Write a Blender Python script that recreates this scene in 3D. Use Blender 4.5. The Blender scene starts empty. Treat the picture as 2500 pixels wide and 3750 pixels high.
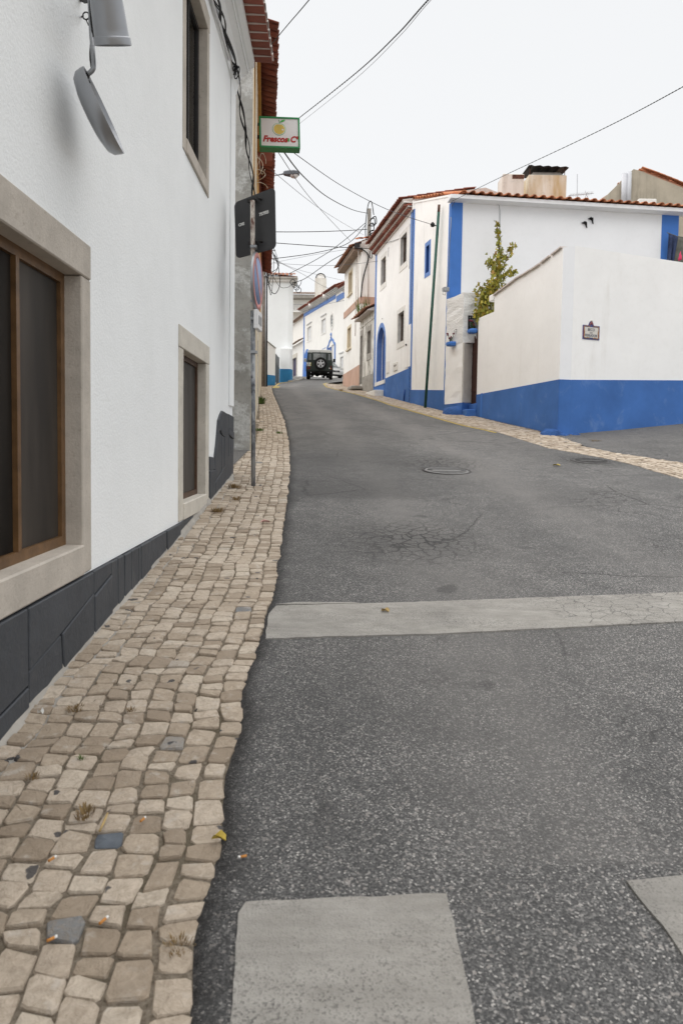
import bpy, bmesh, math, random
from mathutils import Vector, Matrix, noise
from mathutils.geometry import tessellate_polygon

random.seed(11)
R = math.radians
scene = bpy.context.scene
COL = scene.collection

# ------------------------------------------------------------------ camera
TH = math.atan(.05)          # looking slightly down
RO = .0143                   # slight roll
EYE = Vector((0, 0, 1.5))
FW = Vector((0, math.cos(TH), -math.sin(TH)))
_r0 = Vector((1, 0, 0)); _u0 = Vector((0, math.sin(TH), math.cos(TH)))
RT = _r0 * math.cos(RO) + _u0 * math.sin(RO)
UP = -_r0 * math.sin(RO) + _u0 * math.cos(RO)
cam_data = bpy.data.cameras.new('camera')
cam = bpy.data.objects.new('camera', cam_data)
COL.objects.link(cam)
cam_data.sensor_fit = 'VERTICAL'
cam_data.sensor_height = 36.0
cam_data.lens = 24.0
cam_data.shift_y = -(1875 - 1739.5) / 3750
cam_data.clip_start = .05
cam_data.clip_end = 1500
cam_data.dof.use_dof = True
cam_data.dof.focus_distance = 11.0
cam_data.dof.aperture_fstop = 5.0
m = Matrix((RT, UP, -FW)).transposed().to_4x4()
m.translation = EYE
cam.matrix_world = m
scene.camera = cam

# ------------------------------------------------------------------ sky and sun: overcast day
SUN_EL, SUN_AZ = R(72), R(275)       # high behind thin cloud, from the left
world = bpy.data.worlds.new('World'); scene.world = world
world.use_nodes = True
nt = world.node_tree
bg = nt.nodes['Background']
sky = nt.nodes.new('ShaderNodeTexSky')
sky.sky_type = 'NISHITA'; sky.sun_disc = False
sky.sun_elevation = SUN_EL; sky.sun_rotation = SUN_AZ
hs = nt.nodes.new('ShaderNodeHueSaturation'); hs.inputs['Saturation'].default_value = .25
mx = nt.nodes.new('ShaderNodeMix'); mx.data_type = 'RGBA'
mx.inputs[0].default_value = .9                      # cloud cover over the blue
mx.inputs[7].default_value = (3.82, 3.86, 3.9, 1)
nt.links.new(sky.outputs[0], hs.inputs['Color'])
nt.links.new(hs.outputs[0], mx.inputs[6])
nt.links.new(mx.outputs[2], bg.inputs['Color'])
bg.inputs['Strength'].default_value = .10

sun_d = bpy.data.lights.new('sun', 'SUN')
sun_d.energy = 1.5; sun_d.angle = R(115); sun_d.color = (1, .97, .93)
sun = bpy.data.objects.new('sun', sun_d); COL.objects.link(sun)
_s = Vector((math.sin(SUN_AZ) * math.cos(SUN_EL), math.cos(SUN_AZ) * math.cos(SUN_EL), math.sin(SUN_EL)))
sun.rotation_euler = (-_s).to_track_quat('-Z', 'Y').to_euler()

scene.view_settings.view_transform = 'Standard'
scene.view_settings.look = 'None'
scene.view_settings.exposure = 1.27
scene.view_settings.gamma = 1.0
scene.view_settings.use_curve_mapping = False

# ------------------------------------------------------------------ terrain profile and survey helpers
PROF = [(-60, -5), (-5, -.57), (0, 0), (10, 1.14), (46, 5.57), (75, 8.45), (120, 12.), (400, 14)]
def P(y):
    for (a, b), (c, d) in zip(PROF, PROF[1:]):
        if y <= c:
            return b + (d - b) * (y - a) / (c - a)
    return PROF[-1][1]
def G(x, y):
    z = P(y)
    if x > 4.6 and 6 < y < 30:                       # the side lane climbs to the right
        z += .05 * (x - 4.6) * min(1, (y - 6) / 4)
    return z
def ray(px, py):
    return RT * ((px - 1250) / 2500) + UP * (-(py - 1739.5) / 2500) + FW
def at(px, py, y):                                   # survey point: sight line at forward distance y
    d = ray(px, py); return EYE + d * (y / d.y)
def gnd(px, py, up=0):                               # survey point on the ground
    d = ray(px, py); t = .5; prev = 1
    while t < 110:
        q = EYE + d * (t / d.y)
        h = q.z - G(q.x, q.y)
        if h <= 0: break
        t += .02
    return Vector((q.x, q.y, G(q.x, q.y) + up))
def lerp_poly(pts, y):
    if y <= pts[0][1]: return pts[0][0]
    for (x0, y0), (x1, y1) in zip(pts, pts[1:]):
        if y <= y1: return x0 + (x1 - x0) * (y - y0) / (y1 - y0)
    return pts[-1][0]

class Wall:
    """vertical plane from a to b (left to right as seen from its front)"""
    def __init__(s, a, b):
        s.a = Vector(a); s.b = Vector(b); d = s.b - s.a; s.L = d.length; s.u = d / s.L
        s.n = Vector((s.u.y, -s.u.x))
    def hit(s, px, py, off=0):
        d = ray(px, py); o = s.a + s.n * off
        t = (s.n.x * (o.x - EYE.x) + s.n.y * (o.y - EYE.y)) / (s.n.x * d.x + s.n.y * d.y)
        q = EYE + d * t
        return ((q.x - o.x) * s.u.x + (q.y - o.y) * s.u.y, q.z)
    def pt(s, ss, z, off=0):
        q = s.a + s.u * ss + s.n * off
        return Vector((q.x, q.y, z))
    def P3(s, px, py, off=0):
        a, z = s.hit(px, py, off); return s.pt(a, z, off)
    @property
    def N3(s): return Vector((s.n.x, s.n.y, 0))
    @property
    def U3(s): return Vector((s.u.x, s.u.y, 0))
    def g(s, ss, off=0):
        q = s.pt(ss, 0, off); return G(q.x, q.y)

# ------------------------------------------------------------------ mesh helpers
def root_origin(o):
    while o is not None and o.parent is not None: o = o.parent
    if o is None or o.get('_local'): return Vector((0, 0, 0))
    return o.location.copy()

class MB:
    def __init__(s): s.v = []; s.f = []; s.mi = []; s.smooth = []
    def add(s, vs, fs, mi=0, smooth=False):
        k = len(s.v); s.v += [tuple(v) for v in vs]
        for f in fs:
            s.f.append([i + k for i in f]); s.mi.append(mi); s.smooth.append(smooth)
        return s
    def box(s, c, size, rot=None, mi=0):
        c = Vector(c); hx, hy, hz = [q / 2 for q in size]
        vs = []
        for z in (-hz, hz):
            for x, y in ((-hx, -hy), (hx, -hy), (hx, hy), (-hx, hy)):
                q = Vector((x, y, z))
                if rot is not None: q = rot @ q
                vs.append(c + q)
        return s.add(vs, [(3, 2, 1, 0), (4, 5, 6, 7), (0, 1, 5, 4), (1, 2, 6, 5), (2, 3, 7, 6), (3, 0, 4, 7)], mi)
    def prism(s, pts, vec, mi=0, smooth=False):
        pts = [Vector(p) for p in pts]; vec = Vector(vec); n = len(pts)
        vs = pts + [p + vec for p in pts]
        fs = [list(range(n)), list(range(2 * n - 1, n - 1, -1))]
        s.add(vs, fs, mi)
        s.add(vs, [(i, i + n, (i + 1) % n + n, (i + 1) % n) for i in range(n)], mi, smooth)
        return s
    def loft(s, rings, mi=0, cap=True, smooth=False, closed=True):
        n = len(rings[0]); vs = [Vector(p) for r in rings for p in r]; fs = []
        for k in range(len(rings) - 1):
            for i in range(n if closed else n - 1):
                j = (i + 1) % n
                fs.append((k * n + i, k * n + j, (k + 1) * n + j, (k + 1) * n + i))
        s.add(vs, fs, mi, smooth)
        if cap and closed:
            s.add(rings[0], [list(range(n))], mi); s.add(rings[-1], [list(range(n - 1, -1, -1))], mi)
        return s
    def tube(s, path, r, n=8, mi=0, cap=True):
        path = [Vector(p) for p in path]; rings = []; prev = None
        for i, p in enumerate(path):
            t = (path[min(i + 1, len(path) - 1)] - path[max(i - 1, 0)]).normalized()
            a = prev if prev is not None else (Vector((0, 0, 1)) if abs(t.z) < .9 else Vector((1, 0, 0)))
            x = (a - t * a.dot(t)).normalized(); prev = x; y = t.cross(x)
            rr = r[i] if isinstance(r, (list, tuple)) else r
            rings.append([p + (x * math.cos(q) + y * math.sin(q)) * rr for q in [2 * math.pi * k / n for k in range(n)]])
        return s.loft(rings, mi, cap, True)
    def lathe(s, prof, o, axis=(0, 0, 1), n=24, mi=0, cap=False, ref=None):
        o = Vector(o); ax = Vector(axis).normalized()
        a = Vector(ref) if ref else (Vector((1, 0, 0)) if abs(ax.x) < .9 else Vector((0, 1, 0)))
        x = (a - ax * a.dot(ax)).normalized(); y = ax.cross(x)
        rings = [[o + ax * h + (x * math.cos(q) + y * math.sin(q)) * r for q in [2 * math.pi * k / n for k in range(n)]] for r, h in prof]
        return s.loft(rings, mi, cap, True)
    def wall(s, w, outer, holes=(), off=0, depth=.3, reveal=.12, mi=0, mi_rev=None):
        """wall sheet with openings; outer/holes in (s, z)"""
        if depth < .1:                                  # thin surround: lap 4 mm over the wall opening
            hs2 = []
            for h in holes:
                cx = sum(p[0] for p in h) / len(h); cz = sum(p[1] for p in h) / len(h)
                hs2.append([(a + (cx - a) * .004 / max(.05, math.hypot(a - cx, b - cz)) * 1.4, b + (cz - b) * .004 / max(.05, math.hypot(a - cx, b - cz)) * 1.4) for a, b in h])
            holes = hs2
        loops = [list(outer)] + [list(h) for h in holes]
        tri = tessellate_polygon([[Vector((a, b, 0)) for a, b in lp] for lp in loops])
        flat = [p for lp in loops for p in lp]
        s.add([w.pt(a, b, off) for a, b in flat], [tuple(t) for t in tri], mi)
        n = len(outer)
        vs = [w.pt(a, b, off) for a, b in outer] + [w.pt(a, b, off - depth) for a, b in outer]
        s.add(vs, [(i, (i + 1) % n, (i + 1) % n + n, i + n) for i in range(n)] + ([list(range(n, 2 * n))] if depth > .1 else []), mi)
        for h in holes:
            n = len(h)
            vs = [w.pt(a, b, off) for a, b in h] + [w.pt(a, b, off - reveal) for a, b in h]
            s.add(vs, [(i, (i + 1) % n, (i + 1) % n + n, i + n) for i in range(n)], mi if mi_rev is None else mi_rev)
        return s
    def build(s, name, mat, parent=None, smooth=False, bevel=0, fix=True, seg=1):
        me = bpy.data.meshes.new(name)
        o3 = root_origin(parent)
        me.from_pydata([(a - o3.x, b - o3.y, c - o3.z) for a, b, c in s.v], [], s.f)
        for mt in (mat if isinstance(mat, (list, tuple)) else [mat]): me.materials.append(mt)
        for p, k, sm in zip(me.polygons, s.mi, s.smooth):
            p.material_index = k; p.use_smooth = sm or smooth
        if fix:
            b = bmesh.new(); b.from_mesh(me)
            bmesh.ops.remove_doubles(b, verts=b.verts, dist=1e-5)
            bmesh.ops.recalc_face_normals(b, faces=b.faces)
            b.to_mesh(me); b.free()
        me.update()
        o = bpy.data.objects.new(name, me); COL.objects.link(o)
        o.parent = parent
        if bevel:
            md = o.modifiers.new('bevel', 'BEVEL'); md.width = bevel; md.segments = seg; md.limit_method = 'ANGLE'; md.angle_limit = R(40)
        return o

def tag(o, label=None, cat=None, group=None, kind=None):
    if label: o['label'] = label
    if cat: o['category'] = cat
    if group: o['group'] = group
    if kind: o['kind'] = kind
    return o
def thing(name, label, cat, loc, rz=0, group=None, local=False):
    o = bpy.data.objects.new(name, None); COL.objects.link(o)
    o.empty_display_size = .2
    o.location = loc; o.rotation_euler = (0, 0, rz)
    if local: o['_local'] = 1
    return tag(o, label, cat, group)
def inst(name, me, parent, mat4):
    """one more object on shared mesh data, world matrix given, parent unrotated"""
    o = bpy.data.objects.new(name, me); COL.objects.link(o); o.parent = parent
    mm = mat4.copy(); mm.translation = mm.translation - root_origin(parent)
    o.matrix_basis = mm
    return o
def copy_tree(o, parent=None):
    c = o.copy(); COL.objects.link(c); c.parent = parent
    for ch in list(o.children): copy_tree(ch, c)
    return c
def rect(s0, s1, z0, z1): return [(s0, z0), (s1, z0), (s1, z1), (s0, z1)]
def slab(w, pts, off0, off1):
    """prism on a wall: pts (s, z), from off0 to off1"""
    mb = MB(); mb.prism([w.pt(a, b, off1) for a, b in pts], -w.N3 * (off1 - off0)); return mb
def text_mesh(body, size, mat, shear=0, bold=0, extrude=.002, align='CENTER', sx=1.0):
    cu = bpy.data.curves.new('lettering', 'FONT'); cu.body = body; cu.size = size; cu.shear = shear
    cu.offset = bold; cu.extrude = extrude; cu.align_x = align; cu.align_y = 'CENTER'; cu.resolution_u = 3
    t = bpy.data.objects.new('lettering', cu); COL.objects.link(t)
    me = bpy.data.meshes.new_from_object(t)
    bpy.data.objects.remove(t); bpy.data.curves.remove(cu)
    me.transform(Matrix.Diagonal((sx, 1, 1, 1)))
    me.materials.clear(); me.materials.append(mat)
    return me
def place_text(body, size, mat, parent, o, right, up, name='lettering', **k):
    me = text_mesh(body, size, mat, **k)
    x = Vector(right).normalized(); y = Vector(up); y = (y - x * x.dot(y)).normalized(); z = x.cross(y)
    mm = Matrix((x, y, z)).transposed().to_4x4(); mm.translation = Vector(o)
    return inst(name, me, parent, mm)

# ------------------------------------------------------------------ materials
MATS = {}
def nodes_of(name):
    mt = bpy.data.materials.new(name); mt.use_nodes = True
    n = mt.node_tree.nodes; l = mt.node_tree.links
    return mt, n, l, n['Principled BSDF']
def c4(c): return (c[0], c[1], c[2], 1)
class NT:
    """small node-graph helper"""
    def __init__(s, name):
        s.mt, s.n, s.l, s.b = nodes_of(name); MATS[name] = s.mt
        s.tc = s.n.new('ShaderNodeTexCoord')
    def coord(s, scale=(1, 1, 1)):
        mp = s.n.new('ShaderNodeMapping'); mp.inputs['Scale'].default_value = scale
        s.l.new(s.tc.outputs['Object'], mp.inputs['Vector']); return mp.outputs[0]
    def noise(s, scale, detail=5, rough=.55, co=None, dist=0):
        k = s.n.new('ShaderNodeTexNoise'); k.inputs['Scale'].default_value = scale
        k.inputs['Detail'].default_value = detail; k.inputs['Roughness'].default_value = rough; k.inputs['Distortion'].default_value = dist
        s.l.new(co if co is not None else s.tc.outputs['Object'], k.inputs['Vector']); return k.outputs['Fac']
    def voro(s, scale, feature='F1', out='Distance', co=None, rnd=1):
        k = s.n.new('ShaderNodeTexVoronoi'); k.feature = feature; k.inputs['Scale'].default_value = scale
        k.inputs['Randomness'].default_value = rnd
        s.l.new(co if co is not None else s.tc.outputs['Object'], k.inputs['Vector']); return k.outputs[out]
    def ramp(s, fac, stops):
        k = s.n.new('ShaderNodeValToRGB'); e = k.color_ramp.elements
        while len(e) < len(stops): e.new(.5)
        for q, (p, c) in zip(e, stops): q.position = p; q.color = c4(c) if not isinstance(c, (int, float)) else (c, c, c, 1)
        s.l.new(fac, k.inputs[0]); return k.outputs[0]
    def mix(s, fac, a, b, mode='MIX'):
        k = s.n.new('ShaderNodeMix'); k.data_type = 'RGBA'; k.blend_type = mode
        for i, v in ((0, fac), (6, a), (7, b)):
            if isinstance(v, (int, float)): k.inputs[i].default_value = v if i == 0 else (v, v, v, 1)
            elif isinstance(v, tuple): k.inputs[i].default_value = c4(v)
            else: s.l.new(v, k.inputs[i])
        return k.outputs[2]
    def math(s, op, a, b=0.0):
        k = s.n.new('ShaderNodeMath'); k.operation = op
        for i, v in ((0, a), (1, b)):
            if isinstance(v, (int, float)): k.inputs[i].default_value = v
            else: s.l.new(v, k.inputs[i])
        return k.outputs[0]
    def island(s): 
        k = s.n.new('ShaderNodeNewGeometry'); o = s.n.new('ShaderNodeObjectInfo')
        a = s.math('ADD', k.outputs['Random Per Island'], o.outputs['Random'])
        return s.math('FRACT', a)
    def attr(s, name):
        k = s.n.new('ShaderNodeAttribute'); k.attribute_name = name; return k.outputs['Fac']
    def color(s, c):
        if isinstance(c, tuple): s.b.inputs['Base Color'].default_value = c4(c)
        else: s.l.new(c, s.b.inputs['Base Color'])
        return s
    def rough(s, v):
        if isinstance(v, (int, float)): s.b.inputs['Roughness'].default_value = v
        else: s.l.new(v, s.b.inputs['Roughness'])
        return s
    def set(s, metal=0, spec=.3):
        s.b.inputs['Metallic'].default_value = metal; s.b.inputs['Specular IOR Level'].default_value = spec; return s
    def bump(s, h, strength=.5, dist=.01, prev=None):
        k = s.n.new('ShaderNodeBump'); k.inputs['Strength'].default_value = strength; k.inputs['Distance'].default_value = dist
        s.l.new(h, k.inputs['Height'])
        if prev is not None: s.l.new(prev, k.inputs['Normal'])
        s.l.new(k.outputs[0], s.b.inputs['Normal']); return k.outputs[0]

def mul(c, k): return tuple(min(1, max(0, q * k)) for q in c)
def simple(name, c, rough=.7, var=.12, vs=4, bump=.15, bs=60, metal=0, spec=.3, dist=.004):
    g = NT(name)
    f = g.ramp(g.noise(vs, 6), [(.3, mul(c, 1 - var)), (.7, mul(c, 1 + var))])
    g.color(f).rough(rough).set(metal, spec)
    if bump: g.bump(g.noise(bs, 4), bump, dist)
    return g.mt
def plaster(name, c, stain=(.35, .32, .28), amt=.5, var=.05, bump=.35, bs=90, streak=True, lo=.55, hi=.8, bdist=.006, rough=.85):
    g = NT(name)
    base = g.ramp(g.noise(1.3, 6), [(.3, mul(c, 1 - var)), (.7, mul(c, 1 + var))])
    base = g.mix(g.math('MULTIPLY', g.ramp(g.noise(9, 6, .65), [(.5, 0), (.75, 1)]), .10), base, stain)
    if streak:
        st = g.noise(1.6, 8, .62, g.coord((2.2, 2.2, .28)))
        m2 = g.noise(.5, 3, .5, g.coord((1, 1, .8)))
        fac = g.math('MULTIPLY', g.ramp(st, [(lo, 0), (hi, 1)]), g.ramp(m2, [(.42, 0), (.62, 1)]))
        base = g.mix(g.math('MULTIPLY', fac, amt), base, stain)
    g.color(base).rough(rough).set(0, .2)
    b1 = g.bump(g.noise(bs, 4, .6), bump, bdist)
    g.bump(g.noise(2.2, 4), .18, .03, b1)
    return g.mt

WHITE_L = plaster('white_render', (.87, .89, .895), (.7, .72, .7), .3, .03, .38, 60, bdist=.010, lo=.57)
WHITE_R = plaster('limewash', (.93, .925, .91), (.45, .44, .40), .6, .04, .3, 60, lo=.54, hi=.82)
WHITE_F = plaster('white_paint', (.84, .85, .87), (.6, .6, .6), .15, .02, .2, 80, lo=.62)
WHITE_G = plaster('garden_wall_white', (.91, .908, .90), (.60, .57, .52), .45, .03, .25, 70, lo=.56)
WHITE_FAR = plaster('far_white', (.84, .825, .79), (.5, .47, .42), .35, .03, .2, 40, lo=.56)
ROUGHCAST = plaster('rough_stucco', (.82, .82, .81), (.6, .58, .54), .3, .05, 1.0, 22, bdist=.04, lo=.55)
STUCCO_GREY = plaster('stained_stucco', (.60, .57, .53), (.3, .28, .25), .5, .12, 1.0, 35, bdist=.02, lo=.5)
CREAM = plaster('cream_render', (.87, .855, .82), (.45, .41, .35), .5, .05, .25, 50, lo=.52)
PINK = plaster('pink_render', (.50, .33, .255), (.62, .50, .43), .6, .1, .3, 50, lo=.48)
BEIGE = plaster('beige_render', (.42, .375, .30), (.12, .115, .10), .75, .12, .5, 30, lo=.46, hi=.7)
OCHRE = plaster('ochre_render', (.50, .27, .08), (.25, .13, .05), .5, .15, .3, 50, lo=.5)
YELLOWISH = plaster('yellowed_render', (.66, .58, .44), (.3, .22, .14), .6, .12, .4, 40, lo=.5)
def blue(name, c):
    g = NT(name)
    base = g.ramp(g.noise(1.1, 6, .6), [(.3, mul(c, .82)), (.7, mul(c, 1.12))])
    scuff = g.math('MULTIPLY', g.ramp(g.noise(2.4, 9, .72, None, .7), [(.55, 0), (.78, 1)]), .32)
    base = g.mix(scuff, base, (.30, .40, .56))
    g.color(base).rough(.72).set(0, .25)
    b = g.bump(g.noise(70, 4), .25, .006); g.bump(g.noise(2.5, 4), .2, .03, b)
    return g.mt
BLUE = blue('blue_limewash', (.055, .155, .43))
BLUE_D = simple('deep_blue_paint', (.022, .075, .27), .5, .15, 2, .1)
BLUE_P = simple('pale_blue_paint', (.13, .24, .54), .7, .1, 3, .15)
BLUE_Q = simple('quoin_blue_paint', (.055, .175, .52), .65, .08, 2, .2, 60)
CYAN = blue('cyan_blue_limewash', (.035, .20, .40))
def grey_paint():
    g = NT('slate_grey_paint'); b = g.ramp(g.noise(2.5, 6, .6), [(.3, (.046, .051, .059)), (.7, (.066, .072, .082))])
    b = g.mix(g.ramp(g.noise(6, 9, .75, g.coord((1, 1, .4))), [(.56, 0), (.74, .35)]), b, (.17, .165, .155))
    b = g.mix(g.ramp(g.noise(45, 6, .8), [(.66, 0), (.70, .5)]), b, (.22, .21, .20))
    g.color(b).rough(.6).set(0, .3); q = g.bump(g.noise(8, 6, .6), .5, .02); g.bump(g.noise(60, 5, .7), .4, .005, q); return g.mt
GREYPAINT = grey_paint()
JOINT = simple('dark_joint', (.02, .021, .024), .8, .1, 4, .2)
def stone(name, c, spot):
    g = NT(name)
    b = g.ramp(g.noise(5, 8, .65), [(.3, mul(c, .85)), (.7, mul(c, 1.12))])
    b = g.mix(g.ramp(g.noise(38, 4, .7), [(.58, 0), (.72, .7)]), b, spot)
    g.color(b).rough(.85).set(0, .2); g.bump(g.noise(55, 6, .7), .5, .008)
    return g.mt
LIMESTONE = stone('limestone', (.50, .455, .40), (.33, .28, .23))
LIMESTONE_L = stone('pale_limestone', (.60, .565, .50), (.42, .36, .30))
MARBLE = stone('grey_marble', (.60, .60, .59), (.42, .42, .42))
WHITESTONE = stone('whitewashed_stone', (.78, .765, .73), (.6, .58, .54))
def terracotta(name, c, moss, amt):
    g = NT(name)
    r = g.island()
    b = g.mix(r, mul(c, .72), mul(c, 1.28))
    b = g.mix(g.math('MULTIPLY', g.ramp(g.noise(6, 8, .7), [(.45, 0), (.68, 1)]), amt), b, moss)
    g.color(b).rough(.85).set(0, .2); g.bump(g.noise(45, 5), .4, .006)
    return g.mt
TILE = terracotta('terracotta', (.52, .20, .10), (.28, .2, .15), .45)
TILE_OLD = terracotta('weathered_terracotta', (.40, .19, .12), (.17, .15, .12), .8)
TILE_GREY = terracotta('lichened_tile', (.27, .18, .13), (.2, .18, .15), .8)
TILE_RED = terracotta('red_painted_tile', (.25, .085, .06), (.17, .09, .07), .45)
TILE_WHITE = simple('whitewashed_tile', (.74, .72, .69), .8, .1, 8, .3)
MORTAR = simple('lime_mortar', (.56, .50, .46), .9, .15, 10, .5, 60)
CONCRETE = simple('old_concrete', (.33, .31, .28), .9, .2, 5, .6, 40)
def peel():
    g = NT('peeling_grey_plaster')
    a = g.ramp(g.noise(2.5, 6), [(.3, (.30, .295, .275)), (.7, (.40, .39, .365))])
    p = g.ramp(g.noise(1.5, 10, .68, None, .4), [(.50, 0), (.56, 1)])
    p = g.math('MULTIPLY', p, g.ramp(g.noise(24, 6, .8), [(.30, 0), (.6, 1)]))
    b = g.mix(p, a, (.58, .585, .57))
    d = g.ramp(g.noise(1.1, 6, .6, g.coord((1, 1, .6))), [(.52, 0), (.72, .65)])
    b = g.mix(d, b, (.13, .12, .095))
    b = g.mix(g.ramp(g.noise(14, 7, .75), [(.5, 0), (.68, .5)]), b, (.19, .185, .17))
    g.color(b).rough(.9).set(0, .15)
    q = g.bump(p, .5, .006); g.bump(g.noise(40, 5, .7), .5, .01, q)
    return g.mt
PEEL = peel()
def mouldy():
    g = NT('mould_streaked_plaster')
    a = g.ramp(g.noise(2, 6), [(.3, (.62, .60, .55)), (.7, (.78, .76, .71))])
    s = g.ramp(g.noise(2.2, 9, .68, g.coord((2.0, 2.0, .55))), [(.50, 0), (.62, .9)])
    b = g.mix(s, a, (.17, .15, .12))
    g.color(b).rough(.9).set(0, .15); g.bump(g.noise(35, 5, .7), .6, .012)
    return g.mt
MOULDY = mouldy()

BLUE_ROUGH = simple('rough_blue_plaster', (.035, .10, .29), .85, .25, 6, 1.0, 18, dist=.03)
SOFFIT = simple('shaded_wood_soffit', (.26, .19, .145), .85, .25, 4, .2)  # wood brown with the shade under the eaves put into the colour
def asphalt(name, edge=True, tint=1.0):
    g = NT(name)
    big = g.noise(.7, 5, .6); mid = g.noise(5, 5, .6)
    cell = g.voro(190, 'F1', 'Color'); 
    sep = g.n.new('ShaderNodeSeparateColor'); g.l.new(cell, sep.inputs[0])
    cell2 = g.voro(120, 'F1', 'Color'); sep2 = g.n.new('ShaderNodeSeparateColor'); g.l.new(cell2, sep2.inputs[0])
    t = tint
    agg = g.ramp(sep.outputs[0], [(0, (.045 * t, .045 * t, .045 * t)), (.35, (.074 * t, .073 * t, .073 * t)), (.72, (.14 * t, .138 * t, .135 * t)), (.92, (.235 * t, .228 * t, .22 * t)), (.985, (.48 * t, .46 * t, .435 * t))])
    agg2 = g.ramp(sep2.outputs[1], [(.0, 0), (.94, 0), (.97, .6)])
    c = g.mix(agg2, agg, (.40 * t, .37 * t, .345 * t))
    c = g.mix(g.ramp(big, [(.3, .50), (.62, 0)]), c, (.045, .045, .046))
    c = g.mix(g.ramp(mid, [(.35, .35), (.62, 0)]), c, (.05, .05, .05))
    dust = g.ramp(g.noise(.45, 4, .5, g.coord((1, .5, 1))), [(.48, 0), (.75, .35)])
    c = g.mix(dust, c, (.20, .19, .18))
    co = g.mix(.25, g.coord(), g.noise(2.2, 6, .7), 'ADD')
    cr = g.voro(.55, 'DISTANCE_TO_EDGE', 'Distance', co)
    crk = g.math('MULTIPLY', g.ramp(cr, [(.002, 1), (.007, 0)]), g.ramp(g.noise(.6, 2), [(.47, 0), (.55, .9)]))
    c = g.mix(crk, c, (.022, .022, .022))
    # fine crazing where the surface has broken up
    cr2 = g.voro(6.0, 'DISTANCE_TO_EDGE', 'Distance', co)
    crk2 = g.math('MULTIPLY', g.ramp(cr2, [(.015, 1), (.05, 0)]), g.ramp(g.noise(.42, 3, .6), [(.60, 0), (.66, .75)]))
    c = g.mix(crk2, c, (.025, .024, .024))
    if edge:
        tr = g.math('MULTIPLY', g.attr('track'), g.ramp(g.noise(1.2, 5, .6, g.coord((2, .4, 1))), [(.3, .2), (.65, 1)]))
        c = g.mix(g.math('MULTIPLY', tr, .5), c, (.21, .20, .19))
        cz = g.attr('craze'); crz = g.math('MULTIPLY', g.ramp(g.voro(9.0, 'DISTANCE_TO_EDGE', 'Distance', co), [(.03, 1), (.10, 0)]), cz)
        c = g.mix(g.math('MULTIPLY', crz, 1.0), c, (.018, .018, .018)); c = g.mix(g.math('MULTIPLY', cz, .35), c, (.05, .048, .047))
        st = g.ramp(g.noise(2.3, 4, .55, None, .5), [(.66, 0), (.72, .5)]); c = g.mix(st, c, (.045, .044, .044))
        e = g.attr('edge')
        e2 = g.math('MULTIPLY', e, g.ramp(g.noise(30, 5, .75), [(.3, .35), (.6, .95)]))
        c = g.mix(e2, c, (.022, .021, .021))
        e3 = g.attr('patch')
        c = g.mix(g.math('MULTIPLY', e3, .45), c, (.05, .049, .049))
    g.color(c).rough(.82).set(0, .3)
    h = g.mix(.5, g.voro(210), g.voro(110))
    b = g.bump(h, .7, .006)
    b = g.bump(crk, -.6, .01, b)
    g.bump(g.noise(9, 4), .25, .02, b)
    return g.mt
ASPHALT = asphalt('asphalt', True, 1.05)
ASPHALT_LANE = asphalt('lane_asphalt', False, 1.0)
def cobble():
    g = NT('limestone_cobble')
    r = g.island()
    b = g.ramp(r, [(0, (.29, .23, .17)), (.35, (.42, .345, .265)), (.7, (.51, .43, .345)), (.993, (.56, .485, .395)), (.996, (.17, .18, .19))])
    b = g.mix(g.ramp(g.noise(34, 8, .75, None, 1.0), [(.42, 0), (.70, .7)]), b, (.25, .195, .14))
    b = g.mix(g.ramp(g.noise(7, 5, .6), [(.5, 0), (.7, .35)]), b, (.30, .25, .20))
    b = g.mix(g.ramp(g.noise(16, 4, .6), [(.58, 0), (.72, .45)]), b, (.58, .54, .49))
    b = g.mix(g.ramp(g.noise(11, 3, .4), [(.70, 0), (.715, .9)]), b, (.045, .045, .05))
    g.color(b).rough(.68).set(0, .35)
    q = g.bump(g.noise(22, 7, .7, None, .6), .9, .014); g.bump(g.noise(140, 4), .35, .003, q)
    return g.mt
COBBLE = cobble()
def grit():
    g = NT('joint_grit')
    b = g.ramp(g.noise(60, 6, .75), [(.3, (.09, .07, .05)), (.48, (.21, .175, .135)), (.7, (.34, .295, .235))])
    b = g.mix(g.ramp(g.noise(3, 4), [(.5, 0), (.65, .6)]), b, (.10, .085, .055))
    b = g.mix(g.attr('cement'), b, (.43, .41, .38))
    g.color(b).rough(.95).set(0, .1); g.bump(g.noise(120, 5, .8), .9, .01)
    return g.mt
GRIT = grit()
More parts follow.
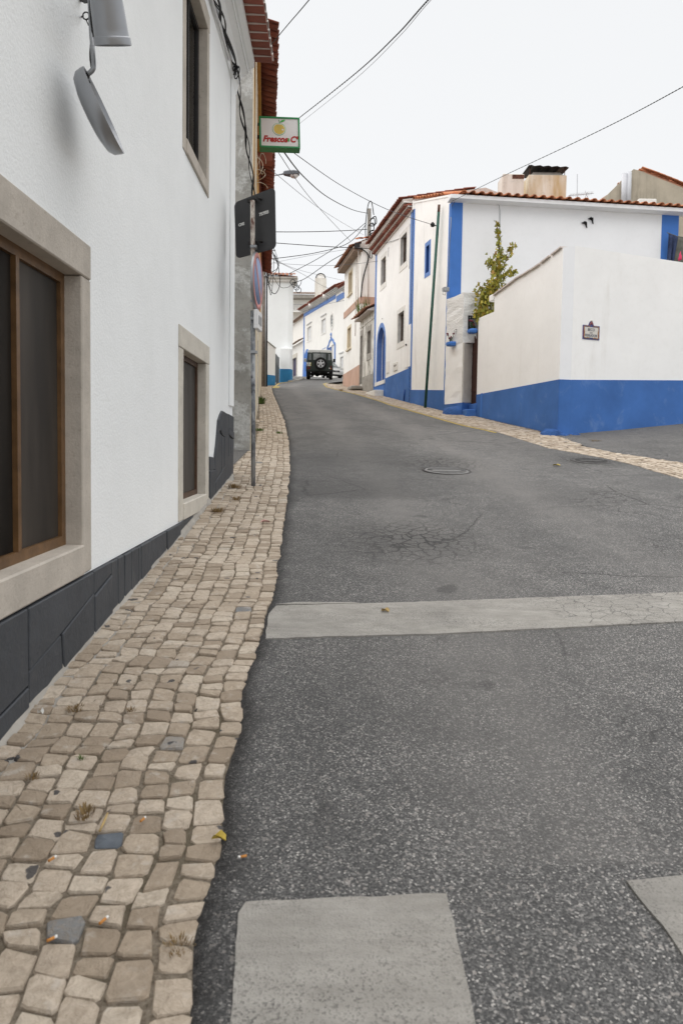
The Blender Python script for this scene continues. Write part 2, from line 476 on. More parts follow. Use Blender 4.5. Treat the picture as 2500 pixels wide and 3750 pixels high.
def road_paint(name='worn_road_paint', crack=.7):
    g = NT(name)
    b = g.ramp(g.noise(7, 7, .65, g.coord((1, 2.5, 1))), [(.3, (.27, .256, .232)), (.7, (.375, .358, .33))])
    b = g.mix(g.ramp(g.noise(1.3, 6, .7), [(.52, 0), (.66, .45)]), b, (.19, .182, .17))
    co = g.mix(.12, g.coord((1, 1.4, 1)), g.noise(5, 5, .7), 'ADD')
    cr = g.math('MULTIPLY', g.ramp(g.voro(8.5, 'DISTANCE_TO_EDGE', 'Distance', co), [(.010, 1), (.03, 0)]), g.ramp(g.noise(.75, 3), [(.53, 0), (.60, crack)]))
    b = g.mix(cr, b, (.07, .068, .065))
    sp = g.ramp(g.voro(38, 'F1', 'Distance'), [(.06, .8), (.11, 0)])
    b = g.mix(g.math('MULTIPLY', sp, g.ramp(g.noise(6, 2), [(.5, 0), (.6, 1)])), b, (.08, .075, .07))
    sep = g.n.new('ShaderNodeSeparateColor'); g.l.new(g.voro(190, 'F1', 'Color'), sep.inputs[0])
    gr = g.ramp(sep.outputs[0], [(.0, .75), (.38, .0)])
    wear = g.ramp(g.noise(2.6, 6, .7, g.coord((.6, 1.6, 1))), [(.42, .15), (.66, 1)])
    b = g.mix(g.math('MULTIPLY', gr, wear), b, (.06, .058, .056))
    b = g.mix(g.ramp(g.noise(1.0, 6, .75, g.coord((.35, 7, 1))), [(.5, 0), (.7, .35)]), b, (.17, .163, .15))
    g.color(b).rough(.8).set(0, .3)
    q = g.bump(g.noise(90, 6, .75), .7, .006); q = g.bump(g.voro(190), .5, .004, q); g.bump(cr, -.5, .006, q)
    return g.mt
ROADPAINT = road_paint()
ROADPAINT_Z = road_paint('zebra_paint', .08)
YELLOW = simple('yellow_road_paint', (.40, .30, .085), .8, .25, 14, .4, 80)
SOIL = simple('dry_ground', (.20, .17, .13), .95, .25, 3, .6, 30)
WOOD = simple('varnished_wood', (.135, .072, .03), .4, .35, 9, .2, 50, spec=.4)
WOOD_D = simple('dark_wood', (.085, .048, .03), .5, .3, 9, .2, 50)
GATE_BROWN = simple('brown_gate_paint', (.065, .027, .02), .55, .2, 5, .2)
POLEWOOD = simple('weathered_pole_wood', (.17, .145, .125), .85, .3, 6, .5, 40)
def glass(name, c, rough=.06):
    g = NT(name); b = g.ramp(g.noise(1.6, 4, .5, g.coord((3, 3, .5))), [(.35, mul(c, .6)), (.7, mul(c, 1.5))])
    g.color(b).rough(rough).set(0, .22); return g.mt
GLASS = glass('dark_glass', (.020, .018, .016), .22)
GLASS_C = glass('curtained_glass', (.055, .055, .055), .12)
GLASS_B = glass('blue_grey_glass', (.10, .14, .16), .05)
GLASS_F = glass('shuttered_glass', (.034, .028, .024), .25)
def clear_pane():
    mt = bpy.data.materials.new('window_glass'); mt.use_nodes = True; n = mt.node_tree.nodes; l = mt.node_tree.links
    n.remove(n['Principled BSDF']); t = n.new('ShaderNodeBsdfTransparent'); t.inputs[0].default_value = (.86, .87, .86, 1); gl = n.new('ShaderNodeBsdfGlossy'); gl.inputs['Roughness'].default_value = .03
    fr = n.new('ShaderNodeFresnel'); fr.inputs[0].default_value = 1.10; mx = n.new('ShaderNodeMixShader')
    l.new(fr.outputs[0], mx.inputs[0]); l.new(t.outputs[0], mx.inputs[1]); l.new(gl.outputs[0], mx.inputs[2]); l.new(mx.outputs[0], n['Material Output'].inputs[0])
    return mt
PANE = clear_pane()
SCREEN_D = glass('brown_window_screen', (.042, .035, .029), .5); SCREEN_G = glass('grey_window_screen', (.058, .052, .046), .5)
CURTAIN_D = simple('dark_curtain', (.115, .098, .083), .9, .3, 5, .2)
CURTAIN_G = simple('grey_curtain', (.24, .23, .22), .9, .25, 5, .2)
CURTAIN_B = simple('blue_grey_blind', (.22, .27, .29), .8, .15, 3, .1)
STEEL = simple('galvanised_steel', (.33, .34, .355), .42, .12, 5, .1, 80, .75)
ALU = simple('brushed_aluminium', (.33, .34, .36), .40, .08, 4, .06, 120, .8)
RUST = simple('rusty_iron', (.10, .045, .03), .85, .5, 12, .6, 60)
IRON = simple('dark_iron', (.025, .022, .022), .6, .2, 8, .3, 50)
BLACK = simple('black_rubber', (.012, .012, .013), .6, .2, 6, .15)
CABLE_W = simple('cream_cable', (.55, .48, .38), .6, .2, 6, 0)
SIGN_BACK = simple('charcoal_sign_back', (.045, .045, .047), .5, .15, 3, .1, 60, spec=.35)
LETTER_W = simple('white_lettering', (.70, .70, .68), .6, .05, 4, 0)
SIGN_GREEN = simple('green_sign_frame', (.03, .24, .085), .4, .08, 4, 0, spec=.4)
SIGN_WHITE = simple('white_sign_face', (.72, .72, .73), .35, .03, 3, 0, spec=.4)
SIGN_RED = simple('red_lettering', (.42, .025, .02), .45, .1, 4, 0)
SIGN_YEL = simple('yellow_print', (.62, .47, .11), .45, .1, 6, 0)
LEAF_PRINT = simple('green_print', (.08, .42, .09), .45, .1, 6, 0)
RED_RING = simple('faded_red_sign', (.50, .20, .185), .5, .1, 4, 0)
BLUE_DISC = simple('faded_blue_sign', (.215, .285, .46), .5, .1, 4, 0)
GREENPOLE = simple('green_pole_paint', (.022, .085, .065), .5, .2, 4, .1)

# ------------------------------------------------------------------ ground, road, pavements
def nz(x, y, z=0.0): return noise.noise(Vector((x, y, z)))
mb = MB()
ys = [-60, -20, -6, -2, 0, 2, 5, 10, 15, 20, 30, 40, 46, 60, 75, 100, 120, 200, 400]
xs = [-300, -100, -40, -15, -5, 0, 4.6, 12, 40, 100, 300]
mb.add([(x, y, P(y) - .12) for y in ys for x in xs], [(j * len(xs) + i, j * len(xs) + i + 1, (j + 1) * len(xs) + i + 1, (j + 1) * len(xs) + i) for j in range(len(ys) - 1) for i in range(len(xs) - 1)])
tag(mb.build('ground', SOIL, fix=False), kind='structure')

XE = [(-.30, -1.5), (-.32, 1.5), (-.34, 1.72), (-.345, 1.96), (-.37, 2.32), (-.39, 2.7), (-.425, 3.22), (-.41, 3.64), (-.41, 4.12), (-.43, 4.8), (-.49, 5.9), (-.57, 7.4), (-.70, 9.5), (-.94, 12.36), (-1.36, 16.4), (-2.06, 22.1), (-2.85, 28.3), (-3.51, 34.0), (-3.62, 36.5), (-3.72, 39.6), (-3.12, 42.4), (-3.1, 46), (-6.5, 50), (-9, 60), (-12, 95)]
XR = [(7.0, -1.5), (6.6, 2), (5.4, 6), (4.54, 9.06), (4.4, 10.36), (4.25, 10.96), (3.66, 12.2), (3.30, 14.85), (2.86, 16.16), (2.29, 19.2), (1.62, 22.66), (1.42, 24.34), (.68, 28.5), (-.06, 31.6), (-.73, 34.9), (-1.02, 38.9), (-.8, 41), (.6, 45), (2.6, 50), (3.2, 60), (4, 95)]
XI = [(8.5, 6.0), (5.6, 9.4), (5.25, 10.4), (4.72, 11.5), (4.46, 12.46), (4.48, 13.86), (4.46, 14.35), (3.60, 18.75), (3.42, 19.2), (3.0, 19.9), (3.02, 20.3), (2.32, 23.9), (1.33, 29.6), (.79, 32.7), (.02, 37.0), (-.8, 39.2)]
def XW(y):                                             # the house line on the left
    if y < 9.07: return -1.285 - .0185 * y
    if y < 11.35: return -1.75
    return -1.51 - .111 * (y - 11.35)
yr = []; y = -1.5
while y < 95:
    yr.append(y); y += .045 if y < 5 else (.12 if y < 12 else (.3 if y < 25 else .9))
offs = [0, .010, .022, .038, .058, .085, .12, .165, .22, .30]
def edge_x(y): return lerp_poly(XE, y) + .020 * nz(y * 3.1, 7) + .012 * nz(y * 11, 3) + .008 * nz(y * 29, 1)
vs = []; ea = []; pa = []; ta = []; ca = []; NCOL = len(offs) + 26
for y in yr:
    xl = edge_x(y) - .022; xr = lerp_poly(XR, y)
    row = [xl + o for o in offs]; w = xr + .06 - row[-1]
    row += [row[-1] + w * k / 26 for k in range(1, 27)]
    for k, x in enumerate(row):
        d = x - xl
        z = G(x, y) + .014 - .016 * max(0, 1 - d / .03) ** 1.5 + .003 * max(0, 1 - abs(d - .06) / .06) + .002 * nz(x * 1.1, y * .8, 4)
        if y < 8 and d < .2: z += .0035 * nz(x * 45, y * 45)
        z -= .006 * max(0, 1 - abs(xr - x) / .1)
        vs.append((x, y, z))
        ta.append(max(0, 1 - abs(d - 1.15) / .45, 1 - abs(d - 2.75) / .5) if y > 2 else 0)
        ca.append(max(0, min(1, 1.2 - math.hypot((x - .62) / .62, (y - 5.75) / .75)), min(1, 1.2 - math.hypot((x - 1.4) / .8, (y - 10.3) / .9)), min(1, 1.3 - math.hypot((x - 3.9) / .5, (y - 10.7) / .5))))
        ew = .06 + .035 * nz(y * 1.4, 9) + .03 * nz(y * 9, 2)
        ea.append(max(0, min(1, 1.3 - d / max(.04, ew * 1.5))))
        q = 0
        if 7.4 < y < 14: q = max(0, min(1, (y - 7.4) / .25, (14 - y) / 3, (1.2 - x + .3 * nz(x, y)) / .5))
        pa.append(q)
mb = MB(); mb.add(vs, [(j * NCOL + i, j * NCOL + i + 1, (j + 1) * NCOL + i + 1, (j + 1) * NCOL + i) for j in range(len(yr) - 1) for i in range(NCOL - 1)], 0, True)
road = tag(mb.build('road', ASPHALT, fix=False), kind='structure')
for nm, dat in (('edge', ea), ('patch', pa), ('track', ta), ('craze', ca)):
    a = road.data.attributes.new(nm, 'FLOAT', 'POINT'); a.data.foreach_set('value', dat)

def drape(poly, up, name, mat, parent, jit=.004, step=.12):
    """thin painted sheet on the road: outline in plan, edges resampled and roughened"""
    out = []
    for (x0, y0), (x1, y1) in zip(poly, poly[1:] + poly[:1]):
        n = max(1, int(math.hypot(x1 - x0, y1 - y0) / step))
        for k in range(n):
            x, y = x0 + (x1 - x0) * k / n, y0 + (y1 - y0) * k / n
            out.append((x + jit * nz(x * 23, y * 23, 2), y + jit * nz(x * 23, y * 23, 8)))
    top = [Vector((x, y, G(x, y) + .014 + up)) for x, y in out]
    mb = MB(); mb.prism(top, (0, 0, -.02)); return mb.build(name, mat, parent)
gp = lambda px, py: tuple(gnd(px, py).xy)
za, zb = Vector(gp(1631, 3303)), Vector(gp(1728, 3745)); zr = zb + (zb - za) * .5; za, zb = Vector(gp(872, 3372)), Vector(gp(845, 3745)); zl = zb + (zb - za) * .5
drape([gp(872, 3372), gp(900, 3348), gp(1631, 3303), (zr.x, zr.y), (zl.x, zl.y)], .008, 'zebra_stripe', ROADPAINT_Z, road, .006, .05)
drape([gp(2295, 3262), gp(2340, 3252), gp(2500, 3245), (1.35, 1.98), (1.55, 1.3), (.93, 1.3), gp(2420, 3430), gp(2330, 3310)], .008, 'zebra_stripe', ROADPAINT_Z, road, .008, .05)
drape([gp(985, 2262), gp(1010, 2232), gp(1330, 2225), gp(1600, 2216), gp(2000, 2200), gp(2500, 2182), (3.6, 4.7), (3.4, 4.1), gp(2500, 2291), gp(2000, 2318), gp(1600, 2338), gp(1200, 2348), gp(972, 2357), gp(975, 2310)], .008, 'stop_line', ROADPAINT, road, .008, .05)
drape([gp(1012, 2226), gp(1080, 2219), gp(1290, 2219), gp(1320, 2222), gp(1012, 2230)], .0095, 'paint_trace', ROADPAINT, road, .012, .04)
def strip(pts, w, name, mat, parent, up=.007):
    pts = [Vector(p) for p in pts]; L = []; Rr = []
    for i, p in enumerate(pts):
        t = (pts[min(i + 1, len(pts) - 1)] - pts[max(0, i - 1)]).normalized(); n = Vector((t.y, -t.x))
        L.append(p - n * w / 2 + n * .012 * nz(p.y * 5, 1)); Rr.append(p + n * w / 2 + n * .012 * nz(p.y * 5, 5))
    q = [Vector((a.x, a.y, G(a.x, a.y) + .014 + up)) for a in L]; r = [Vector((a.x, a.y, G(a.x, a.y) + .014 + up)) for a in Rr]
    rings = [[a, b, b - Vector((0, 0, .02)), a - Vector((0, 0, .02))] for a, b in zip(q, r)]
    mb = MB(); mb.loft(rings); return mb.build(name, mat, parent)
yy = [14.6 + .45 * k for k in range(55)]
strip([(lerp_poly(XR, y) - .07, y) for y in yy], .075, 'yellow_line', YELLOW, road)
strip([(lerp_poly(XR, y) - .06, y) for y in (38.9, 39.4, 39.9, 40.3)], .10, 'yellow_line', YELLOW, road)
strip([(-3.46, 35.2), (-3.50, 36.5), (-3.58, 38.5), (-3.5, 40), (-3.1, 41.8), (-2.95, 44), (-2.9, 47)], .09, 'yellow_line', YELLOW, road)
drape([(-3.42, 33.2), (-3.1, 33.4), (-3.2, 35.0), (-3.5, 34.9)], .0055, 'yellow_patch', YELLOW, road, .02)

# pavement beds
def bed(name, left, right, y0, y1, up, mat, step=.3, n=6):
    ys = []; y = y0
    while y < y1: ys.append(y); y += step
    ys.append(y1); vs = []
    for y in ys:
        a, b = left(y), right(y)
        for k in range(n + 1):
            x = a + (b - a) * k / n; vs.append((x, y, G(x, y) + up + .004 * nz(x * 6, y * 6)))
    mb = MB(); mb.add(vs, [(j * (n + 1) + i, j * (n + 1) + i + 1, (j + 1) * (n + 1) + i + 1, (j + 1) * (n + 1) + i) for j in range(len(ys) - 1) for i in range(n)], 0, True)
    return tag(mb.build(name, mat, fix=False), kind='structure')
pave_l = bed('pavement_left', lambda y: XW(y) - .2, lambda y: lerp_poly(XE, y) + .01, -1.5, 35.5, 0, GRIT, .06, 16)
pave_r = bed('pavement_right', lambda y: lerp_poly(XR, y) - .0, lambda y: lerp_poly(XI, y) + .3, 5.5, 39.5, .004, GRIT, .3)
ca2 = []
for v in pave_l.data.vertices:
    d = v.co.x - XW(v.co.y)
    ca2.append(max(0, min(1, (.20 + .12 * nz(v.co.y * 1.3, 5) + .06 * nz(v.co.x * 9, v.co.y * 9) - d) / .06)) if v.co.y < 9 else 0)
a_ = pave_l.data.attributes.new('cement', 'FLOAT', 'POINT'); a_.data.foreach_set('value', ca2)
tag(bed('alley', lambda y: -7.0, lambda y: -1.55, 8.6, 11.6, .018, ASPHALT_LANE, .3), kind='structure')
mb = MB(); n = 12; lane_ys = [9.0, 9.4, 10, 10.4, 10.8, 11.2, 11.5, 12, 12.46, 13, 13.86, 14.6, 16, 18, 20]
vs = [(a, y, G(a, y) + .02 + .01 * nz(a, y)) for y in lane_ys for a in [lerp_poly(XI, y) - .02 + .03 * nz(y * 3, 1) + (14 - lerp_poly(XI, y)) * k / n for k in range(n + 1)]]
mb.add(vs, [(j * (n + 1) + i, j * (n + 1) + i + 1, (j + 1) * (n + 1) + i + 1, (j + 1) * (n + 1) + i) for j in range(len(lane_ys) - 1) for i in range(n)], 0, True)
tag(mb.build('side_lane', ASPHALT_LANE, fix=False), kind='structure')
# cement smeared along the foot of the left wall
mb = MB(); rings = []
for k in range(130):
    y = .4 + k * .0665; w = .038 + .022 * nz(y * 2, 4) + .012 * nz(y * 12, 4); x = XW(y); z = G(x, y)
    rings.append([(x - .03, y, z + .05), (x + .012, y, z + .045), (x + w * .6, y, z + .022), (x + w, y, z + .002), (x + w, y, z - .02), (x - .03, y, z - .02)])
mb.loft(rings, smooth=False); mb.build('cement_fillet', CONCRETE, pave_l)

SLATE = simple('blue_slate', (.10, .115, .135), .5, .2, 20, .4, 40)
def cobble_shape(q, h):
    """stone from four plan corners: rounded outline, domed worn top; 44 triangles"""
    c = sum((Vector(p) for p in q), Vector((0, 0))) / 4
    ring = []
    for i in range(4):
        a, b, d = Vector(q[i]), Vector(q[(i + 1) % 4]), Vector(q[i - 1])
        for k, t in ((d, .07 + .10 * random.random()), (b, .07 + .10 * random.random())):
            p = a + (k - a) * t; p = p + (c - p) * .012
            ring.append(p + Vector((random.uniform(-1, 1), random.uniform(-1, 1))) * .0048)
    tilt = (random.uniform(-.05, .05), random.uniform(-.05, .05)); hh = h + random.uniform(-.004, .0045)
    def pz(p, f, dz):
        v = c + (p - c) * f; d = v - c
        return Vector((v.x, v.y, G(v.x, v.y) + dz + d.x * tilt[0] + d.y * tilt[1]))
    r0 = [pz(p, 1.02, -.03) for p in ring]; r1 = [pz(p, 1.0, hh - .005) for p in ring]; r2 = [pz(p, .93, hh + random.uniform(-.0025, .0025)) for p in ring]
    vs = r0 + r1 + r2 + [pz(c, 0, hh + .002)]; n = 8; fs = []
    for k in range(2):
        for i in range(n): fs.append((k * n + i, k * n + (i + 1) % n, (k + 1) * n + (i + 1) % n, (k + 1) * n + i))
    fs += [(2 * n + i, 2 * n + (i + 1) % n, 3 * n) for i in range(n)]
    return c, vs, fs
def pave(parent, edge, sign, limit, y0, y1, pitch, h, maxcol, skew=0.0, ymin=1.2, gap=.008):
    stones = []
    for k in range(maxcol):
        y = y0 + random.random() * .1
        wob = lambda yy, kk: edge(yy) + sign * (kk * pitch + .010 + .020 * nz(yy * 1.4, kk * 5.3) + .014 * nz(yy * 7, kk * 3.1))
        tl = 0.0
        while y < y1:
            ln = random.choice((.062, .072, .08, .086, .094, .11)) * random.uniform(.92, 1.1)
            tn = random.uniform(-.02, .02) + skew * pitch
            a0, a1 = wob(y, k), wob(y, k + 1); b0, b1 = wob(y + ln, k), wob(y + ln, k + 1)
            g2 = gap * random.uniform(.5, 1.9) / 2
            q = [(a0 + sign * g2, y + g2), (a1 - sign * g2, y + tl + g2), (b1 - sign * g2, y + ln + tn - g2), (b0 + sign * g2, y + ln - g2)]
            xm = sum(p[0] for p in q) / 4; ym = y + ln / 2
            if sign * (limit(ym) - xm) > .035 and ym > ymin:
                if sign * (limit(ym) - max(p[0] * sign for p in q) * sign) < 0:
                    q = [(min(p[0] * sign, limit(p[1]) * sign - .008) * sign, p[1]) for p in q]
                stones.append(cobble_shape(q, h))
            y += ln; tl = tn
    def vis(c):
        p = Vector((c.x, c.y, G(c.x, c.y))) - EYE; d = p.dot(FW)
        return d > .2 and abs(p.dot(RT) / d) < .5 and -.81 < p.dot(UP) / d
    stones.sort(key=lambda s: s[0].length if vis(s[0]) else 1e3 + s[0].length)
    for c, vs, fs in stones[:300]:
        mb = MB(); mb.add(vs, fs)
        o = mb.build('cobblestone', COBBLE, parent, fix=False)
        if (c - Vector(gp(423, 3127))).length < .055: o.data.materials[0] = SLATE
    mb = MB()
    for c, vs, fs in stones[300:]: mb.add(vs, fs)
    tag(mb.build('cobbles', COBBLE, parent, fix=False), kind='stuff')
    print('cobbles', len(stones))
pave(pave_l, edge_x, -1, XW, 1.0, 34.6, .102, .0085, 15, -.03, gap=.0065)
pave(pave_r, lambda y: lerp_poly(XR, y), 1, lambda y: lerp_poly(XI, y) - .0, 6.5, 39.2, .098, .022, 24, .25, gap=.012)

# manhole covers
def manhole(name, label, x, y, r, worn):
    sl = math.atan2(G(x, y + .3) - G(x, y - .3), .6)
    o = thing(name, label, 'manhole cover', (x, y, G(x, y) + .012)); o['_local'] = 1; o.rotation_euler = (sl, 0, R(8))
    mb = MB(); mb.lathe([(r + .035, .0), (r + .03, .010), (r + .006, .010), (r + .004, -.01)], (0, 0, 0), n=40, cap=False); mb.build('rim', WORNIRON if worn else IRON, o)
    mb = MB(); mb.lathe([(0.001, .010), (r - .01, .010), (r - .002, .006), (r - .002, -.01)], (0, 0, 0), n=40); mb.build('lid', WORNIRON if worn else CASTIRON, o, fix=False)
    mb = MB(); k = -r + .05
    while k < r - .03:
        w = math.sqrt(max(0, (r - .04) ** 2 - k * k))
        if w > .05 and abs(k) > .05: mb.box((0, k, .0125), (2 * w, .018, .006))
        k += .045
    mb.build('grip_ribs', WORNIRON if worn else CASTIRON, o)
    mb = MB(); mb.box((-r * .78, 0, .0125), (.07, .028, .004)); mb.build('lifting_slot', BLACK, o); mb = MB(); mb.box((r * .78, 0, .0125), (.07, .028, .004)); mb.build('lifting_slot', BLACK, o)
    return o
WORNIRON = simple('tarred_iron', (.075, .073, .072), .8, .35, 14, .8, 40)
CASTIRON = simple('cast_iron', (.17, .168, .165), .6, .2, 12, .4, 60, .3)
manhole('manhole_cover', 'round grey cast iron manhole cover in the middle of the road', 1.47, 9.55, .31, False)
manhole('manhole_cover', 'dark sunken manhole cover beside the right-hand cobbles', 3.9, 10.7, .28, True)

# litter on the left cobbles and the gutter
FILTER = simple('cork_filter', (.50, .22, .06), .8, .15, 40, 0); PAPER = simple('white_paper', (.75, .74, .71), .8, .05, 20, 0)
def butt(px, py, ang, label, L=.026):
    p = gnd(px, py, .03); o = thing('cigarette_butt', label, 'cigarette butt', p, ang, 'cigarette butts on the ground', True)
    o.rotation_euler = (R(6), 0, ang)
    mb = MB(); mb.tube([(-L / 2, 0, 0), (L * .22, 0, 0)], .0039, 10); mb.build('filter', FILTER, o)
    mb = MB(); mb.tube([(L * .22, 0, 0), (L / 2, 0, .001)], [.0038, .0036], 10); mb.build('paper', PAPER, o)
butt(887, 3186, R(200), 'orange and white cigarette butt lying on the asphalt')
butt(193, 3193, R(60), 'orange cigarette butt near the blue slate cobble')
butt(192, 3492, R(40), 'orange cigarette butt low on the cobbles at bottom left')
butt(381, 3415, R(65), 'white cigarette butt standing out above the lowest cobbles', .03)
butt(524, 3036, R(70), 'small white butt in a joint between brown cobbles')
def scrap(name, label, cat, px, py, mat, s, ang):
    p = gnd(px, py, .03); mb = MB(); n = 7
    top = [(p.x + s * (1 + .3 * nz(k, px)) * math.cos(a + ang) * 1.2, p.y + s * (1 + .3 * nz(k, py)) * math.sin(a + ang) * .7, p.z + .012 * math.sin(2 * a) + .006) for k, a in enumerate([2 * math.pi * k / n for k in range(n)])]
    mb.add(top + [(p.x, p.y, p.z)] + [(a, b, c - .0015) for a, b, c in top] + [(p.x, p.y, p.z - .0015)], [(i, (i + 1) % n, n) for i in range(n)] + [(n + 1 + (i + 1) % n, n + 1 + i, 2 * n + 1) for i in range(n)])
    tag(mb.build(name, mat), label, cat)
LEAF_Y = simple('yellow_leaf', (.48, .36, .07), .7, .2, 30, 0); LEAF_B = simple('dry_stalk', (.42, .30, .13), .8, .2, 30, 0)
PINKP = simple('pink_paper', (.55, .33, .30), .8, .05, 20, 0)
scrap('fallen_leaf', 'crumpled yellow leaf at the edge of the asphalt', 'leaf', 802, 3113, LEAF_Y, .02, .5)
scrap('fallen_leaf', 'small yellow leaf lying on the far right of the road', 'leaf', 2036, 1711, LEAF_Y, .05, .2)
scrap('fallen_leaf', 'brown leaf lying on the pale stop line', 'leaf', 1410, 2257, LEAF_B, .022, .2)
scrap('paper_scrap', 'white paper scrap beside the grey wall base', 'paper', 150, 2640, PAPER, .012, .3)
scrap('paper_scrap', 'pink paper scrap on the cobbles below the sign post', 'paper', 971, 1922, PINKP, .04, 1)
mb = MB(); p = gnd(365, 3085, .03); q = gnd(395, 3030, .035); mb.tube([p, (p + q) / 2 + Vector((.002, 0, .003)), q], [.003, .004, .003], 6)
tag(mb.build('dry_stalk', LEAF_B), 'dry straw-coloured stalk lying across the cobbles', 'stalk')
# tufts in the joints
GRASS = simple('green_weed', (.09, .14, .035), .8, .3, 10, 0); DRY = simple('dry_weed', (.22, .15, .07), .9, .3, 10, 0)
def tuft(px, py, mat, n, h, spread, name, label, dome=False):
    p = gnd(px, py, .01); mb = MB()
    for k in range(n):
        a = random.random() * 6.283; r = spread * random.random() ** .6; b = p + Vector((math.cos(a) * r, math.sin(a) * r, 0))
        hh = h * random.uniform(.4, 1); d = Vector((math.cos(a), math.sin(a), 0)) * hh * random.uniform(.2, .9); w = Vector((-math.sin(a), math.cos(a), 0)) * hh * .09
        m1 = b + d * .5 + Vector((0, 0, hh * .7)); t = b + d + Vector((0, 0, hh * random.uniform(.6, 1)))
        mb.add([b - w, b + w, m1 + w * .8, m1 - w * .8, t], [(0, 1, 2, 3), (3, 2, 4)])
    tag(mb.build(name, mat, fix=False), label, 'weed', None, 'stuff')
tuft(310, 3005, DRY, 60, .035, .03, 'dry_grass', 'pale dry grass tuft between the near cobbles')
tuft(275, 2610, DRY, 90, .022, .035, 'dry_moss', 'brown dry moss clump near the grey wall base')
tuft(300, 2795, GRASS, 30, .018, .012, 'green_moss', 'green moss speck between cobbles')
tuft(650, 3500, DRY, 80, .02, .04, 'dry_moss', 'brown moss clump near the bottom of the gutter edge')
tuft(945, 1480, GRASS, 160, .30, .22, 'grass_tuft', 'green grass tuft at the foot of the ochre house wall')
for k, (px, py, h) in enumerate(((862, 1790, .06), (866, 1835, .05), (795, 1880, .05), (800, 1880, .05), (855, 1790, .05), (950, 1580, .08), (1022, 1590, .06), (1300, 1412, .22), (1285, 1414, .2), (120, 2870, .02), (480, 2620, .018), (1250, 1432, .1))):
    tuft(px, py, GRASS if k in (5, 6, 7, 8) else DRY, 60, h, h * 1.2, 'weed_tuft', 'small weeds in the cobble joints')
tuft(2175, 1620, DRY, 40, .06, .12, 'weed_tuft', 'dry weeds at the foot of the blue garden wall')

# ------------------------------------------------------------------ roof tiles
def tile_mesh(name, w, l, mat, up=True, seg=6, th=.016, end=None):
    """barrel tile: x across, y up-slope; tapered half pipe (up=False: channel)"""
    mb = MB(); sg = 1 if up else -1; rings = []
    for y, r in ((0, w / 2), (l, w / 2 * .86)):
        ro = [(r * math.cos(math.pi * k / seg), y, sg * r * .62 * math.sin(math.pi * k / seg)) for k in range(seg + 1)]
        ri = [((r - th) * math.cos(math.pi * k / seg), y, sg * (r - th) * .62 * math.sin(math.pi * k / seg) - (.0 if up else 0)) for k in range(seg, -1, -1)]
        rings.append(ro + ri)
    mb.loft(rings)
    o = mb.build(name, mat if end is None else [mat, end])
    me = o.data
    for p in me.polygons: p.use_smooth = len(p.vertices) == 4
    if end is not None:
        for p in me.polygons:
            if len(p.vertices) > 4 and sum(me.vertices[i].co.y for i in p.vertices) / len(p.vertices) < .01: p.material_index = 1
    bpy.data.objects.remove(o); return me
def tile_roof(parent, p0, u, up, width, length, pitch=.22, tl=.42, mat=None, rows_ind=1, max_ind=280, end=None, jit=1.0, lap=.34, cols_ind=0, tw=None):
    u = Vector(u).normalized(); up = Vector(up).normalized(); nn = u.cross(up)
    if nn.z < 0: nn = -nn
    tw = tw or pitch * .74
    cov = tile_mesh('roof_tile', tw, tl, mat, True, end=end); cha = tile_mesh('channel_tile', tw * 1.05, tl, mat, False, end=None)
    nc = max(1, int(width / pitch)); nr = max(1, int(length / lap)); cnt = 0; rest = MB()
    for r in range(nr):
        for c in range(nc):
            for kind, me in (('roof_tile', cov), ('channel_tile', cha)):
                off = (c + (.5 if kind == 'roof_tile' else 1.0)) * width / nc
                if kind == 'channel_tile' and c == nc - 1: continue
                a = R(random.uniform(-1.6, 1.6)) * jit
                x2 = (u * math.cos(a) + up * math.sin(a)); y2 = (up * math.cos(a) - u * math.sin(a))
                tip = R(3.0 if kind == 'roof_tile' else 2.0)
                y3 = (y2 * math.cos(tip) - nn * math.sin(tip)); z3 = x2.cross(y3)
                if z3.z < 0: z3 = -z3
                pos = Vector(p0) + u * (off + random.uniform(-.006, .006) * jit) + up * (r * lap + random.uniform(-.012, .012) * jit) + nn * ((.035 if kind == 'roof_tile' else .06) + .02)
                mm = Matrix((x2, y3, z3)).transposed().to_4x4(); mm.translation = pos
                if (r < rows_ind or c < cols_ind) and cnt < max_ind:
                    inst(kind, me, parent, mm); cnt += 1
                else:
                    rest.add([mm @ v.co for v in me.vertices], [tuple(p.vertices) for p in me.polygons])
    if rest.v: tag(rest.build('roof_tiles', mat, parent, fix=False), kind='stuff')
def slope(wall, ang, inward=True):
    """up-slope direction of a roof that rises away from the wall's front"""
    return (-wall.N3) * math.cos(ang) + Vector((0, 0, 1)) * math.sin(ang)

def window(parent, w, s0, s1, z0, z1, rev=.12, off=0, frame=.045, fmat=None, gmat=None, mull=(.5,), bars=(), name='window'):
    """joinery set back in an opening: frame (part) with panes as sub-parts"""
    d = off - rev; t = .04
    mb = MB()
    def bar(a, b, c, e, dd=0): mb.prism([w.pt(a, c, d + t / 2 + dd), w.pt(b, c, d + t / 2 + dd), w.pt(b, e, d + t / 2 + dd), w.pt(a, e, d + t / 2 + dd)], -w.N3 * t)
    bar(s0 - .01, s0 + frame, z0 - .01, z1 + .01); bar(s1 - frame, s1 + .01, z0 - .01, z1 + .01)
    bar(s0 + frame, s1 - frame, z0 - .01, z0 + frame); bar(s0 + frame, s1 - frame, z1 - frame, z1 + .01)
    xs = [s0 + frame] + [s0 + (s1 - s0) * m for m in mull] + [s1 - frame]
    for x in xs[1:-1]: bar(x - frame * .32, x + frame * .32, z0 + frame, z1 - frame, .004)
    for b in bars: zz = z0 + (z1 - z0) * b; bar(s0 + frame, s1 - frame, zz - frame * .3, zz + frame * .3, -.003)
    fr = mb.build(name, fmat, parent)
    for a, b in zip(xs, xs[1:]):
        slab(w, rect(a - .01, b + .01, z0 + .01, z1 - .01), d - .008, d).build('pane', gmat, fr)
    return fr

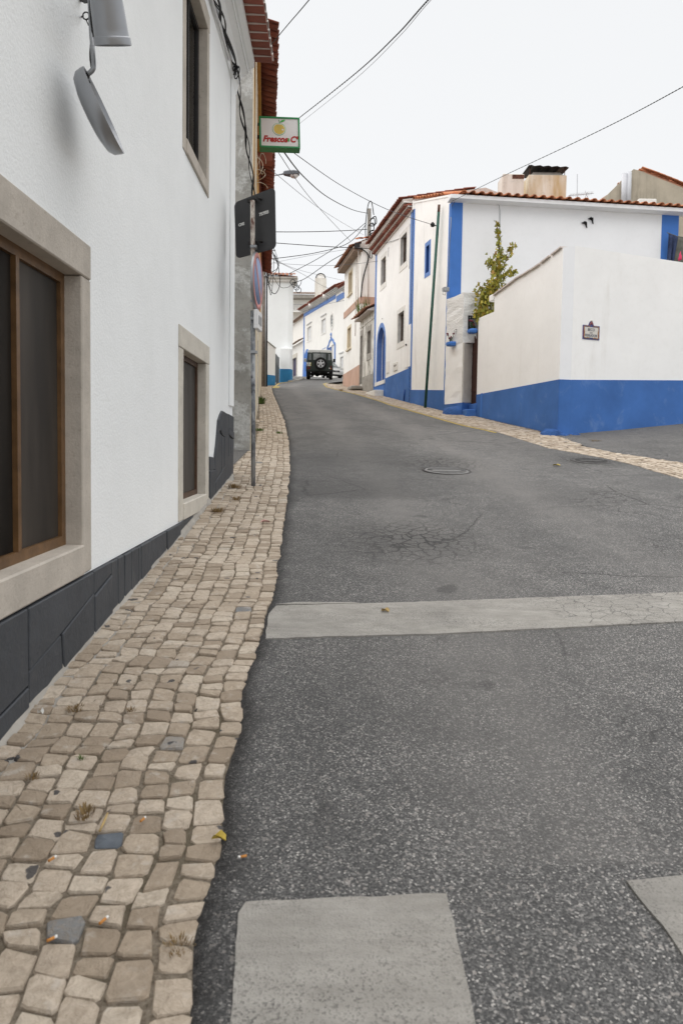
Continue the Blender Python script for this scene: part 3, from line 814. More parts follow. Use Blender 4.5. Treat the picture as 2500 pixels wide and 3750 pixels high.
# ------------------------------------------------------------------ the white house on the left
WL = Wall((-1.285, 0), (-1.285 - .0185 * 12, 12))
lh = thing('white_house', 'white rendered house on the left with grey painted stone base and stone windows', 'house', WL.pt(4.5, P(4.5)))
BW = (1.10, 3.67, .78, 2.51); UW = (5.96, 7.20, 3.98, 5.80); SW = (5.82, 7.265, .78, 2.47); LEND = 9.07
mb = MB()
out = [(-2.6, P(-2.6) - .2), (0, -.2), (LEND, P(LEND) - .2), (LEND, 6.44), (-2.6, 6.44)]
mb.wall(WL, out, [rect(*BW), rect(*UW), rect(*SW)], 0, .35, .30)
wall_o = mb.build('wall', WHITE_L, lh)
mb = MB(); c0 = WL.pt(-2.6, 0, -.3); c1 = WL.pt(LEND, 0, -.3)
mb.prism([(c0.x, c0.y, -1), (c1.x, c1.y - .004, -1), (c1.x - 6, c1.y - .1, -1), (c0.x - 6, c0.y, -1)], (0, 0, 7.3)); mb.build('rear_walls', WHITE_L, lh)
slab(WL, rect(8.72, LEND + .012, P(9) + .9, 6.02), 0, .018).build('corner_strip', WHITE_L, lh, bevel=.008)
# stone dressings: lintel, jambs, sill and joinery of each window
def dressed(bx, jw, lh_, sh, fmat, gmat, mull, mat, sill_proud=.02, proud=.012, rev=.10, lintel_split=None):
    s0, s1, z0, z1 = bx
    i = (s0 + jw, s1 - jw, z0 + sh, z1 - lh_)
    fr = window(lh, WL, i[0], i[1], i[2], i[3], rev, 0, .05, fmat, gmat, mull)
    slab(WL, rect(s0 + .002, s1 - .002, i[3], z1 - .002), -.28, proud).build('lintel', mat, fr, bevel=.006)
    for a, b in ((s0 + .002, i[0]), (i[1], s1 - .002)): slab(WL, rect(a, b, z0 + .004, i[3] - .003), -.28, proud - .003).build('jamb', mat, fr, bevel=.006)
    slab(WL, rect(i[0] - .0, i[1] + .0, z0 + .002, i[2]), -.28, sill_proud).build('sill', mat, fr, bevel=.008)
    return fr
a = WL.hit(40, 1500, -.1)[0]; b = WL.hit(60, 1500, -.1)[0]
f1 = dressed(BW, .13, .18, .16, WOOD, SCREEN_D, (((a + b) / 2 - 1.23) / (3.54 - 1.23), ((a + b) / 2 - 1.23) / (3.54 - 1.23) - .42), LIMESTONE)
f2 = dressed(UW, .11, .17, .13, IRON, PANE, (.5,), LIMESTONE)
f3 = dressed(SW, .17, .19, .15, WOOD_D, SCREEN_G, (.32,), LIMESTONE_L)
# curtain folds behind the small window's glass
for fr_, (s0, s1, z0, z1), cm, fold in ((f2, (6.04, 7.12, 4.08, 5.66), CURTAIN_B, .002),):
    mb = MB(); nx = int((s1 - s0) / .018); vs = []
    for j in range(7):
        for i in range(nx + 1):
            s = s0 + (s1 - s0) * i / nx; ph = s * 38 + 1.6 * math.sin(s * 7) + .5 * math.sin(j * 1.1 + s * 9)
            vs.append(WL.pt(s + .01 * math.sin(j + s * 5), z0 + (z1 - z0) * j / 6, -.165 + fold * math.sin(ph) * (.5 + j / 12)))
    mb.add(vs, [(j * (nx + 1) + i, j * (nx + 1) + i + 1, (j + 1) * (nx + 1) + i + 1, (j + 1) * (nx + 1) + i) for j in range(6) for i in range(nx)], 0, True); mb.build('curtain', cm, fr_, fix=False)
# grey painted stone base: each stone proud of a dark recessed backing
top0 = .775
mb = MB(); mb.prism([WL.pt(s, z, .004) for s, z in ((-2.6, P(-2.6) - .1), (0, -.1), (5.9, P(5.9) - .1), (5.9, top0), (-2.6, top0))], -WL.N3 * .02)
mb.prism([WL.pt(s, z, .004) for s, z in ((7.27, P(7.27) - .1), (LEND, P(LEND) - .1), (LEND, 1.62), (8.2, 1.62), (7.8, 1.0), (7.27, 1.0))], -WL.N3 * .02)
dado = mb.build('stone_base', JOINT, lh)
def dstone(pts, jit=.006):
    c = (sum(p[0] for p in pts) / len(pts), sum(p[1] for p in pts) / len(pts)); q = []
    for a, b in pts:
        d = math.hypot(a - c[0], b - c[1]); k = 1 - .006 / max(d, .02)
        q.append((c[0] + (a - c[0]) * k, c[1] + (b - c[1]) * k))
    pr = .022 + random.uniform(-.004, .006)
    slab(WL, q, -.01, pr).build('dado_stone', GREYPAINT, dado, bevel=.005)
sp = [-.9, -.2, .45, 1.05, 1.6, 2.1, 2.55, 2.86, 3.67, 3.98, 4.10, 4.22, 4.36, 4.52, 4.60, 4.86, 5.34, 5.82]
for a, b in zip(sp, sp[1:]):
    za, zb = P(a) - .06, P(b) - .06; tp = top0 - .0 + random.uniform(-.004, .004)
    if a < 2.6 and a > -.5:
        mid = (a * .45 + b * .55, .42 + random.uniform(-.05, .05)); h = .45 + random.uniform(-.06, .06)
        dstone([(a, za), (b, zb), (b, h + .03), (a, h)]); dstone([(a, h), (b, h + .03), (b, tp), (a, tp)])
    elif 2.8 < a < 3.6:
        dstone([(a, za), (3.25, P(3.25) - .06), (3.22, .56), (a, .50)]); dstone([(a, .50), (3.22, .56), (b, .66), (b, tp), (a, tp)]); dstone([(3.25, P(3.25) - .06), (b, zb), (b, .66), (3.22, .56)])
    elif 3.6 < a < 3.9:
        dstone([(a, za), (b, zb), (b, .70), (a, .64)]); dstone([(a, .64), (b, .70), (b, tp), (a, tp)])
    else:
        k = random.uniform(-.02, .02)
        dstone([(a, za), (b, zb), (b + (k if b < 5.8 else 0), tp), (a + (k if a > 3.9 else 0), tp)])
slab(WL, [(5.82, P(5.82) - .06), (7.265, P(7.265) - .06), (7.265, .775), (5.82, .775)], -.01, .016).build('dado_stone', GREYPAINT, dado, bevel=.004)
H = lambda px, py: WL.hit(px, py)
def S(s, z): return (s, z)
for st in ([(7.275, P(7.27) - .06), (7.62, P(7.6) - .06), (7.62, 1.16), (7.275, 1.16)], [(7.275, 1.16), (7.62, 1.16), (7.56, 1.30), (7.275, 1.315)],
           [(7.62, P(7.6) - .06), (8.06, P(8.06) - .06), (8.06, 1.12), (7.62, 1.02)], [(7.62, 1.02), (8.06, 1.12), (8.06, 1.55), (7.86, 1.60), (7.60, 1.31)],
           [(7.60, 1.31), (7.86, 1.60), (7.98, 1.60), (7.98, 1.80), (7.82, 1.72), (7.70, 1.45)], [(7.98, 1.60), (8.06, 1.55), (8.30, 1.52), (8.30, 1.83), (8.08, 1.84), (7.98, 1.80)],
           [(8.06, P(8.06) - .06), (8.40, P(8.4) - .06), (8.40, 1.20), (8.06, 1.12)], [(8.06, 1.12), (8.24, 1.16), (8.24, 1.53), (8.06, 1.55)], [(8.24, 1.16), (8.40, 1.20), (8.40, 1.52), (8.24, 1.53)],
           [(8.40, P(8.4) - .06), (8.62, P(8.6) - .06), (8.62, 1.82), (8.30, 1.83), (8.30, 1.52), (8.40, 1.52)], [(8.62, P(8.6) - .06), (LEND, P(LEND) - .06), (LEND, 1.36), (8.62, 1.28)],
           [(8.62, 1.28), (8.80, 1.31), (8.74, 1.52), (8.62, 1.56)], [(8.80, 1.31), (LEND, 1.36), (LEND, 1.50), (8.74, 1.52)], [(8.62, 1.56), (LEND, 1.50), (LEND, 1.60), (8.62, 1.64)], [(8.62, 1.64), (LEND, 1.60), (LEND, 1.80), (8.62, 1.82)]):
    dstone(st)
# cornice and eaves
prof = [(0, 5.98), (.02, 5.98), (.03, 6.03), (.055, 6.12), (.10, 6.20), (.16, 6.25), (.175, 6.25), (.175, 6.30), (.20, 6.30), (.25, 6.33), (.25, 6.42), (0, 6.42)]
mb = MB(); mb.prism([WL.pt(LEND + .05, z, o) for o, z in prof], WL.U3 * -(LEND + 2.7)); mb.build('cornice', WHITE_L, lh)
upv = slope(WL, R(20))
mb = MB(); mb.prism([WL.pt(-2.6, 6.42, .24), WL.pt(-2.6, 6.46, .26), WL.pt(-2.6, 8.6, -5.8), WL.pt(-2.6, 6.42, -5.8)], WL.U3 * (LEND + 2.6)); mb.build('roof_deck', MORTAR, lh)
FLAT_UNDER = TILE_RED
# eaves course: flat red tiles with mortar between, whitewashed ends
n0 = 0; s = 5.6
while s < LEND - .02:
    wdt = .172
    for (mat_, z_, th_, nm, a0, a1, o0, o1) in ((FLAT_UNDER, 6.43, .022, 'eaves_tile', s + .007, s + wdt - .007, .14, .475),):
        mb = MB(); seg = 5; r0 = []; r1 = []
        for k in range(seg + 1):
            ss = a0 + (a1 - a0) * k / seg; sag = -.012 * math.sin(math.pi * k / seg)
            r0.append((ss, sag)); 
        ringA = [WL.pt(ss, z_ + sg, o1) for ss, sg in r0] + [WL.pt(ss, z_ + th_ + sg, o1) for ss, sg in reversed(r0)]
        ringB = [WL.pt(ss, z_ + sg + .02, o0) for ss, sg in r0] + [WL.pt(ss, z_ + th_ + sg + .02, o0) for ss, sg in reversed(r0)]
        mb.loft([ringA, ringB]); mb.build(nm, mat_, lh)
    mb = MB(); pz = 6.44
    arc = [WL.pt(s + wdt / 2 + wdt * .47 * math.cos(math.pi * k / 6), pz + .02 + .05 * math.sin(math.pi * k / 6), .49) for k in range(7)]
    arc2 = [WL.pt(s + wdt / 2 + wdt * .40 * math.cos(math.pi * k / 6), pz + .018 + .038 * math.sin(math.pi * k / 6), .49) for k in range(6, -1, -1)]
    mb.prism(arc + arc2, upv * .06); mb.build('tile_end', TILE_WHITE, lh)
    slab(WL, rect(s - .007, s + .007, 6.425, 6.47), .14, .47).build('mortar_joint', MORTAR, lh)
    s += wdt
tile_roof(lh, WL.pt(-2.4, 6.455, .43), WL.U3, upv, LEND + 2.4, 3.0, .172, .42, TILE_RED, 1, 80)

# wall wiring on the white house
cb = thing('cable_bundle', 'black cable bundle running down the white house under the eaves', 'cable', WL.pt(8, 5.4, .05))
pthW = [WL.P3(px, py, .06) for px, py in ((770, -70), (791, 0), (809, 59), (826, 120), (852, 212), (864, 262))]
far = [at(px, py, y) for px, py, y in ((880, 357, 9.6), (888, 434, 10.0), (903, 510, 10.5), (913, 574, 10.9), (921, 640, 11.2), (926, 700, 11.25), (934, 760, 11.5))]
def spl(pts, n=6):
    pts = [Vector(p) for p in pts]; out = []
    for i in range(len(pts) - 1):
        p0, p1, p2, p3 = pts[max(i - 1, 0)], pts[i], pts[i + 1], pts[min(i + 2, len(pts) - 1)]
        for k in range(n):
            t = k / n
            out.append(.5 * ((2 * p1) + (p2 - p0) * t + (2 * p0 - 5 * p1 + 4 * p2 - p3) * t * t + (3 * p1 - p0 - 3 * p2 + p3) * t ** 3))
    return out + [pts[-1]]
full = spl(pthW + far)
for k in range(5):
    ph = random.random() * 6; off = [Vector((.028 * math.sin(ph + i * .35 + k), .02 * math.cos(i * .4 + k), .02 * math.sin(i * .27 + ph))) for i in range(len(full))]
    mb = MB(); mb.tube([p + o for p, o in zip(full, off)], .0065 + .003 * (k % 2), 6); mb.build('cable', BLACK, cb)
mb = MB()
for k in range(3):
    c = WL.P3(862 + k * 3, 250 + 8 * k, .08); mb.tube([c + Vector((.03 * math.cos(q), .05 * math.sin(q), .06 * math.sin(q + k))) for q in [2 * math.pi * j / 12 for j in range(13)]], .007, 6)
mb.build('tied_coil', BLACK, cb)
for k, (d, z) in enumerate(((.02, 0), (.035, 14))):
    mb = MB(); mb.tube([WL.P3(px, py + z, d) for px, py in ((770, -40), (787, 20), (805, 80), (823, 145), (838, 205))], .012, 6)
    tag(mb.build('wall_conduit', SIGN_WHITE), ('upper' if k == 0 else 'lower') + ' pale thin conduit on the white house beside the black cables', 'conduit')

# wall lamps
DY = 3.35
lamp = thing('wall_lamp', 'grey metal dish lampshade on a bent iron rod on the white wall', 'lamp', WL.P3(315, 60, 0))
rod = [at(px, py, y) for px, py, y in ((326, -60, 3.40), (331, 20, 3.40), (335, 110, 3.38), (341, 190, 3.36), (344, 240, 3.35), (338, 258, 3.35), (322, 272, 3.35))]
mb = MB(); mb.tube(spl(rod, 4), .0115, 10); mb.build('rod', STEEL, lamp)
mb = MB(); e = at(316, 58, 3.42)
mb.tube([e + RT * .016 * math.cos(q) + UP * .018 * math.sin(q) for q in [2 * math.pi * k / 14 for k in range(15)]], .0035, 6)
e2 = WL.P3(300, 62, .0); mb.tube([e2, e - RT * .014], .004, 6)
mb.build('wall_eye', IRON, lamp)
mb = MB(); mb.tube([e - UP * .018, at(325, 92, 3.39), at(334, 95, 3.38)], .003, 5)
mb.tube(spl([at(336, -20, 3.39), at(341, 60, 3.37), at(335, 140, 3.37), at(331, 200, 3.36), at(335, 245, 3.35)], 5), .0045, 5)
mb.tube(spl([at(329, -20, 3.39), at(334, 70, 3.37), at(341, 130, 3.37), at(337, 200, 3.36), at(336, 245, 3.35)], 5), .0055, 5); mb.build('lamp_wire', BLACK, lamp)
# dish: axis points right and a little up and towards the street
ctr = at(362, 415, DY); ax = (RT * .92 + UP * .40 + FW * .045).normalized()
r = .196
mb = MB(); mb.lathe([(r, .030), (r - .001, .015), (r - .008, -.015), (r - .03, -.036), (r * .55, -.050), (.001, -.055)], ctr, ax, 40)
mb.lathe([(r, .030), (r - .006, .030), (r - .010, -.010), (r - .035, -.030), (r * .5, -.044), (.001, -.048)], ctr, ax, 40); mb.build('shade', ALU, lamp, fix=False)
ref = (UP - ax * UP.dot(ax)).normalized(); tp = ctr + ref * (r - .01)
mb = MB(); mb.tube([rod[-1], tp + ax * .012], .015, 10); [mb.tube([tp + ax * .016 - ref * (.015 + .02 * k) - FW * .006, tp + ax * .024 - ref * (.015 + .02 * k) - FW * .006], .007, 8) for k in range(2)]; mb.build('clamp', IRON, lamp)
lamp2 = thing('lamp_hood', 'grey metal bell-shaped lamp hood hanging at the top left', 'lamp', at(345, 0, 3.5))
base = at(410, 136, 3.3); axh = (UP * .86 - RT * .01 - FW * .50).normalized()
mb = MB(); mb.lathe([(.0835, -.035), (.0845, -.0345), (.0848, -.030), (.0845, -.004), (.0840, -.001), (.0795, .0005), (.0788, .003), (.0775, .03), (.074, .12), (.068, .22), (.055, .33), (.03, .40), (.001, .41)], base, axh, 48)
mb.lathe([(.0835, -.035), (.080, -.0345), (.077, .0), (.072, .12), (.065, .22), (.05, .32), (.001, .39)], base, axh, 48); mb.build('hood', ALU, lamp2, fix=False)
mb = MB(); mb.tube([at(310, 4, 3.5), at(330, 2, 3.45), at(352, 8, 3.38)], .011, 8); mb.tube([WL.P3(296, 0, 0), at(310, 4, 3.5)], .008, 8); mb.build('bracket', IRON, lamp2)

# ------------------------------------------------------------------ ochre house beyond the alley
GA = Wall((-6.5, 11.35), (-1.51, 11.35)); YA1 = 15.7; xs_ = lambda y: -1.51 - .111 * (y - 11.35)
OA = Wall((-1.51, 11.35), (xs_(YA1), YA1)); OB = Wall((xs_(YA1), YA1), (xs_(28), 28)); OC = Wall((xs_(28), 28), (xs_(34.2), 34.2))
EZ = 8.12
oh = thing('ochre_house', 'ochre house with peeling grey end wall beyond the alley', 'house', (-2.4, 13, P(13)))
mb = MB(); mb.wall(GA, [(0, P(11) - .3), (GA.L, P(11) - .3), (GA.L, EZ), (GA.L - 2.5, EZ + .9), (0, EZ)], [], 0, .06); mb.build('end_wall', PEEL, oh)
mb = MB(); mb.wall(OA, [(0.075, P(11) - .3), (OA.L, P(YA1) - .3), (OA.L, EZ), (0.075, EZ)], [], -.004, .05); mb.build('street_wall', OCHRE, oh)
slab(OA, [(-.003, P(11.3)), (.05, P(11.3)), (.05, EZ), (-.003, EZ)], -.01, .008).build('corner_band', YELLOWISH, oh)
slab(OA, [(.05, P(11.4)), (OA.L, P(YA1)), (OA.L, P(YA1) + 2.9), (.05, P(11.4) + 3.1)], -.01, .006).build('lower_render', YELLOWISH, oh)
mb = MB(); mb.prism([(-1.8, 11.6, 0), (xs_(YA1) - .3, YA1, 0), (-6.4, YA1, 0), (-6.4, 11.6, 0)], (0, 0, EZ - .05)); mb.build('rear_walls', OCHRE, oh)
slab(OA, rect(.0, OA.L, EZ - .16, EZ), -.1, .10).build('eaves_board', OCHRE, oh)
ua = slope(OA, R(18))
mb = MB(); mb.prism([OA.pt(-.05, EZ + .0, .06), OA.pt(-.05, EZ + .12, .06), OA.pt(-.05, EZ + .95, -2.6), OA.pt(-.05, EZ, -2.6)], OA.U3 * (OA.L + .05)); mb.build('eaves_soffit', TILE_RED, oh)
tile_roof(oh, OA.pt(-.08, EZ + .03, .38), OA.U3, ua, OA.L + .05, 2.9, .2, .42, TILE_RED, 2, 120)
# second ochre stretch
oh2 = thing('yellow_house', 'narrow yellowed house front behind the shop sign, red tiled eaves', 'house', (-2.6, 20, P(20)))
mb = MB(); mb.wall(OB, [(.004, P(YA1) - .3), (OB.L, P(28) - .3), (OB.L, EZ), (.004, EZ)], [], 0, .3); mb.build('street_wall', YELLOWISH, oh2)
slab(OB, [(.004, P(YA1) + 3.2), (OB.L, P(28) + 2.6), (OB.L, EZ), (.004, EZ)], -.01, .008).build('upper_render', OCHRE, oh2)
mb = MB(); mb.prism([(xs_(YA1) - .3, YA1 + .01, 0), (xs_(28) - .3, 28, 0), (-8, 28, 0), (-8, YA1 + .01, 0)], (0, 0, EZ - .05)); mb.build('rear_walls', YELLOWISH, oh2)
ub = slope(OB, R(18))
mb = MB(); mb.prism([OB.pt(.01, EZ + .0, .06), OB.pt(.01, EZ + .12, .06), OB.pt(.01, EZ + .95, -2.6), OB.pt(.01, EZ, -2.6)], OB.U3 * (OB.L)); mb.build('eaves_soffit', TILE_RED, oh2)
slab(OB, rect(.03, .35, EZ - .32, EZ - .02), -.05, .34).build('eaves_box', TILE_RED, oh2); slab(OB, rect(.02, .36, EZ - .02, EZ + .02), -.05, .36).build('eaves_cap', TILE_WHITE, oh2)
tile_roof(oh2, OB.pt(0, EZ + .03, .38), OB.U3, ub, OB.L, 2.9, .2, .42, TILE_RED, 1, 130)
slab(OB, rect(3.0, 3.9, P(19) + .05, P(19) + 2.2), -.05, .012).build('door', MOULDY, oh2)
pw = thing('plastered_wall', 'low pale plastered wall between the yellow house and wooden pole', 'wall', (-3.7, 31, P(31)))
mb = MB(); mb.wall(OC, [(.004, P(28) - .3), (OC.L, P(34.2) - .3), (OC.L, P(34) + 2.6), (.004, P(28) + 3.2)], [], 0, .35); mb.build('wall', YELLOWISH, pw)
# loose cream cables on the ochre front
lc = thing('cream_cables', 'cream cables hanging loose down the ochre house front', 'cable', OA.pt(1, P(12), .05))
for k in range(9):
    s_ = .12 + .17 * k + random.uniform(-.03, .03); z0 = P(12) + 2.2 + random.uniform(-.6, .6)
    mb = MB(); mb.tube([OA.pt(s_ + .03 * nz(z * 1.3, k), z, .03 + .02 * nz(z, k * 2)) for z in [z0 + (EZ - .2 - z0) * q / 14 for q in range(15)]], .008 + .004 * (k % 2), 5); mb.build('cable', CABLE_W if k % 3 else YELLOWISH, lc)
for k, (px, py, rx, rz_) in enumerate(((945, 610, .09, .16), (962, 600, .06, .20), (950, 640, .12, .10), (955, 690, .14, .12), (940, 590, .05, .13))):
    c = at(px, py, 13.2 + .5 * k); mb = MB()
    mb.tube([c + Vector((rx * math.cos(q), .05 * math.sin(q * 2), rz_ * math.sin(q))) for q in [2 * math.pi * j / 20 for j in range(19 if k % 2 else 21)]], .007, 5); mb.build('cable_loop', CABLE_W, lc)

# ------------------------------------------------------------------ shop sign
def frame3(o, right, up):
    x = Vector(right).normalized(); y = (Vector(up) - x * x.dot(Vector(up))).normalized(); z = x.cross(y)
    return lambda a, b, c=0: Vector(o) + x * a + y * b + z * c
SY = 13.4
pTL, pTR, pBL = at(948, 424, SY), at(1097, 430, SY + .1), at(948, 540, SY)
sgn = thing('shop_sign', 'green framed white shop sign with apple and red lettering, jutting from ochre house', 'sign', at(935, 500, SY))
rv = (pTR - pTL); w_ = rv.length; h_ = (at(948, 538, SY) - pTL).length
q = frame3(pTL, rv, (0, 0, 1)); TH_ = .24
def sbox(a0, a1, b0, b1, c0, c1, name, mat, parent=sgn, bevel=0):
    mb = MB(); mb.prism([q(a0, b0, c1), q(a1, b0, c1), q(a1, b1, c1), q(a0, b1, c1)], q(0, 0, c0) - q(0, 0, c1)); return mb.build(name, mat, parent, bevel=bevel)
fw = .034
sbox(fw, w_ - fw, -h_ + fw, -fw, -TH_ + .01, -.012, 'face', SIGN_WHITE)
sbox(0, w_, -fw, 0, -TH_, 0, 'frame_top', SIGN_GREEN, bevel=.004); sbox(0, w_, -h_, -h_ + fw, -TH_, 0, 'frame_bottom', SIGN_GREEN, bevel=.004)
sbox(0, fw, -h_ + fw, -fw, -TH_, 0, 'frame_side', SIGN_GREEN); sbox(w_ - fw, w_, -h_ + fw, -fw, -TH_, 0, 'frame_side', SIGN_GREEN)
sbox(-.14, 0, -h_ * .62, -h_ * .56, -.16, -.08, 'bracket', RUST); sbox(-.14, 0, -h_ * .2, -h_ * .16, -.16, -.08, 'bracket', RUST)
cx_, cy_ = w_ * .485, -h_ * .395
def disc(cx, cy, rx, ry, c, name, mat, parent, n=28, th=.003, fr=q, notch=0):
    mb = MB(); pts = []
    for k in range(n):
        a = 2 * math.pi * k / n; rr = 1 - notch * max(0, math.cos(a - math.pi / 2)) ** 14
        pts.append(fr(cx + rx * math.cos(a) * rr, cy + ry * math.sin(a) * rr, c))
    mb.prism(pts, fr(0, 0, 0) - fr(0, 0, th)); return mb.build(name, mat, parent)
ap = disc(cx_, cy_, .128, .118, -.009, 'apple_outline', LEAF_PRINT, sgn, notch=.14); disc(cx_, cy_, .120, .110, -.007, 'apple_rim', SIGN_WHITE, ap, notch=.14); disc(cx_ + .004, cy_, .104, .098, -.005, 'apple_flesh', SIGN_YEL, ap, notch=.14); disc(cx_ + .07, cy_ - .012, .016, .016, -.0035, 'apple_shine', SIGN_WHITE, ap)
mb = MB(); mb.prism([q(cx_ + a, cy_ + b, -.006) for a, b in ((.02, .125), (.06, .13), (.10, .15), (.13, .18), (.09, .18), (.05, .165))], q(0, 0, 0) - q(0, 0, .003)); mb.build('apple_leaf', LEAF_PRINT, sgn)
mb = MB(); mb.tube([q(cx_ + .012, cy_ + .105, -.007), q(cx_ + .014, cy_ + .14, -.007), q(cx_ + .002, cy_ + .172, -.007)], .0045, 5); mb.build('apple_stalk', LEAF_PRINT, sgn)
ctr_t = q(w_ * .385, -h_ * .725, -.008)
place_text('Frescos', .155, SIGN_RED, sgn, ctr_t, rv, (0, 0, 1), shear=.25, bold=.0065, sx=.98)
place_text('&', .085, LEAF_PRINT, sgn, q(w_ * .70, -h_ * .735, -.008), rv, (0, 0, 1), shear=.25, bold=.004)
place_text('Cª', .155, SIGN_RED, sgn, q(w_ * .845, -h_ * .72, -.008), rv, (0, 0, 1), shear=.25, bold=.006)

# ------------------------------------------------------------------ road sign post
pb = gnd(928, 1783); ptop = at(925, 735, pb.y)
sp_ = thing('sign_post', 'paint-flaked grey sign post on the cobbles with dark panel and no-parking disc', 'road sign', pb)
def flaked():
    g = NT('flaking_post_paint')
    f = g.ramp(g.noise(14, 7, .7, g.coord((1, 1, .35))), [(.46, 0), (.54, 1)])
    b = g.mix(f, (.36, .37, .38), (.17, .18, .20))
    f2 = g.ramp(g.noise(3, 5, .6), [(.56, 0), (.60, 1)]); b = g.mix(f2, b, (.045, .05, .06))
    g.color(b).rough(.6).set(.2, .3); g.bump(f, .4, .003); return g.mt
FLAKED = flaked()
mb = MB(); mb.tube([pb - Vector((0, 0, .1)), pb + (ptop - pb) * .62], .027, 14); mb.build('post', FLAKED, sp_)
def rusty():
    g = NT('rust_streaked_white')
    f = g.ramp(g.noise(9, 8, .7, g.coord((2, 2, .4))), [(.42, 0), (.52, 1)]); b = g.mix(f, (.10, .03, .018), (.62, .58, .52))
    g.color(b).rough(.75); g.bump(f, .4, .003); return g.mt
RUSTY = rusty()
mb = MB(); mb.tube([pb + (ptop - pb) * .62, ptop], .0265, 14); mb.build('upper_post', RUSTY, sp_)
# rectangular panel seen from behind; right edge nearer
yL, yR = pb.y + .20, pb.y - .10
cTL, cTR, cBR, cBL = at(849, 738, yL), at(997, 680, yR), at(1001, 905, yR), at(856, 944, yL)
pr = ((cTR - cTL) + (cBR - cBL)) / 2; pn = pr.cross(Vector((0, 0, 1))).normalized()      # towards camera
def quad_pt(u, v): return cTL * (1 - u) * (1 - v) + cTR * u * (1 - v) + cBR * u * v + cBL * (1 - u) * v
ol = []; rc = .10
for (u0, v0, a0) in ((rc, rc * .8, 180), (1 - rc, rc * .8, 270), (1 - rc, 1 - rc * .8, 0), (rc, 1 - rc * .8, 90)):
    for k in range(6):
        a = R(a0 + 18 * k); ol.append(quad_pt(u0 + rc * math.cos(a), v0 + rc * .8 * math.sin(a)))
back = FW - pn * FW.dot(pn)
if pn.dot(FW) > 0: pn = -pn
# panel stands just behind the post
shift = (pb + Vector((0, 0, 0)) - quad_pt(.5, .5)).dot(pn); sh = pn * 0
mb = MB(); mb.prism([p - pn * .045 for p in ol], pn * -.012); panel = mb.build('panel', SIGN_BACK, sp_)
place_text('CMS', .046, LETTER_W, panel, quad_pt(.17, .43) - pn * .042, pr, (0, 0, 1), bold=.002)
place_text('757/03', .050, LETTER_W, panel, quad_pt(.735, .37) - pn * .042, pr, (0, 0, 1), bold=.002)
mb = MB()
for v in (.12, .84):
    c = quad_pt(.5, v); mb.box(c + pn * .0, (.10, .06, .035), Matrix.Rotation(math.atan2(pr.y, pr.x), 3, 'Z')); mb.tube([c + pr * .17 - pn * .05, c + pr * .17 + pn * .03], .014, 8)
mb.build('panel_clamps', IRON, sp_)
# no-parking disc, seen at a grazing angle
DYc = pb.y - .02; dc = at(942, 1031, DYc); rd = .335
da = (RT * .985 - FW * .05).normalized(); da = (da - Vector((0, 0, da.z * .9))).normalized()
dx = Vector((0, 0, 1)).cross(da).normalized(); q2 = frame3(dc, dx, (0, 0, 1))
mb = MB(); mb.lathe([(rd, -.02), (rd, .008), (rd - .012, .010), (.001, .010)], dc, da, 48); mb.lathe([(rd, -.02), (.001, -.02)], dc, da, 48); dd = mb.build('no_parking_disc', STEEL, sp_, fix=False)
def annulus(r0, r1, h, name, mat):
    mb = MB(); mb.lathe([(r0, h - .004), (r0, h), (r1, h), (r1, h - .004)], dc, da, 48); return mb.build(name, mat, dd)
annulus(rd * .80, rd * .97, .013, 'red_ring', RED_RING); mb = MB(); mb.lathe([(.001, .0125), (rd * .80, .0125), (rd * .80, .008)], dc, da, 48); mb.build('blue_field', BLUE_DISC, dd, fix=False)
mb = MB(); a = R(45); L = rd * .80
for sgn_ in (1,):
    ux, uy = math.cos(R(135)), math.sin(R(135)); px_, py_ = -uy, ux
    mb.prism([q2(ux * L * e + px_ * .03 * f, uy * L * e + py_ * .03 * f, .0155) for e, f in ((-1, -1), (1, -1), (1, 1), (-1, 1))], q2(0, 0, 0) - q2(0, 0, .005))
mb.build('red_bar', RED_RING, dd)
# supplementary plate
pc = at(943, 1175, pb.y - .01); q3 = frame3(pc, dx, (0, 0, 1))
mb = MB(); mb.prism([q3(a, b, .03) for a, b in ((-.15, -.11), (.15, -.11), (.15, .11), (-.15, .11))], q3(0, 0, -.02) - q3(0, 0, .03)); pl = mb.build('plate', SIGN_WHITE, sp_, bevel=.006)
mb = MB(); mb.prism([q3(a, b, .034) for a, b in ((-.10, -.05), (.10, -.05), (.10, .05), (-.10, .05))], q3(0, 0, 0) - q3(0, 0, .006)); mb.build('plate_bar', STEEL, pl)
for py in (905, 965, 1104, 1168, 1290): mb = MB(); mb.box(at(930, py, pb.y), (.075, .09, .03)); mb.build('post_clamp', STEEL, sp_)

# ------------------------------------------------------------------ street lamp on the house
ly = 22.5; wl_ = OB.pt((ly - YA1) * 1.006, EZ + .3, -.2)
sl = thing('street_lamp', 'grey street lamp head on a thin arm above the sign panel', 'street lamp', wl_)
tip = at(1042, 636, ly)
mb = MB(); mb.tube([wl_ + Vector((0, 0, .2)), at(985, 646, ly), tip], .028, 8); mb.build('arm', STEEL, sl)
hd = at(1092, 638, ly) - tip; hl = hd.length; qf = frame3(tip, hd, (0, 0, 1))
mb = MB(); rings = []
for t, hw, zt, zb in ((-.10, .05, .05, -.03), (0, .085, .075, -.045), (.35, .12, .095, -.06), (.7, .15, .10, -.05), (1.0, .13, .085, -.02), (1.08, .09, .05, .0)):
    rings.append([qf(t * hl, zb, -hw), qf(t * hl, zb, hw), qf(t * hl, zt * .6, hw), qf(t * hl, zt, hw * .6), qf(t * hl, zt, -hw * .6), qf(t * hl, zt * .6, -hw)])
LAMPGREY = simple('lamp_grey', (.11, .12, .135), .5, .1, 4, 0); mb.loft(rings); mb.build('housing', LAMPGREY, sl, bevel=.01)
mb = MB(); rings = []
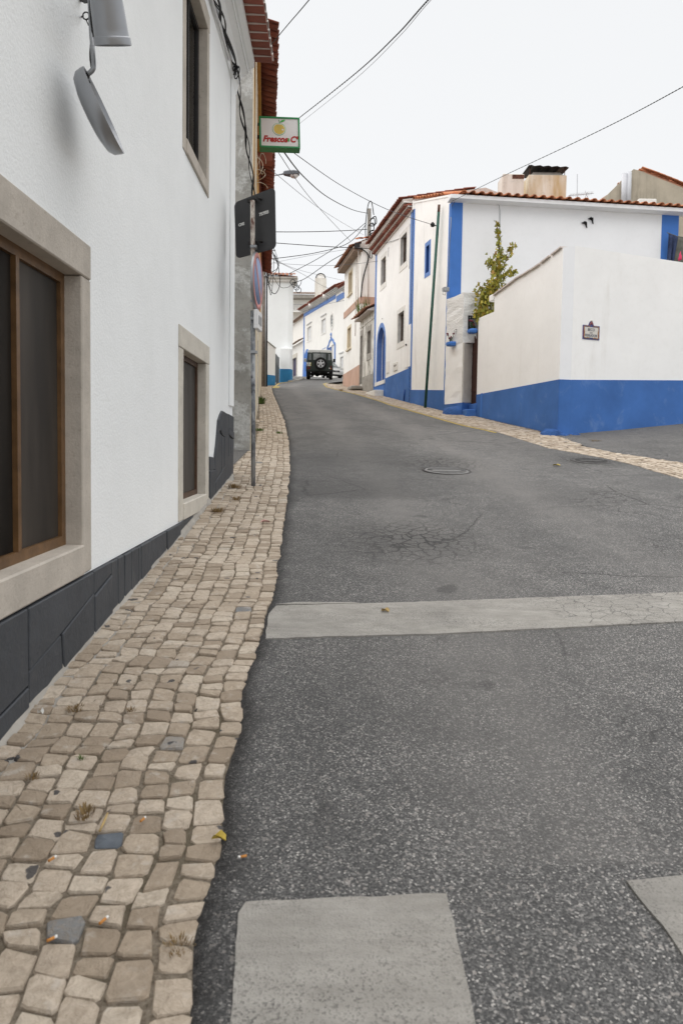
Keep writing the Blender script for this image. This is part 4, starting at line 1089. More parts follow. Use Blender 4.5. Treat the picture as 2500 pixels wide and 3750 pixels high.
for t, hw, zb in ((.42, .09, -.075), (.5, .12, -.10), (.8, .13, -.12), (.98, .10, -.05)):
    rings.append([qf(t * hl, -.03, -hw), qf(t * hl, -.03, hw), qf(t * hl, zb, hw * .8), qf(t * hl, zb, -hw * .8)])
LENS = simple('lamp_lens', (.62, .62, .60), .15, .05, 4, 0, spec=.5); mb.loft(rings); mb.build('lens', LENS, sl, bevel=.01)

# ------------------------------------------------------------------ wooden utility pole
pp = gnd(965, 1416)
up_ = thing('utility_pole', 'weathered wooden utility pole with tangled wiring behind the no-parking disc', 'pole', pp)
pt_ = Vector((pp.x, pp.y, 11.3))
mb = MB(); mb.tube([pp - Vector((0, 0, .3)), pt_], [.15, .11], 14); mb.build('shaft', POLEWOOD, up_)
for k, o in enumerate((.12, .18)):
    mb = MB(); mb.tube([pp + Vector((o, -.12, 0)), Vector((pp.x + o * .8, pp.y - .12, 7.2 + k * 2)), Vector((pp.x + .1, pp.y - .11, 10.6))], .035 if k == 0 else .028, 8); mb.build('conduit', STEEL if k == 0 else BLACK, up_)
mb = MB(); mb.box(pt_ + Vector((.18, -.16, -.9)), (.20, .16, .42)); mb.box(pt_ + Vector((.30, -.16, -1.45)), (.13, .12, .16)); mb.build('junction_box', LENS, up_, bevel=.01)
mb = MB(); mb.box(pt_ + Vector((.1, -.14, -.35)), (.9, .05, .06)); mb.box(pt_ + Vector((.35, -.14, -1.6)), (.7, .05, .06)); mb.build('crossarm', STEEL, up_)
for k in range(6):
    c = pt_ + Vector((-.25 + .17 * k, -.14, -.30 if k < 4 else -1.55)); mb = MB(); mb.lathe([(.001, -.06), (.03, -.05), (.045, 0), (.03, .05), (.001, .08)], c, n=10); mb.build('insulator', BLACK if k % 2 else LENS, up_)
for k in range(8):
    a = pt_ + Vector((random.uniform(-.3, .5), -.2, random.uniform(-.6, .1))); b = pt_ + Vector((random.uniform(.0, .4), -.2, random.uniform(-2.6, -1.2)))
    mb = MB(); mb.tube(spl([a, (a + b) / 2 + Vector((random.uniform(-.35, .45), 0, -.3)), b], 6), .014, 5); mb.build('drop_wire', BLACK, up_)

# ------------------------------------------------------------------ corner house on the right (H1)
H1 = Wall((2.34, 23.8), (3.10, 20.3)); HF = Wall((3.10, 20.3), (10.15, 21.2))
FZ = HF.hit(1690, 731, .26)[1]                                               # underside of the front eaves
h1 = thing('corner_house', 'large white corner house with blue corner bands and terracotta roof', 'house', (3.3, 20.6, P(20.5)))
topL = H1.hit(1532, 724)[1]; topR = H1.hit(1668, 703)[1]
bw = [H1.hit(px, py) for px, py in ((1558, 893), (1579, 873), (1572, 1003), (1552, 1020))]
bs0, bs1 = (bw[0][0] + bw[3][0]) / 2 + .12, (bw[1][0] + bw[2][0]) / 2 - .12; bz0, bz1 = (bw[2][1] + bw[3][1]) / 2 + .10, (bw[0][1] + bw[1][1]) / 2 - .12
mb = MB(); mb.wall(H1, [(0, H1.g(0) - .3), (H1.L, H1.g(H1.L) - .3), (H1.L, topR), (0, topL)], [rect(bs0, bs1, bz0, bz1)], 0, .4, .34); mb.build('street_wall', WHITE_R, h1)
mb = MB(); mb.wall(HF, [(0.002, P(20) - .4), (HF.L, P(20) - .4), (HF.L, FZ + .2), (0.002, FZ + .2)], [], 0, .3); mb.build('front_wall', WHITE_F, h1)
mb = MB(); mb.prism([(3.35, 20.7, 1), (9.8, 21.5, 1), (9.5, 27.0, 1), (2.65, 26.6, 1), (2.65, 23.9, 1)], (0, 0, 6.2)); mb.build('rear_walls', WHITE_F, h1)
# blue window
wf = window(h1, H1, bs0, bs1, bz0, bz1, .27, 0, .05, LETTER_W, SIGN_WHITE, (.5,))
mb = MB()
o_ = .13
mb.wall(H1, rect(bs0 - o_, bs1 + o_, bz0 - o_, bz1 + o_), [rect(bs0, bs1, bz0, bz1)], .008, .012, .30, 0, 1); mb.build('blue_surround', [BLUE_P, BLUE_D], wf)
# blue base and corner bands
d0 = H1.hit(1500, 1428)[1]; d1 = H1.hit(1617, 1433)[1]
slab(H1, [(.0, H1.g(0) - .2), (H1.L, H1.g(H1.L) - .2), (H1.L, d1), (.0, d0)], -.02, .010).build('blue_base', BLUE, h1)
slab(H1, [(H1.L - .30, d1), (H1.L + .012, d1), (H1.L + .012, FZ), (H1.L - .17, FZ)], -.02, .012).build('corner_band', BLUE_Q, h1)
slab(H1, [(0.0, d0), (.10, d0), (.16, topL - .25), (0.0, topL - .25)], -.02, .010).build('edge_band', BLUE_Q, h1)
slab(HF, [(-.01, P(20) - .2), (.33, P(20) - .2), (.33, FZ), (-.01, FZ)], -.02, .012).build('corner_band', BLUE_Q, h1)
qa = HF.hit(2418, 900)[0]
slab(HF, [(qa, P(20) - .2), (HF.L + .012, P(20) - .2), (HF.L + .012, FZ), (qa, FZ)], -.02, .012).build('corner_band', BLUE_Q, h1)
# eaves fascia and roof
mb = MB(); mb.prism([HF.pt(-.12, z, o) for o, z in ((-.05, FZ - .002), (.0, FZ - .002), (.26, FZ + .02), (.30, FZ + .025), (.30, FZ + .13), (-.05, FZ + .13))], HF.U3 * (HF.L + .45)); mb.build('fascia', WHITE_F, h1)
upf = slope(HF, R(12))
mb = MB(); mb.prism([HF.pt(-.02, FZ + .13, .28), HF.pt(-.02, FZ + .14, .28), HF.pt(-.02, FZ + 1.45, -6.0), HF.pt(-.02, FZ + .13, -6.0)], HF.U3 * (HF.L + .3)); mb.build('roof_deck', MORTAR, h1)
tile_roof(h1, HF.pt(.12, FZ + .13, .37), HF.U3, upf, HF.L + .28, 6.6, .255, .45, TILE, 2, 140, cols_ind=0, tw=.165)
# parapet strip along the street gable, with the tile verge above it
rings = []
for t in [k / 8 for k in range(9)]:
    s_ = H1.L * (1 - t) ; z_ = topR - .02 + (topL - topR) * t
    rings.append([H1.pt(s_, z_, .02), H1.pt(s_, z_ + .06, .02), H1.pt(s_, z_ + .06, -.28), H1.pt(s_, z_, -.28)])
mb = MB(); mb.loft(rings); mb.build('gable_coping', WHITE_R, h1)
vb = H1.pt(0.05, topL + .10, -.10); va = H1.pt(H1.L - .75, topR + (topL - topR) * .21 + .06, -.10)
tl_ = tile_mesh('verge_tile', .27, .42, TILE, True); n = 15; dv = (vb - va); dv.normalize()
side = Vector((-H1.n.x, -H1.n.y, 0)); acr = Vector((-H1.n.x * math.cos(R(10)), -H1.n.y * math.cos(R(10)), math.sin(R(10))))
for k in range(11):
    p = va + (vb - va) * (k / 10); x2 = dv; y2 = acr; z2 = x2.cross(y2); 
    if z2.z < 0: x2 = -x2; z2 = -z2
    for j in range(2):
        mm = Matrix((x2, y2, z2)).transposed().to_4x4(); mm.translation = p + acr * (-.12 + .34 * j) + Vector((0, 0, .02 + random.uniform(-.01, .01)))
        inst('verge_tile', tl_, h1, mm)
mb = MB(); mb.prism([H1.pt(-.02, topL - .25, .05), H1.pt(.10, topL - .25, .05), H1.pt(.10, topL + .05, .05), H1.pt(-.02, topL + .05, .05)], -H1.N3 * .4); mb.build('coping_block', WHITE_R, h1)
# chimneys
def chimney(pxl, pxr, pyt, y, zb, mat, name, parent, dep=.7):
    a, b = at(pxl, pyt, y), at(pxr, pyt, y); zt = (a.z + b.z) / 2; mb = MB()
    mb.box(((a.x + b.x) / 2, y + dep / 2, (zt + zb) / 2), (b.x - a.x, dep, zt - zb)); return mb.build(name, mat, parent, bevel=.02), a, b, zt
def soot(name, c1, c2):
    g = NT(name); f = g.ramp(g.noise(1.2, 7, .6, g.coord((2, 2, .35))), [(.35, 0), (.65, 1)]); b = g.mix(f, c1, c2)
    g.color(g.mix(g.ramp(g.noise(7, 6, .7), [(.55, 0), (.75, .5)]), b, (.25, .22, .18))).rough(.9).set(0, .15); g.bump(g.noise(40, 5), .5, .01); return g.mt
CH1 = soot('stained_chimney', (.70, .68, .63), (.52, .48, .42)); CH2 = soot('ochre_stained_chimney', (.70, .67, .60), (.48, .36, .20))
c, a, b, zt = chimney(1841, 1919, 636, 23.6, 8.3, CH1, 'chimney', h1, .8)
mb = MB(); mb.box(((a.x + b.x) / 2 + .15, a.y - .002, zt - .10), ((b.x - a.x) * .55, .02, .13)); mb.build('flue_slot', RUST, c)
c, a, b, zt = chimney(1934, 2074, 640, 24.2, 8.3, CH2, 'chimney', h1, 1.1)
mb = MB(); mb.loft([[(a.x + .08, a.y + .05, zt), (b.x - .08, a.y + .05, zt), (b.x - .08, a.y + 1.0, zt), (a.x + .08, a.y + 1.0, zt)], [(a.x + .2, a.y + .15, zt + .14), (b.x - .2, a.y + .15, zt + .14), (b.x - .2, a.y + .9, zt + .14), (a.x + .2, a.y + .9, zt + .14)]]); mb.build('chimney_shoulder', CONCRETE, c)
mb = MB(); rings = []
for k in range(15):
    x = a.x - .03 + (b.x - a.x + .06) * k / 14; dz = .02 * math.sin(k * 2.1); rings.append([(x, a.y - .1, zt + .26 + dz - .02 * k / 14 * 2), (x, a.y + 1.1, zt + .30 + dz), (x, a.y + 1.1, zt + .32 + dz), (x, a.y - .1, zt + .28 + dz - .02 * k / 14 * 2)])
mb.loft(rings); mb.build('chimney_cap', BLACK, c)
mb = MB(); [mb.tube([(x, yy, zt - .1), (x, yy, zt + .30)], .014, 6) for x in (a.x + .06, b.x - .06) for yy in (a.y + .06, a.y + 1.0)]; mb.build('cap_struts', RUST, c)
# antenna
an = thing('tv_antenna', 'thin TV antenna on the corner house roof right of the chimneys', 'antenna', at(2110, 725, 25))
mb = MB(); mb.tube([at(2110, 900, 25), at(2112, 638, 25)], .014, 6); mb.build('mast', STEEL, an)
mb = MB(); mb.tube([at(2080, 716, 25), at(2172, 708, 25)], .009, 6); 
for k in range(9):
    p = at(2086 + k * 9.5, 715 - k * .9, 25); mb.tube([p + Vector((0, -.22, -.02)), p + Vector((0, .22, .02))], .005, 5); mb.tube([p + Vector((-.0, -.0, -.07)), p + Vector((.02, .0, .07))], .004, 5)
p = at(2146, 712, 25); mb.tube([p + Vector((-.06, 0, .13)), p, p + Vector((.06, 0, -.13))], .008, 5); mb.tube([p + Vector((-.05, 0, -.12)), p, p + Vector((.05, 0, .10))], .008, 5); mb.build('boom', STEEL, an)
# wall swallows
for k, (px, py) in enumerate(((2142, 820), (2165, 805))):
    q4 = frame3(HF.P3(px, py, .03), HF.U3, (0, 0, 1)); mb = MB()
    body = [(-.02, .045), (.02, .03), (.03, -.02), (.045, -.10), (.02, -.07), (.005, -.02), (-.01, 0), (-.085, .035), (-.10, .02), (-.04, .055), (-.02, .075)]
    mb.prism([q4(a * 1.2, b * 1.2, .02) for a, b in body], q4(0, 0, -.02) - q4(0, 0, .02)); 
    mb.tube([q4(-.05, .06, .03), q4(0, .03, .05), q4(.03, -.05, .03)], [.012, .028, .008], 8)
    tag(mb.build('swallow_ornament', BLACK), ('lower left' if k == 0 else 'upper right') + ' of two black ceramic swallows on the white front wall', 'ornament', 'ceramic swallows on the wall')
mb = MB(); mb.tube([HF.P3(px, py, .015) for px, py in ((1697, 738), (1760, 742), (1826, 750), (1829, 770), (1829, 850), (1829, 1000))], .010, 6)
tag(mb.build('wall_conduit', STEEL), 'thin grey conduit running down the white front wall behind the vine', 'conduit')
# green steel pole leaning against the house
gpole = thing('green_pole', 'tall slim green steel pole leaning by the corner house', 'pole', H1.P3(1555, 1494, .22))
pA, pB = H1.P3(1555, 1497, .25), H1.P3(1607, 750, .12)
mb = MB(); mb.tube([pA - Vector((0, 0, .1)), pA + (pB - pA) * .965], .044, 14); mb.build('shaft', GREENPOLE, gpole)
mb = MB(); mb.tube([pA + (pB - pA) * .965, pB], .041, 14); mb.build('rusty_tip', RUST, gpole)
pi = pA + (pB - pA) * .90; mb = MB(); mb.lathe([(.001, -.05), (.05, -.04), (.075, .03), (.03, .09), (.001, .1)], pi + Vector((-.16, -.05, 0)), n=10); mb.tube([pi, pi + Vector((-.16, -.05, 0))], .015, 6); mb.build('insulator', BLACK, gpole)
# floodlight and its cable
fl = thing('floodlight', 'small grey floodlight on the blue corner band', 'lamp', H1.P3(1640, 1062, 0))
c = H1.P3(1631, 1060, .18); mb = MB(); mb.box(c, (.17, .17, .12), Matrix.Rotation(.2, 3, 'Z')); mb.build('head', STEEL, fl, bevel=.015)
mb = MB(); mb.tube([c, H1.P3(1645, 1055, .0)], .018, 6); mb.tube([c + Vector((-.09, -.05, -.04)), c + Vector((-.09, -.06, -.16)), c + Vector((-.02, -.08, -.18)), c + Vector((.0, -.08, -.06))], .010, 6); mb.build('bracket', STEEL, fl)
mb = MB(); mb.tube(spl([H1.P3(px, py, .02) for px, py in ((1650, 795), (1650, 818), (1645, 900), (1641, 1000), (1637, 1050))], 5), .011, 6)
tag(mb.build('wall_cable', STEEL), 'grey cable down the blue corner band to the floodlight', 'cable')

# ------------------------------------------------------------------ white house with the blue arch (H2)
H2 = Wall((1.33, 29.6), (2.32, 23.9)); E2 = H2.hit(1376, 925)[1] + .25
h2 = thing('arch_door_house', 'white house with blue arched door and red sawtooth eaves', 'house', H2.pt(3, P(26.5)))
def wrect(w, l, r, tr, bl, off=0):
    s0 = w.hit(l, (tr + bl) / 2)[0]; s1 = w.hit(r, (tr + bl) / 2)[0]; return (s0, s1, w.hit(l, bl)[1], w.hit(r, tr)[1])
w1 = wrect(H2, 1396, 1412, 936, 1046); w2 = wrect(H2, 1467, 1489, 848, 976); w3 = wrect(H2, 1457, 1478.5, 1136, 1258)
# arch outline
as0, as1 = H2.hit(1378, 1330)[0], H2.hit(1411, 1330)[0]; az0 = H2.hit(1392, 1396)[1]; az1 = H2.hit(1398, 1181)[1]
def arch(s0, s1, z0, z1, n=12):
    c = (s0 + s1) / 2; r = (s1 - s0) / 2; zs = z1 - r * 1.15
    return [(s0, z0), (s1, z0)] + [(c + r * math.cos(math.pi * k / n), zs + r * 1.15 * math.sin(math.pi * k / n)) for k in range(n + 1)]
inner = arch(as0 + .16, as1 - .16, az0, az1 - .18)
gL, gR = H2.g(0) - .3, H2.g(H2.L) - .3
mb = MB(); mb.wall(H2, [(0, gL), (H2.L, gR), (H2.L, E2), (0, E2)], [rect(*w1), rect(*w2), rect(*w3), inner], 0, .3, .25, 0, None); mb.build('street_wall', WHITE_R, h2)
mb = MB(); mb.prism([H2.pt(.01, 1, -.3), H2.pt(H2.L - .01, 1, -.3), H2.pt(H2.L - .01, 1, -6), H2.pt(.01, 1, -6)], (0, 0, E2 - 1.02)); mb.build('rear_walls', WHITE_R, h2)
for wr in (w1, w2, w3):
    s0, s1, z0, z1 = wr; fr = window(h2, H2, s0, s1, z0, z1, .13, 0, .05, WOOD_D, GLASS_F, (.5,))
    mb = MB(); mb.wall(H2, rect(s0 - .16, s1 + .12, z0 - .20, z1 + .16), [rect(s0, s1, z0, z1)], .014, .02, .16, 0, 1); mb.build('stone_surround', [WHITESTONE, MARBLE], fr)
mb = MB(); mb.wall(H2, arch(as0, as1, az0, az1), [inner], .016, .022, .2); ar = mb.build('arch_surround', BLUE_P, h2)
slab(H2, arch(as0 + .14, as1 - .14, az0 - .01, az1 - .16), -.26, -.22).build('arched_door', BLUE_D, h2)
# steps to the door
slab(H2, rect(as0 - .1, as1 + .02, az0 - .16, az0 - .004), -.2, .05).build('threshold', WHITESTONE, h2, bevel=.01)
slab(H2, rect(as0 - .05, as1, H2.g(1) - .3, az0 - .16), -.1, .022).build('step_riser', BLUE, h2)
slab(H2, rect(as0 - .25, as1 - .15, H2.g(1) - .2, H2.g(1) + .14), .022, .40).build('step', WHITESTONE, h2, bevel=.015)
# blue base, bands
t0, t1 = H2.hit(1408, 1387), H2.hit(1501, 1347)
slab(H2, [(as1 + .0, H2.g(as1) - .2), (H2.L, gR), (H2.L, t1[1]), (as1 + .0, t0[1])], -.02, .012).build('blue_base', BLUE, h2)
slab(H2, [(.0, gL), (as0 - .02, H2.g(as0) - .2), (as0 - .02, az0 - .2), (.0, az0 - .1)], -.02, .012).build('blue_base', BLUE, h2)
slab(H2, rect(.0, .26, az0 - .1, E2), -.02, .014).build('edge_band', BLUE_P, h2)
slab(H2, rect(H2.L - .2, H2.L, t1[1], E2 - .3), -.02, .014).build('edge_band', BLUE_P, h2)
def wbox(w, l, r, t, b, o, name, mat, parent, inset=None):
    s0, s1 = w.hit(l, (t + b) / 2)[0], w.hit(r, (t + b) / 2)[0]; z1, z0 = w.hit(r, t)[1], w.hit(l, b)[1]
    return slab(w, rect(s0, s1, z0, z1), -.02, o).build(name, mat, parent, bevel=.004), (s0, s1, z0, z1)
mtr, bx_ = wbox(H2, 1441, 1455, 1325, 1360, .03, 'meter_box', WHITESTONE, h2); s0, s1, z0, z1 = bx_
slab(H2, rect(s0 + .12, s1 - .08, z0 + (z1 - z0) * .5, z1 - .08), .02, .034).build('meter_pane', CONCRETE, mtr)
wbox(H2, 1414, 1425, 1322, 1369, .022, 'meter_box', CREAM, h2)
sd, bx_ = wbox(H2, 1484, 1504, 1186, 1348, .018, 'service_door', WHITE_R, h2); s0, s1, z0, z1 = bx_
slab(H2, rect((s0 + s1) / 2 - .01, (s0 + s1) / 2 + .01, z0, z1), .01, .022).build('door_joint', MORTAR, sd)
mb = MB(); mb.lathe([(.001, 0), (.04, .0), (.03, .04), (.001, .05)], H2.pt(s0 + .2, z0 + (z1 - z0) * .55, .018), H2.N3, 10); mb.build('knob', BLACK, sd)
mb = MB(); mb.tube([H2.P3(1478, 1468, .03), H2.P3(1481, 1427, .03)], .03, 8); mb.build('drain_pipe', BLUE_D, h2)
mb = MB(); mb.tube([H2.P3(1398, 1190 - 22, .02), H2.P3(1399.5, 1166, .05)], .012, 6); mb.build('door_lamp_hook', IRON, h2)
for px, a_, b_ in ((1422, 905, 940), (1499.5, 820, 985)):
    mb = MB(); mb.tube([H2.P3(px, a_, .012), H2.P3(px - 1.5, b_, .012)], .009, 5); mb.build('wall_wire', STEEL, h2)
# sawtooth eaves: two courses of V-set tiles in mortar, then the roof tiles
def saw_tile(w, d, th=.03):
    mb = MB(); mb.prism([(-w / 2, 0, 0), (0, -d, 0), (w / 2, 0, 0), (w / 2, d * .8, 0), (-w / 2, d * .8, 0)], (0, 0, th)); o = mb.build('sawtooth_tile', TILE_RED); me = o.data; bpy.data.objects.remove(o); return me
sw = saw_tile(.27, .16, .055)
for course, (z, o) in enumerate(((E2 - .34, .03), (E2 - .19, .15))):
    slab(H2, rect(0, H2.L, z - .045, z), -.05, o + .03).build('mortar_course', TILE_WHITE, h2)
    slab(H2, rect(0, H2.L, z + .002, z + .054), -.05, o - .002).build('backing_course', TILE_RED, h2)
    n = int(H2.L / .20)
    for k in range(n):
        p = H2.pt((k + .5) * H2.L / n, z, o); x2 = H2.U3; y2 = -H2.N3; z2 = x2.cross(y2)
        mm = Matrix((x2, y2, z2 if z2.z > 0 else -z2)).transposed().to_4x4(); mm.translation = p; inst('sawtooth_tile', sw, h2, mm)
slab(H2, rect(0, H2.L, E2 - .10, E2 - .05), -.05, .34).build('mortar_course', TILE_WHITE, h2)
u2 = slope(H2, R(12))
mb = MB(); mb.prism([H2.pt(0, E2 - .05, .36), H2.pt(0, E2 + .0, .36), H2.pt(0, E2 + .62, -2.6), H2.pt(0, E2 - .05, -5)], H2.U3 * H2.L); mb.build('roof_deck', MORTAR, h2)
tile_roof(h2, H2.pt(0, E2 + .0, .48), H2.U3, u2, H2.L, 2.9, .20, .45, TILE_RED, 1, 110, end=TILE_WHITE)

# ------------------------------------------------------------------ lean-to
LT = Wall((.80, 32.6), (1.32, 29.65)); EL = 7.15
lt = thing('lean_to_house', 'small mould-stained lean-to house with old tile eaves and grey door', 'house', LT.pt(1.5, P(31)))
dr = wrect(LT, 1311, 1326, 1228, 1425); wr = wrect(LT, 1346, 1357, 1208, 1298)
dr = (max(.10, dr[0]), dr[1], LT.g(.4) + .32, dr[3])
mb = MB(); mb.wall(LT, [(0, LT.g(0) - .3), (LT.L, LT.g(LT.L) - .3), (LT.L, EL), (0, EL)], [rect(*dr), rect(*wr)], 0, .3, .2); mb.build('street_wall', MOULDY, lt)
mb = MB(); mb.prism([LT.pt(0, 3, -.3), LT.pt(LT.L, 3, -.3), LT.pt(LT.L, 3, -3), LT.pt(0, 3, -3)], (0, 0, EL - 3.02)); mb.build('rear_walls', MOULDY, lt)
GREYDOOR = simple('grey_door_paint', (.27, .285, .31), .7, .25, 5, .4, 30)
slab(LT, rect(dr[0], dr[1], dr[2], dr[3]), -.2, -.15).build('door', GREYDOOR, lt)
fr = window(lt, LT, wr[0], wr[1], wr[2], wr[3], .15, 0, .05, GREYDOOR, GLASS, (.55,), (.45,))
mb = MB(); mb.wall(LT, rect(wr[0] - .14, wr[1] + .12, wr[2] - .28, wr[3] + .22), [rect(*wr)], .02, .025, .14); mb.build('surround', CONCRETE, fr)
mb = MB(); mb.wall(LT, rect(dr[0] - .09, dr[1] + .12, dr[2], dr[3] + .25), [rect(*dr)], .02, .025, .1); mb.build('door_surround', CONCRETE, lt)
slab(LT, [(dr[1] + .12, LT.g(1) - .2), (LT.L, LT.g(LT.L) - .2), (LT.L, LT.g(1.5) + .70), (dr[1] + .12, LT.g(1) + .66)], -.02, .015).build('lower_render', CONCRETE, lt)
slab(LT, rect(-.25, dr[1] + .25, LT.g(.4) + .02, LT.g(.4) + .20), -.1, .55).build('door_step', CONCRETE, lt, bevel=.04)
slab(LT, rect(0, LT.L, EL - .35, EL - .28), -.05, .03).build('string_course', MOULDY, lt)
ul = slope(LT, R(24))
mb = MB(); mb.prism([LT.pt(-.1, EL - .02, .28), LT.pt(-.1, EL + .03, .28), LT.pt(-.1, EL + 1.2, -2.6), LT.pt(-.1, EL - .02, -2.6)], LT.U3 * (LT.L + .05)); mb.build('roof_deck', MORTAR, lt)
tile_roof(lt, LT.pt(-.15, EL + .03, .40), LT.U3, ul, LT.L + .1, 2.8, .20, .42, TILE_OLD, 2, 80, jit=3)
p = LT.pt(.45, EL + .25, .0); mb = MB()
for k in range(46):
    a = random.random() * 6.28; b = p + Vector((random.uniform(-.25, .25), random.uniform(-.3, .3), 0)); t = b + Vector((random.uniform(-.25, .25), random.uniform(-.2, .2), random.uniform(.3, .95))); w_ = Vector((.02, 0, 0)); mb.add([b - w_, b + w_, (b + t) / 2 + w_ * .8, t], [(0, 1, 2, 3)])
tag(mb.build('roof_grass', GRASS, fix=False), 'tall green grass growing on the lean-to roof', 'grass', None, 'stuff')

# ------------------------------------------------------------------ pale house with the pink base
PS = Wall((.02, 37.0), (.79, 32.75)); PF = Wall((.79, 32.75), (5.0, 33.6)); EP = 10.62
ph = thing('pink_base_house', 'pale house with pink base band and weathered tile roof, concrete band at mid height', 'house', PS.pt(2, P(35)))
u1 = wrect(PS, 1277, 1289, 990, 1080); l1 = wrect(PS, 1272.5, 1284, 1196, 1278)
mb = MB(); mb.wall(PS, [(0, PS.g(0) - .3), (PS.L, PS.g(PS.L) - .3), (PS.L, EP), (0, EP)], [rect(*u1), rect(*l1)], 0, .3, .14); mb.build('street_wall', CREAM, ph)
mb = MB(); mb.wall(PF, [(0.002, 3), (PF.L, 3), (PF.L, EP + 1.0), (0.002, EP + .35)], [], 0, .3); mb.build('side_wall', WHITE_FAR, ph)
mb = MB(); mb.prism([PS.pt(.01, 3, -.3), PS.pt(PS.L - .35, 3, -.3), PS.pt(PS.L - .35, 3, -4), PS.pt(.01, 3, -4)], (0, 0, EP - 3.02)); mb.build('rear_walls', CREAM, ph)
SHUT = simple('beige_shutter', (.52, .46, .36), .8, .1, 8, .2)
for wr in (u1, l1):
    s0, s1, z0, z1 = wr; fr = window(ph, PS, s0, s1, z0, z1, .12, 0, .05, SHUT, SHUT, (.5,), tuple(k / 10 for k in range(1, 10)))
    mb = MB(); mb.wall(PS, rect(s0 - .12, s1 + .12, z0 - .05, z1 + .12), [rect(*wr)], .015, .02, .11); mb.build('surround', YELLOWISH, fr)
    slab(PS, rect(s0 - .16, s1 + .16, z0 - .12, z0 - .05), -.02, .08).build('sill', YELLOWISH, fr)
zb = PS.hit(1285, 1137)[1]
slab(PS, rect(0, PS.L + .02, zb - .10, zb + .22), -.02, .03).build('concrete_band', PINK, ph); slab(PF, rect(-.02, 1.45, zb - .10, zb + .22), -.02, .03).build('concrete_band', PINK, ph)
zd0, zd1 = PS.hit(1252, 1375)[1], PS.hit(1306, 1341)[1]
slab(PS, [(0, PS.g(0) - .2), (PS.L, PS.g(PS.L) - .2), (PS.L, zd1), (0, zd0)], -.02, .02).build('pink_base', PINK, ph)
slab(PS, rect(-.05, PS.L + .02, EP - .18, EP), -.05, .38).build('eaves_soffit', SOFFIT, ph)
ups = slope(PS, R(22))
mb = MB(); mb.prism([PS.pt(-.1, EP, .40), PS.pt(-.1, EP + .03, .40), PS.pt(-.1, EP + 1.75, -4), PS.pt(-.1, EP, -4)], PS.U3 * (PS.L + .1)); mb.build('roof_deck', MORTAR, ph)
tile_roof(ph, PS.pt(-.15, EP + .03, .55), PS.U3, ups, PS.L + .2, 4.4, .2, .42, TILE_OLD, 1, 60)
# verge tiles visible over the side wall
dvv = (PF.U3 * math.cos(R(9)) + Vector((0, 0, math.sin(R(9))))); acr = (-PF.N3 * math.cos(R(14)) + Vector((0, 0, math.sin(R(14))))); vt = tile_mesh('verge_tile', .26, .5, TILE, True)
for j in range(2):
    for k in range(9):
        x2 = dvv; z2 = x2.cross(acr); 
        if z2.z < 0: z2 = -z2
        mm = Matrix((x2, acr, z2)).transposed().to_4x4(); mm.translation = PF.pt(-.05 + .30 * k, EP + .38 + .048 * k, .16) + acr * (.42 * j) + Vector((0, 0, random.uniform(-.015, .015))); inst('verge_tile', vt, ph, mm)
for px0, px1, y0, y1 in ((1306, 1300, 925, 1230), (1312, 1311, 905, 1100), (1350, 1348, 915, 1105)):
    mb = MB(); mb.tube([(PS if px0 < 1310 else PF).P3(px0, y0, .04), (PS if px0 < 1310 else PF).P3(px1, y1, .04)], .018, 6); mb.build('wall_pipe', MORTAR, ph)
pw_ = thing('service_wires', 'black service cable looping down the pale house side wall', 'cable', PF.pt(.2, 9.8, .1))
mb = MB(); mb.tube(spl([PF.P3(px, py, .08) for px, py in ((1308, 906), (1325, 913), (1342, 925), (1349, 940), (1344, 965), (1334, 1000), (1326, 1040), (1321, 1088))], 5), .030, 6); mb.build('cable', BLACK, pw_)
mb = MB(); mb.tube(spl([PF.P3(px, py, .09) for px, py in ((1300, 905), (1330, 910), (1354, 912), (1362, 930), (1360, 945), (1353, 940), (1355, 920))], 5), .018, 6); mb.build('cable', BLACK, pw_)
mb = MB(); mb.box(PF.P3(1308, 900, .1), (.25, .15, .25)); mb.build('bracket', IRON, pw_)

# ------------------------------------------------------------------ gate pier, plaque wall, gate
gx = thing('gate_pier', 'rough white gate pier with blue foot beside the brown gate', 'gate pier', (3.2, 19.6, P(19.5)))
GS = Wall((2.97, 20.0), (3.30, 19.0)); GF = Wall((3.30, 19.0), (3.60, 19.28)); ztop = GS.hit(1660, 1086)[1]; zled = GF.hit(1690, 1253)[1]; zbl = GS.hit(1650, 1478)[1]
def lumpy(o, s=.02, f=6):
    for v in o.data.vertices: 
        v.co += Vector((nz(v.co.x * f, v.co.y * f, v.co.z * f), nz(v.co.y * f, v.co.z * f, v.co.x * f), nz(v.co.z * f, v.co.x * f, v.co.y * f))) * s
mb = MB(); n = 14; rings = []
pl_ = [GS.pt(0, 0), GS.pt(.35, 0), GS.pt(.7, 0), GS.pt(GS.L, 0), GF.pt(.14, 0, 0), GF.pt(GF.L, 0), Vector((3.75, 19.75, 0)), Vector((3.3, 20.15, 0))]
def pier_rings(z0, z1, n, push=0):
    return [[Vector((p.x, p.y, z0 + (z1 - z0) * k / n)) for p in pl_] for k in range(n + 1)]
mb.loft(pier_rings(zbl, zled, 10)); o = mb.build('pier', STUCCO_GREY if False else WHITE_R, gx); lumpy(o, .015)
mb = MB(); mb.loft(pier_rings(P(19) - .2, zbl, 8)); o = mb.build('blue_foot', BLUE, gx); lumpy(o, .02)
mb = MB(); mb.lathe([(.36, -.2), (.34, .05), (.30, .16), (.18, .22), (.001, .24)], (3.16, 19.28, P(19.2)), n=16); o = mb.build('guard_lump', BLUE_ROUGH, gx); lumpy(o, .06, 6)
slab(GF, rect(.0, GF.L, zbl, zled), -.03, .022).build('stucco_face', STUCCO_GREY, gx, bevel=.02)
GP = Wall((3.30, 19.06), (4.35, 19.30)); 
mb = MB(); rings = []
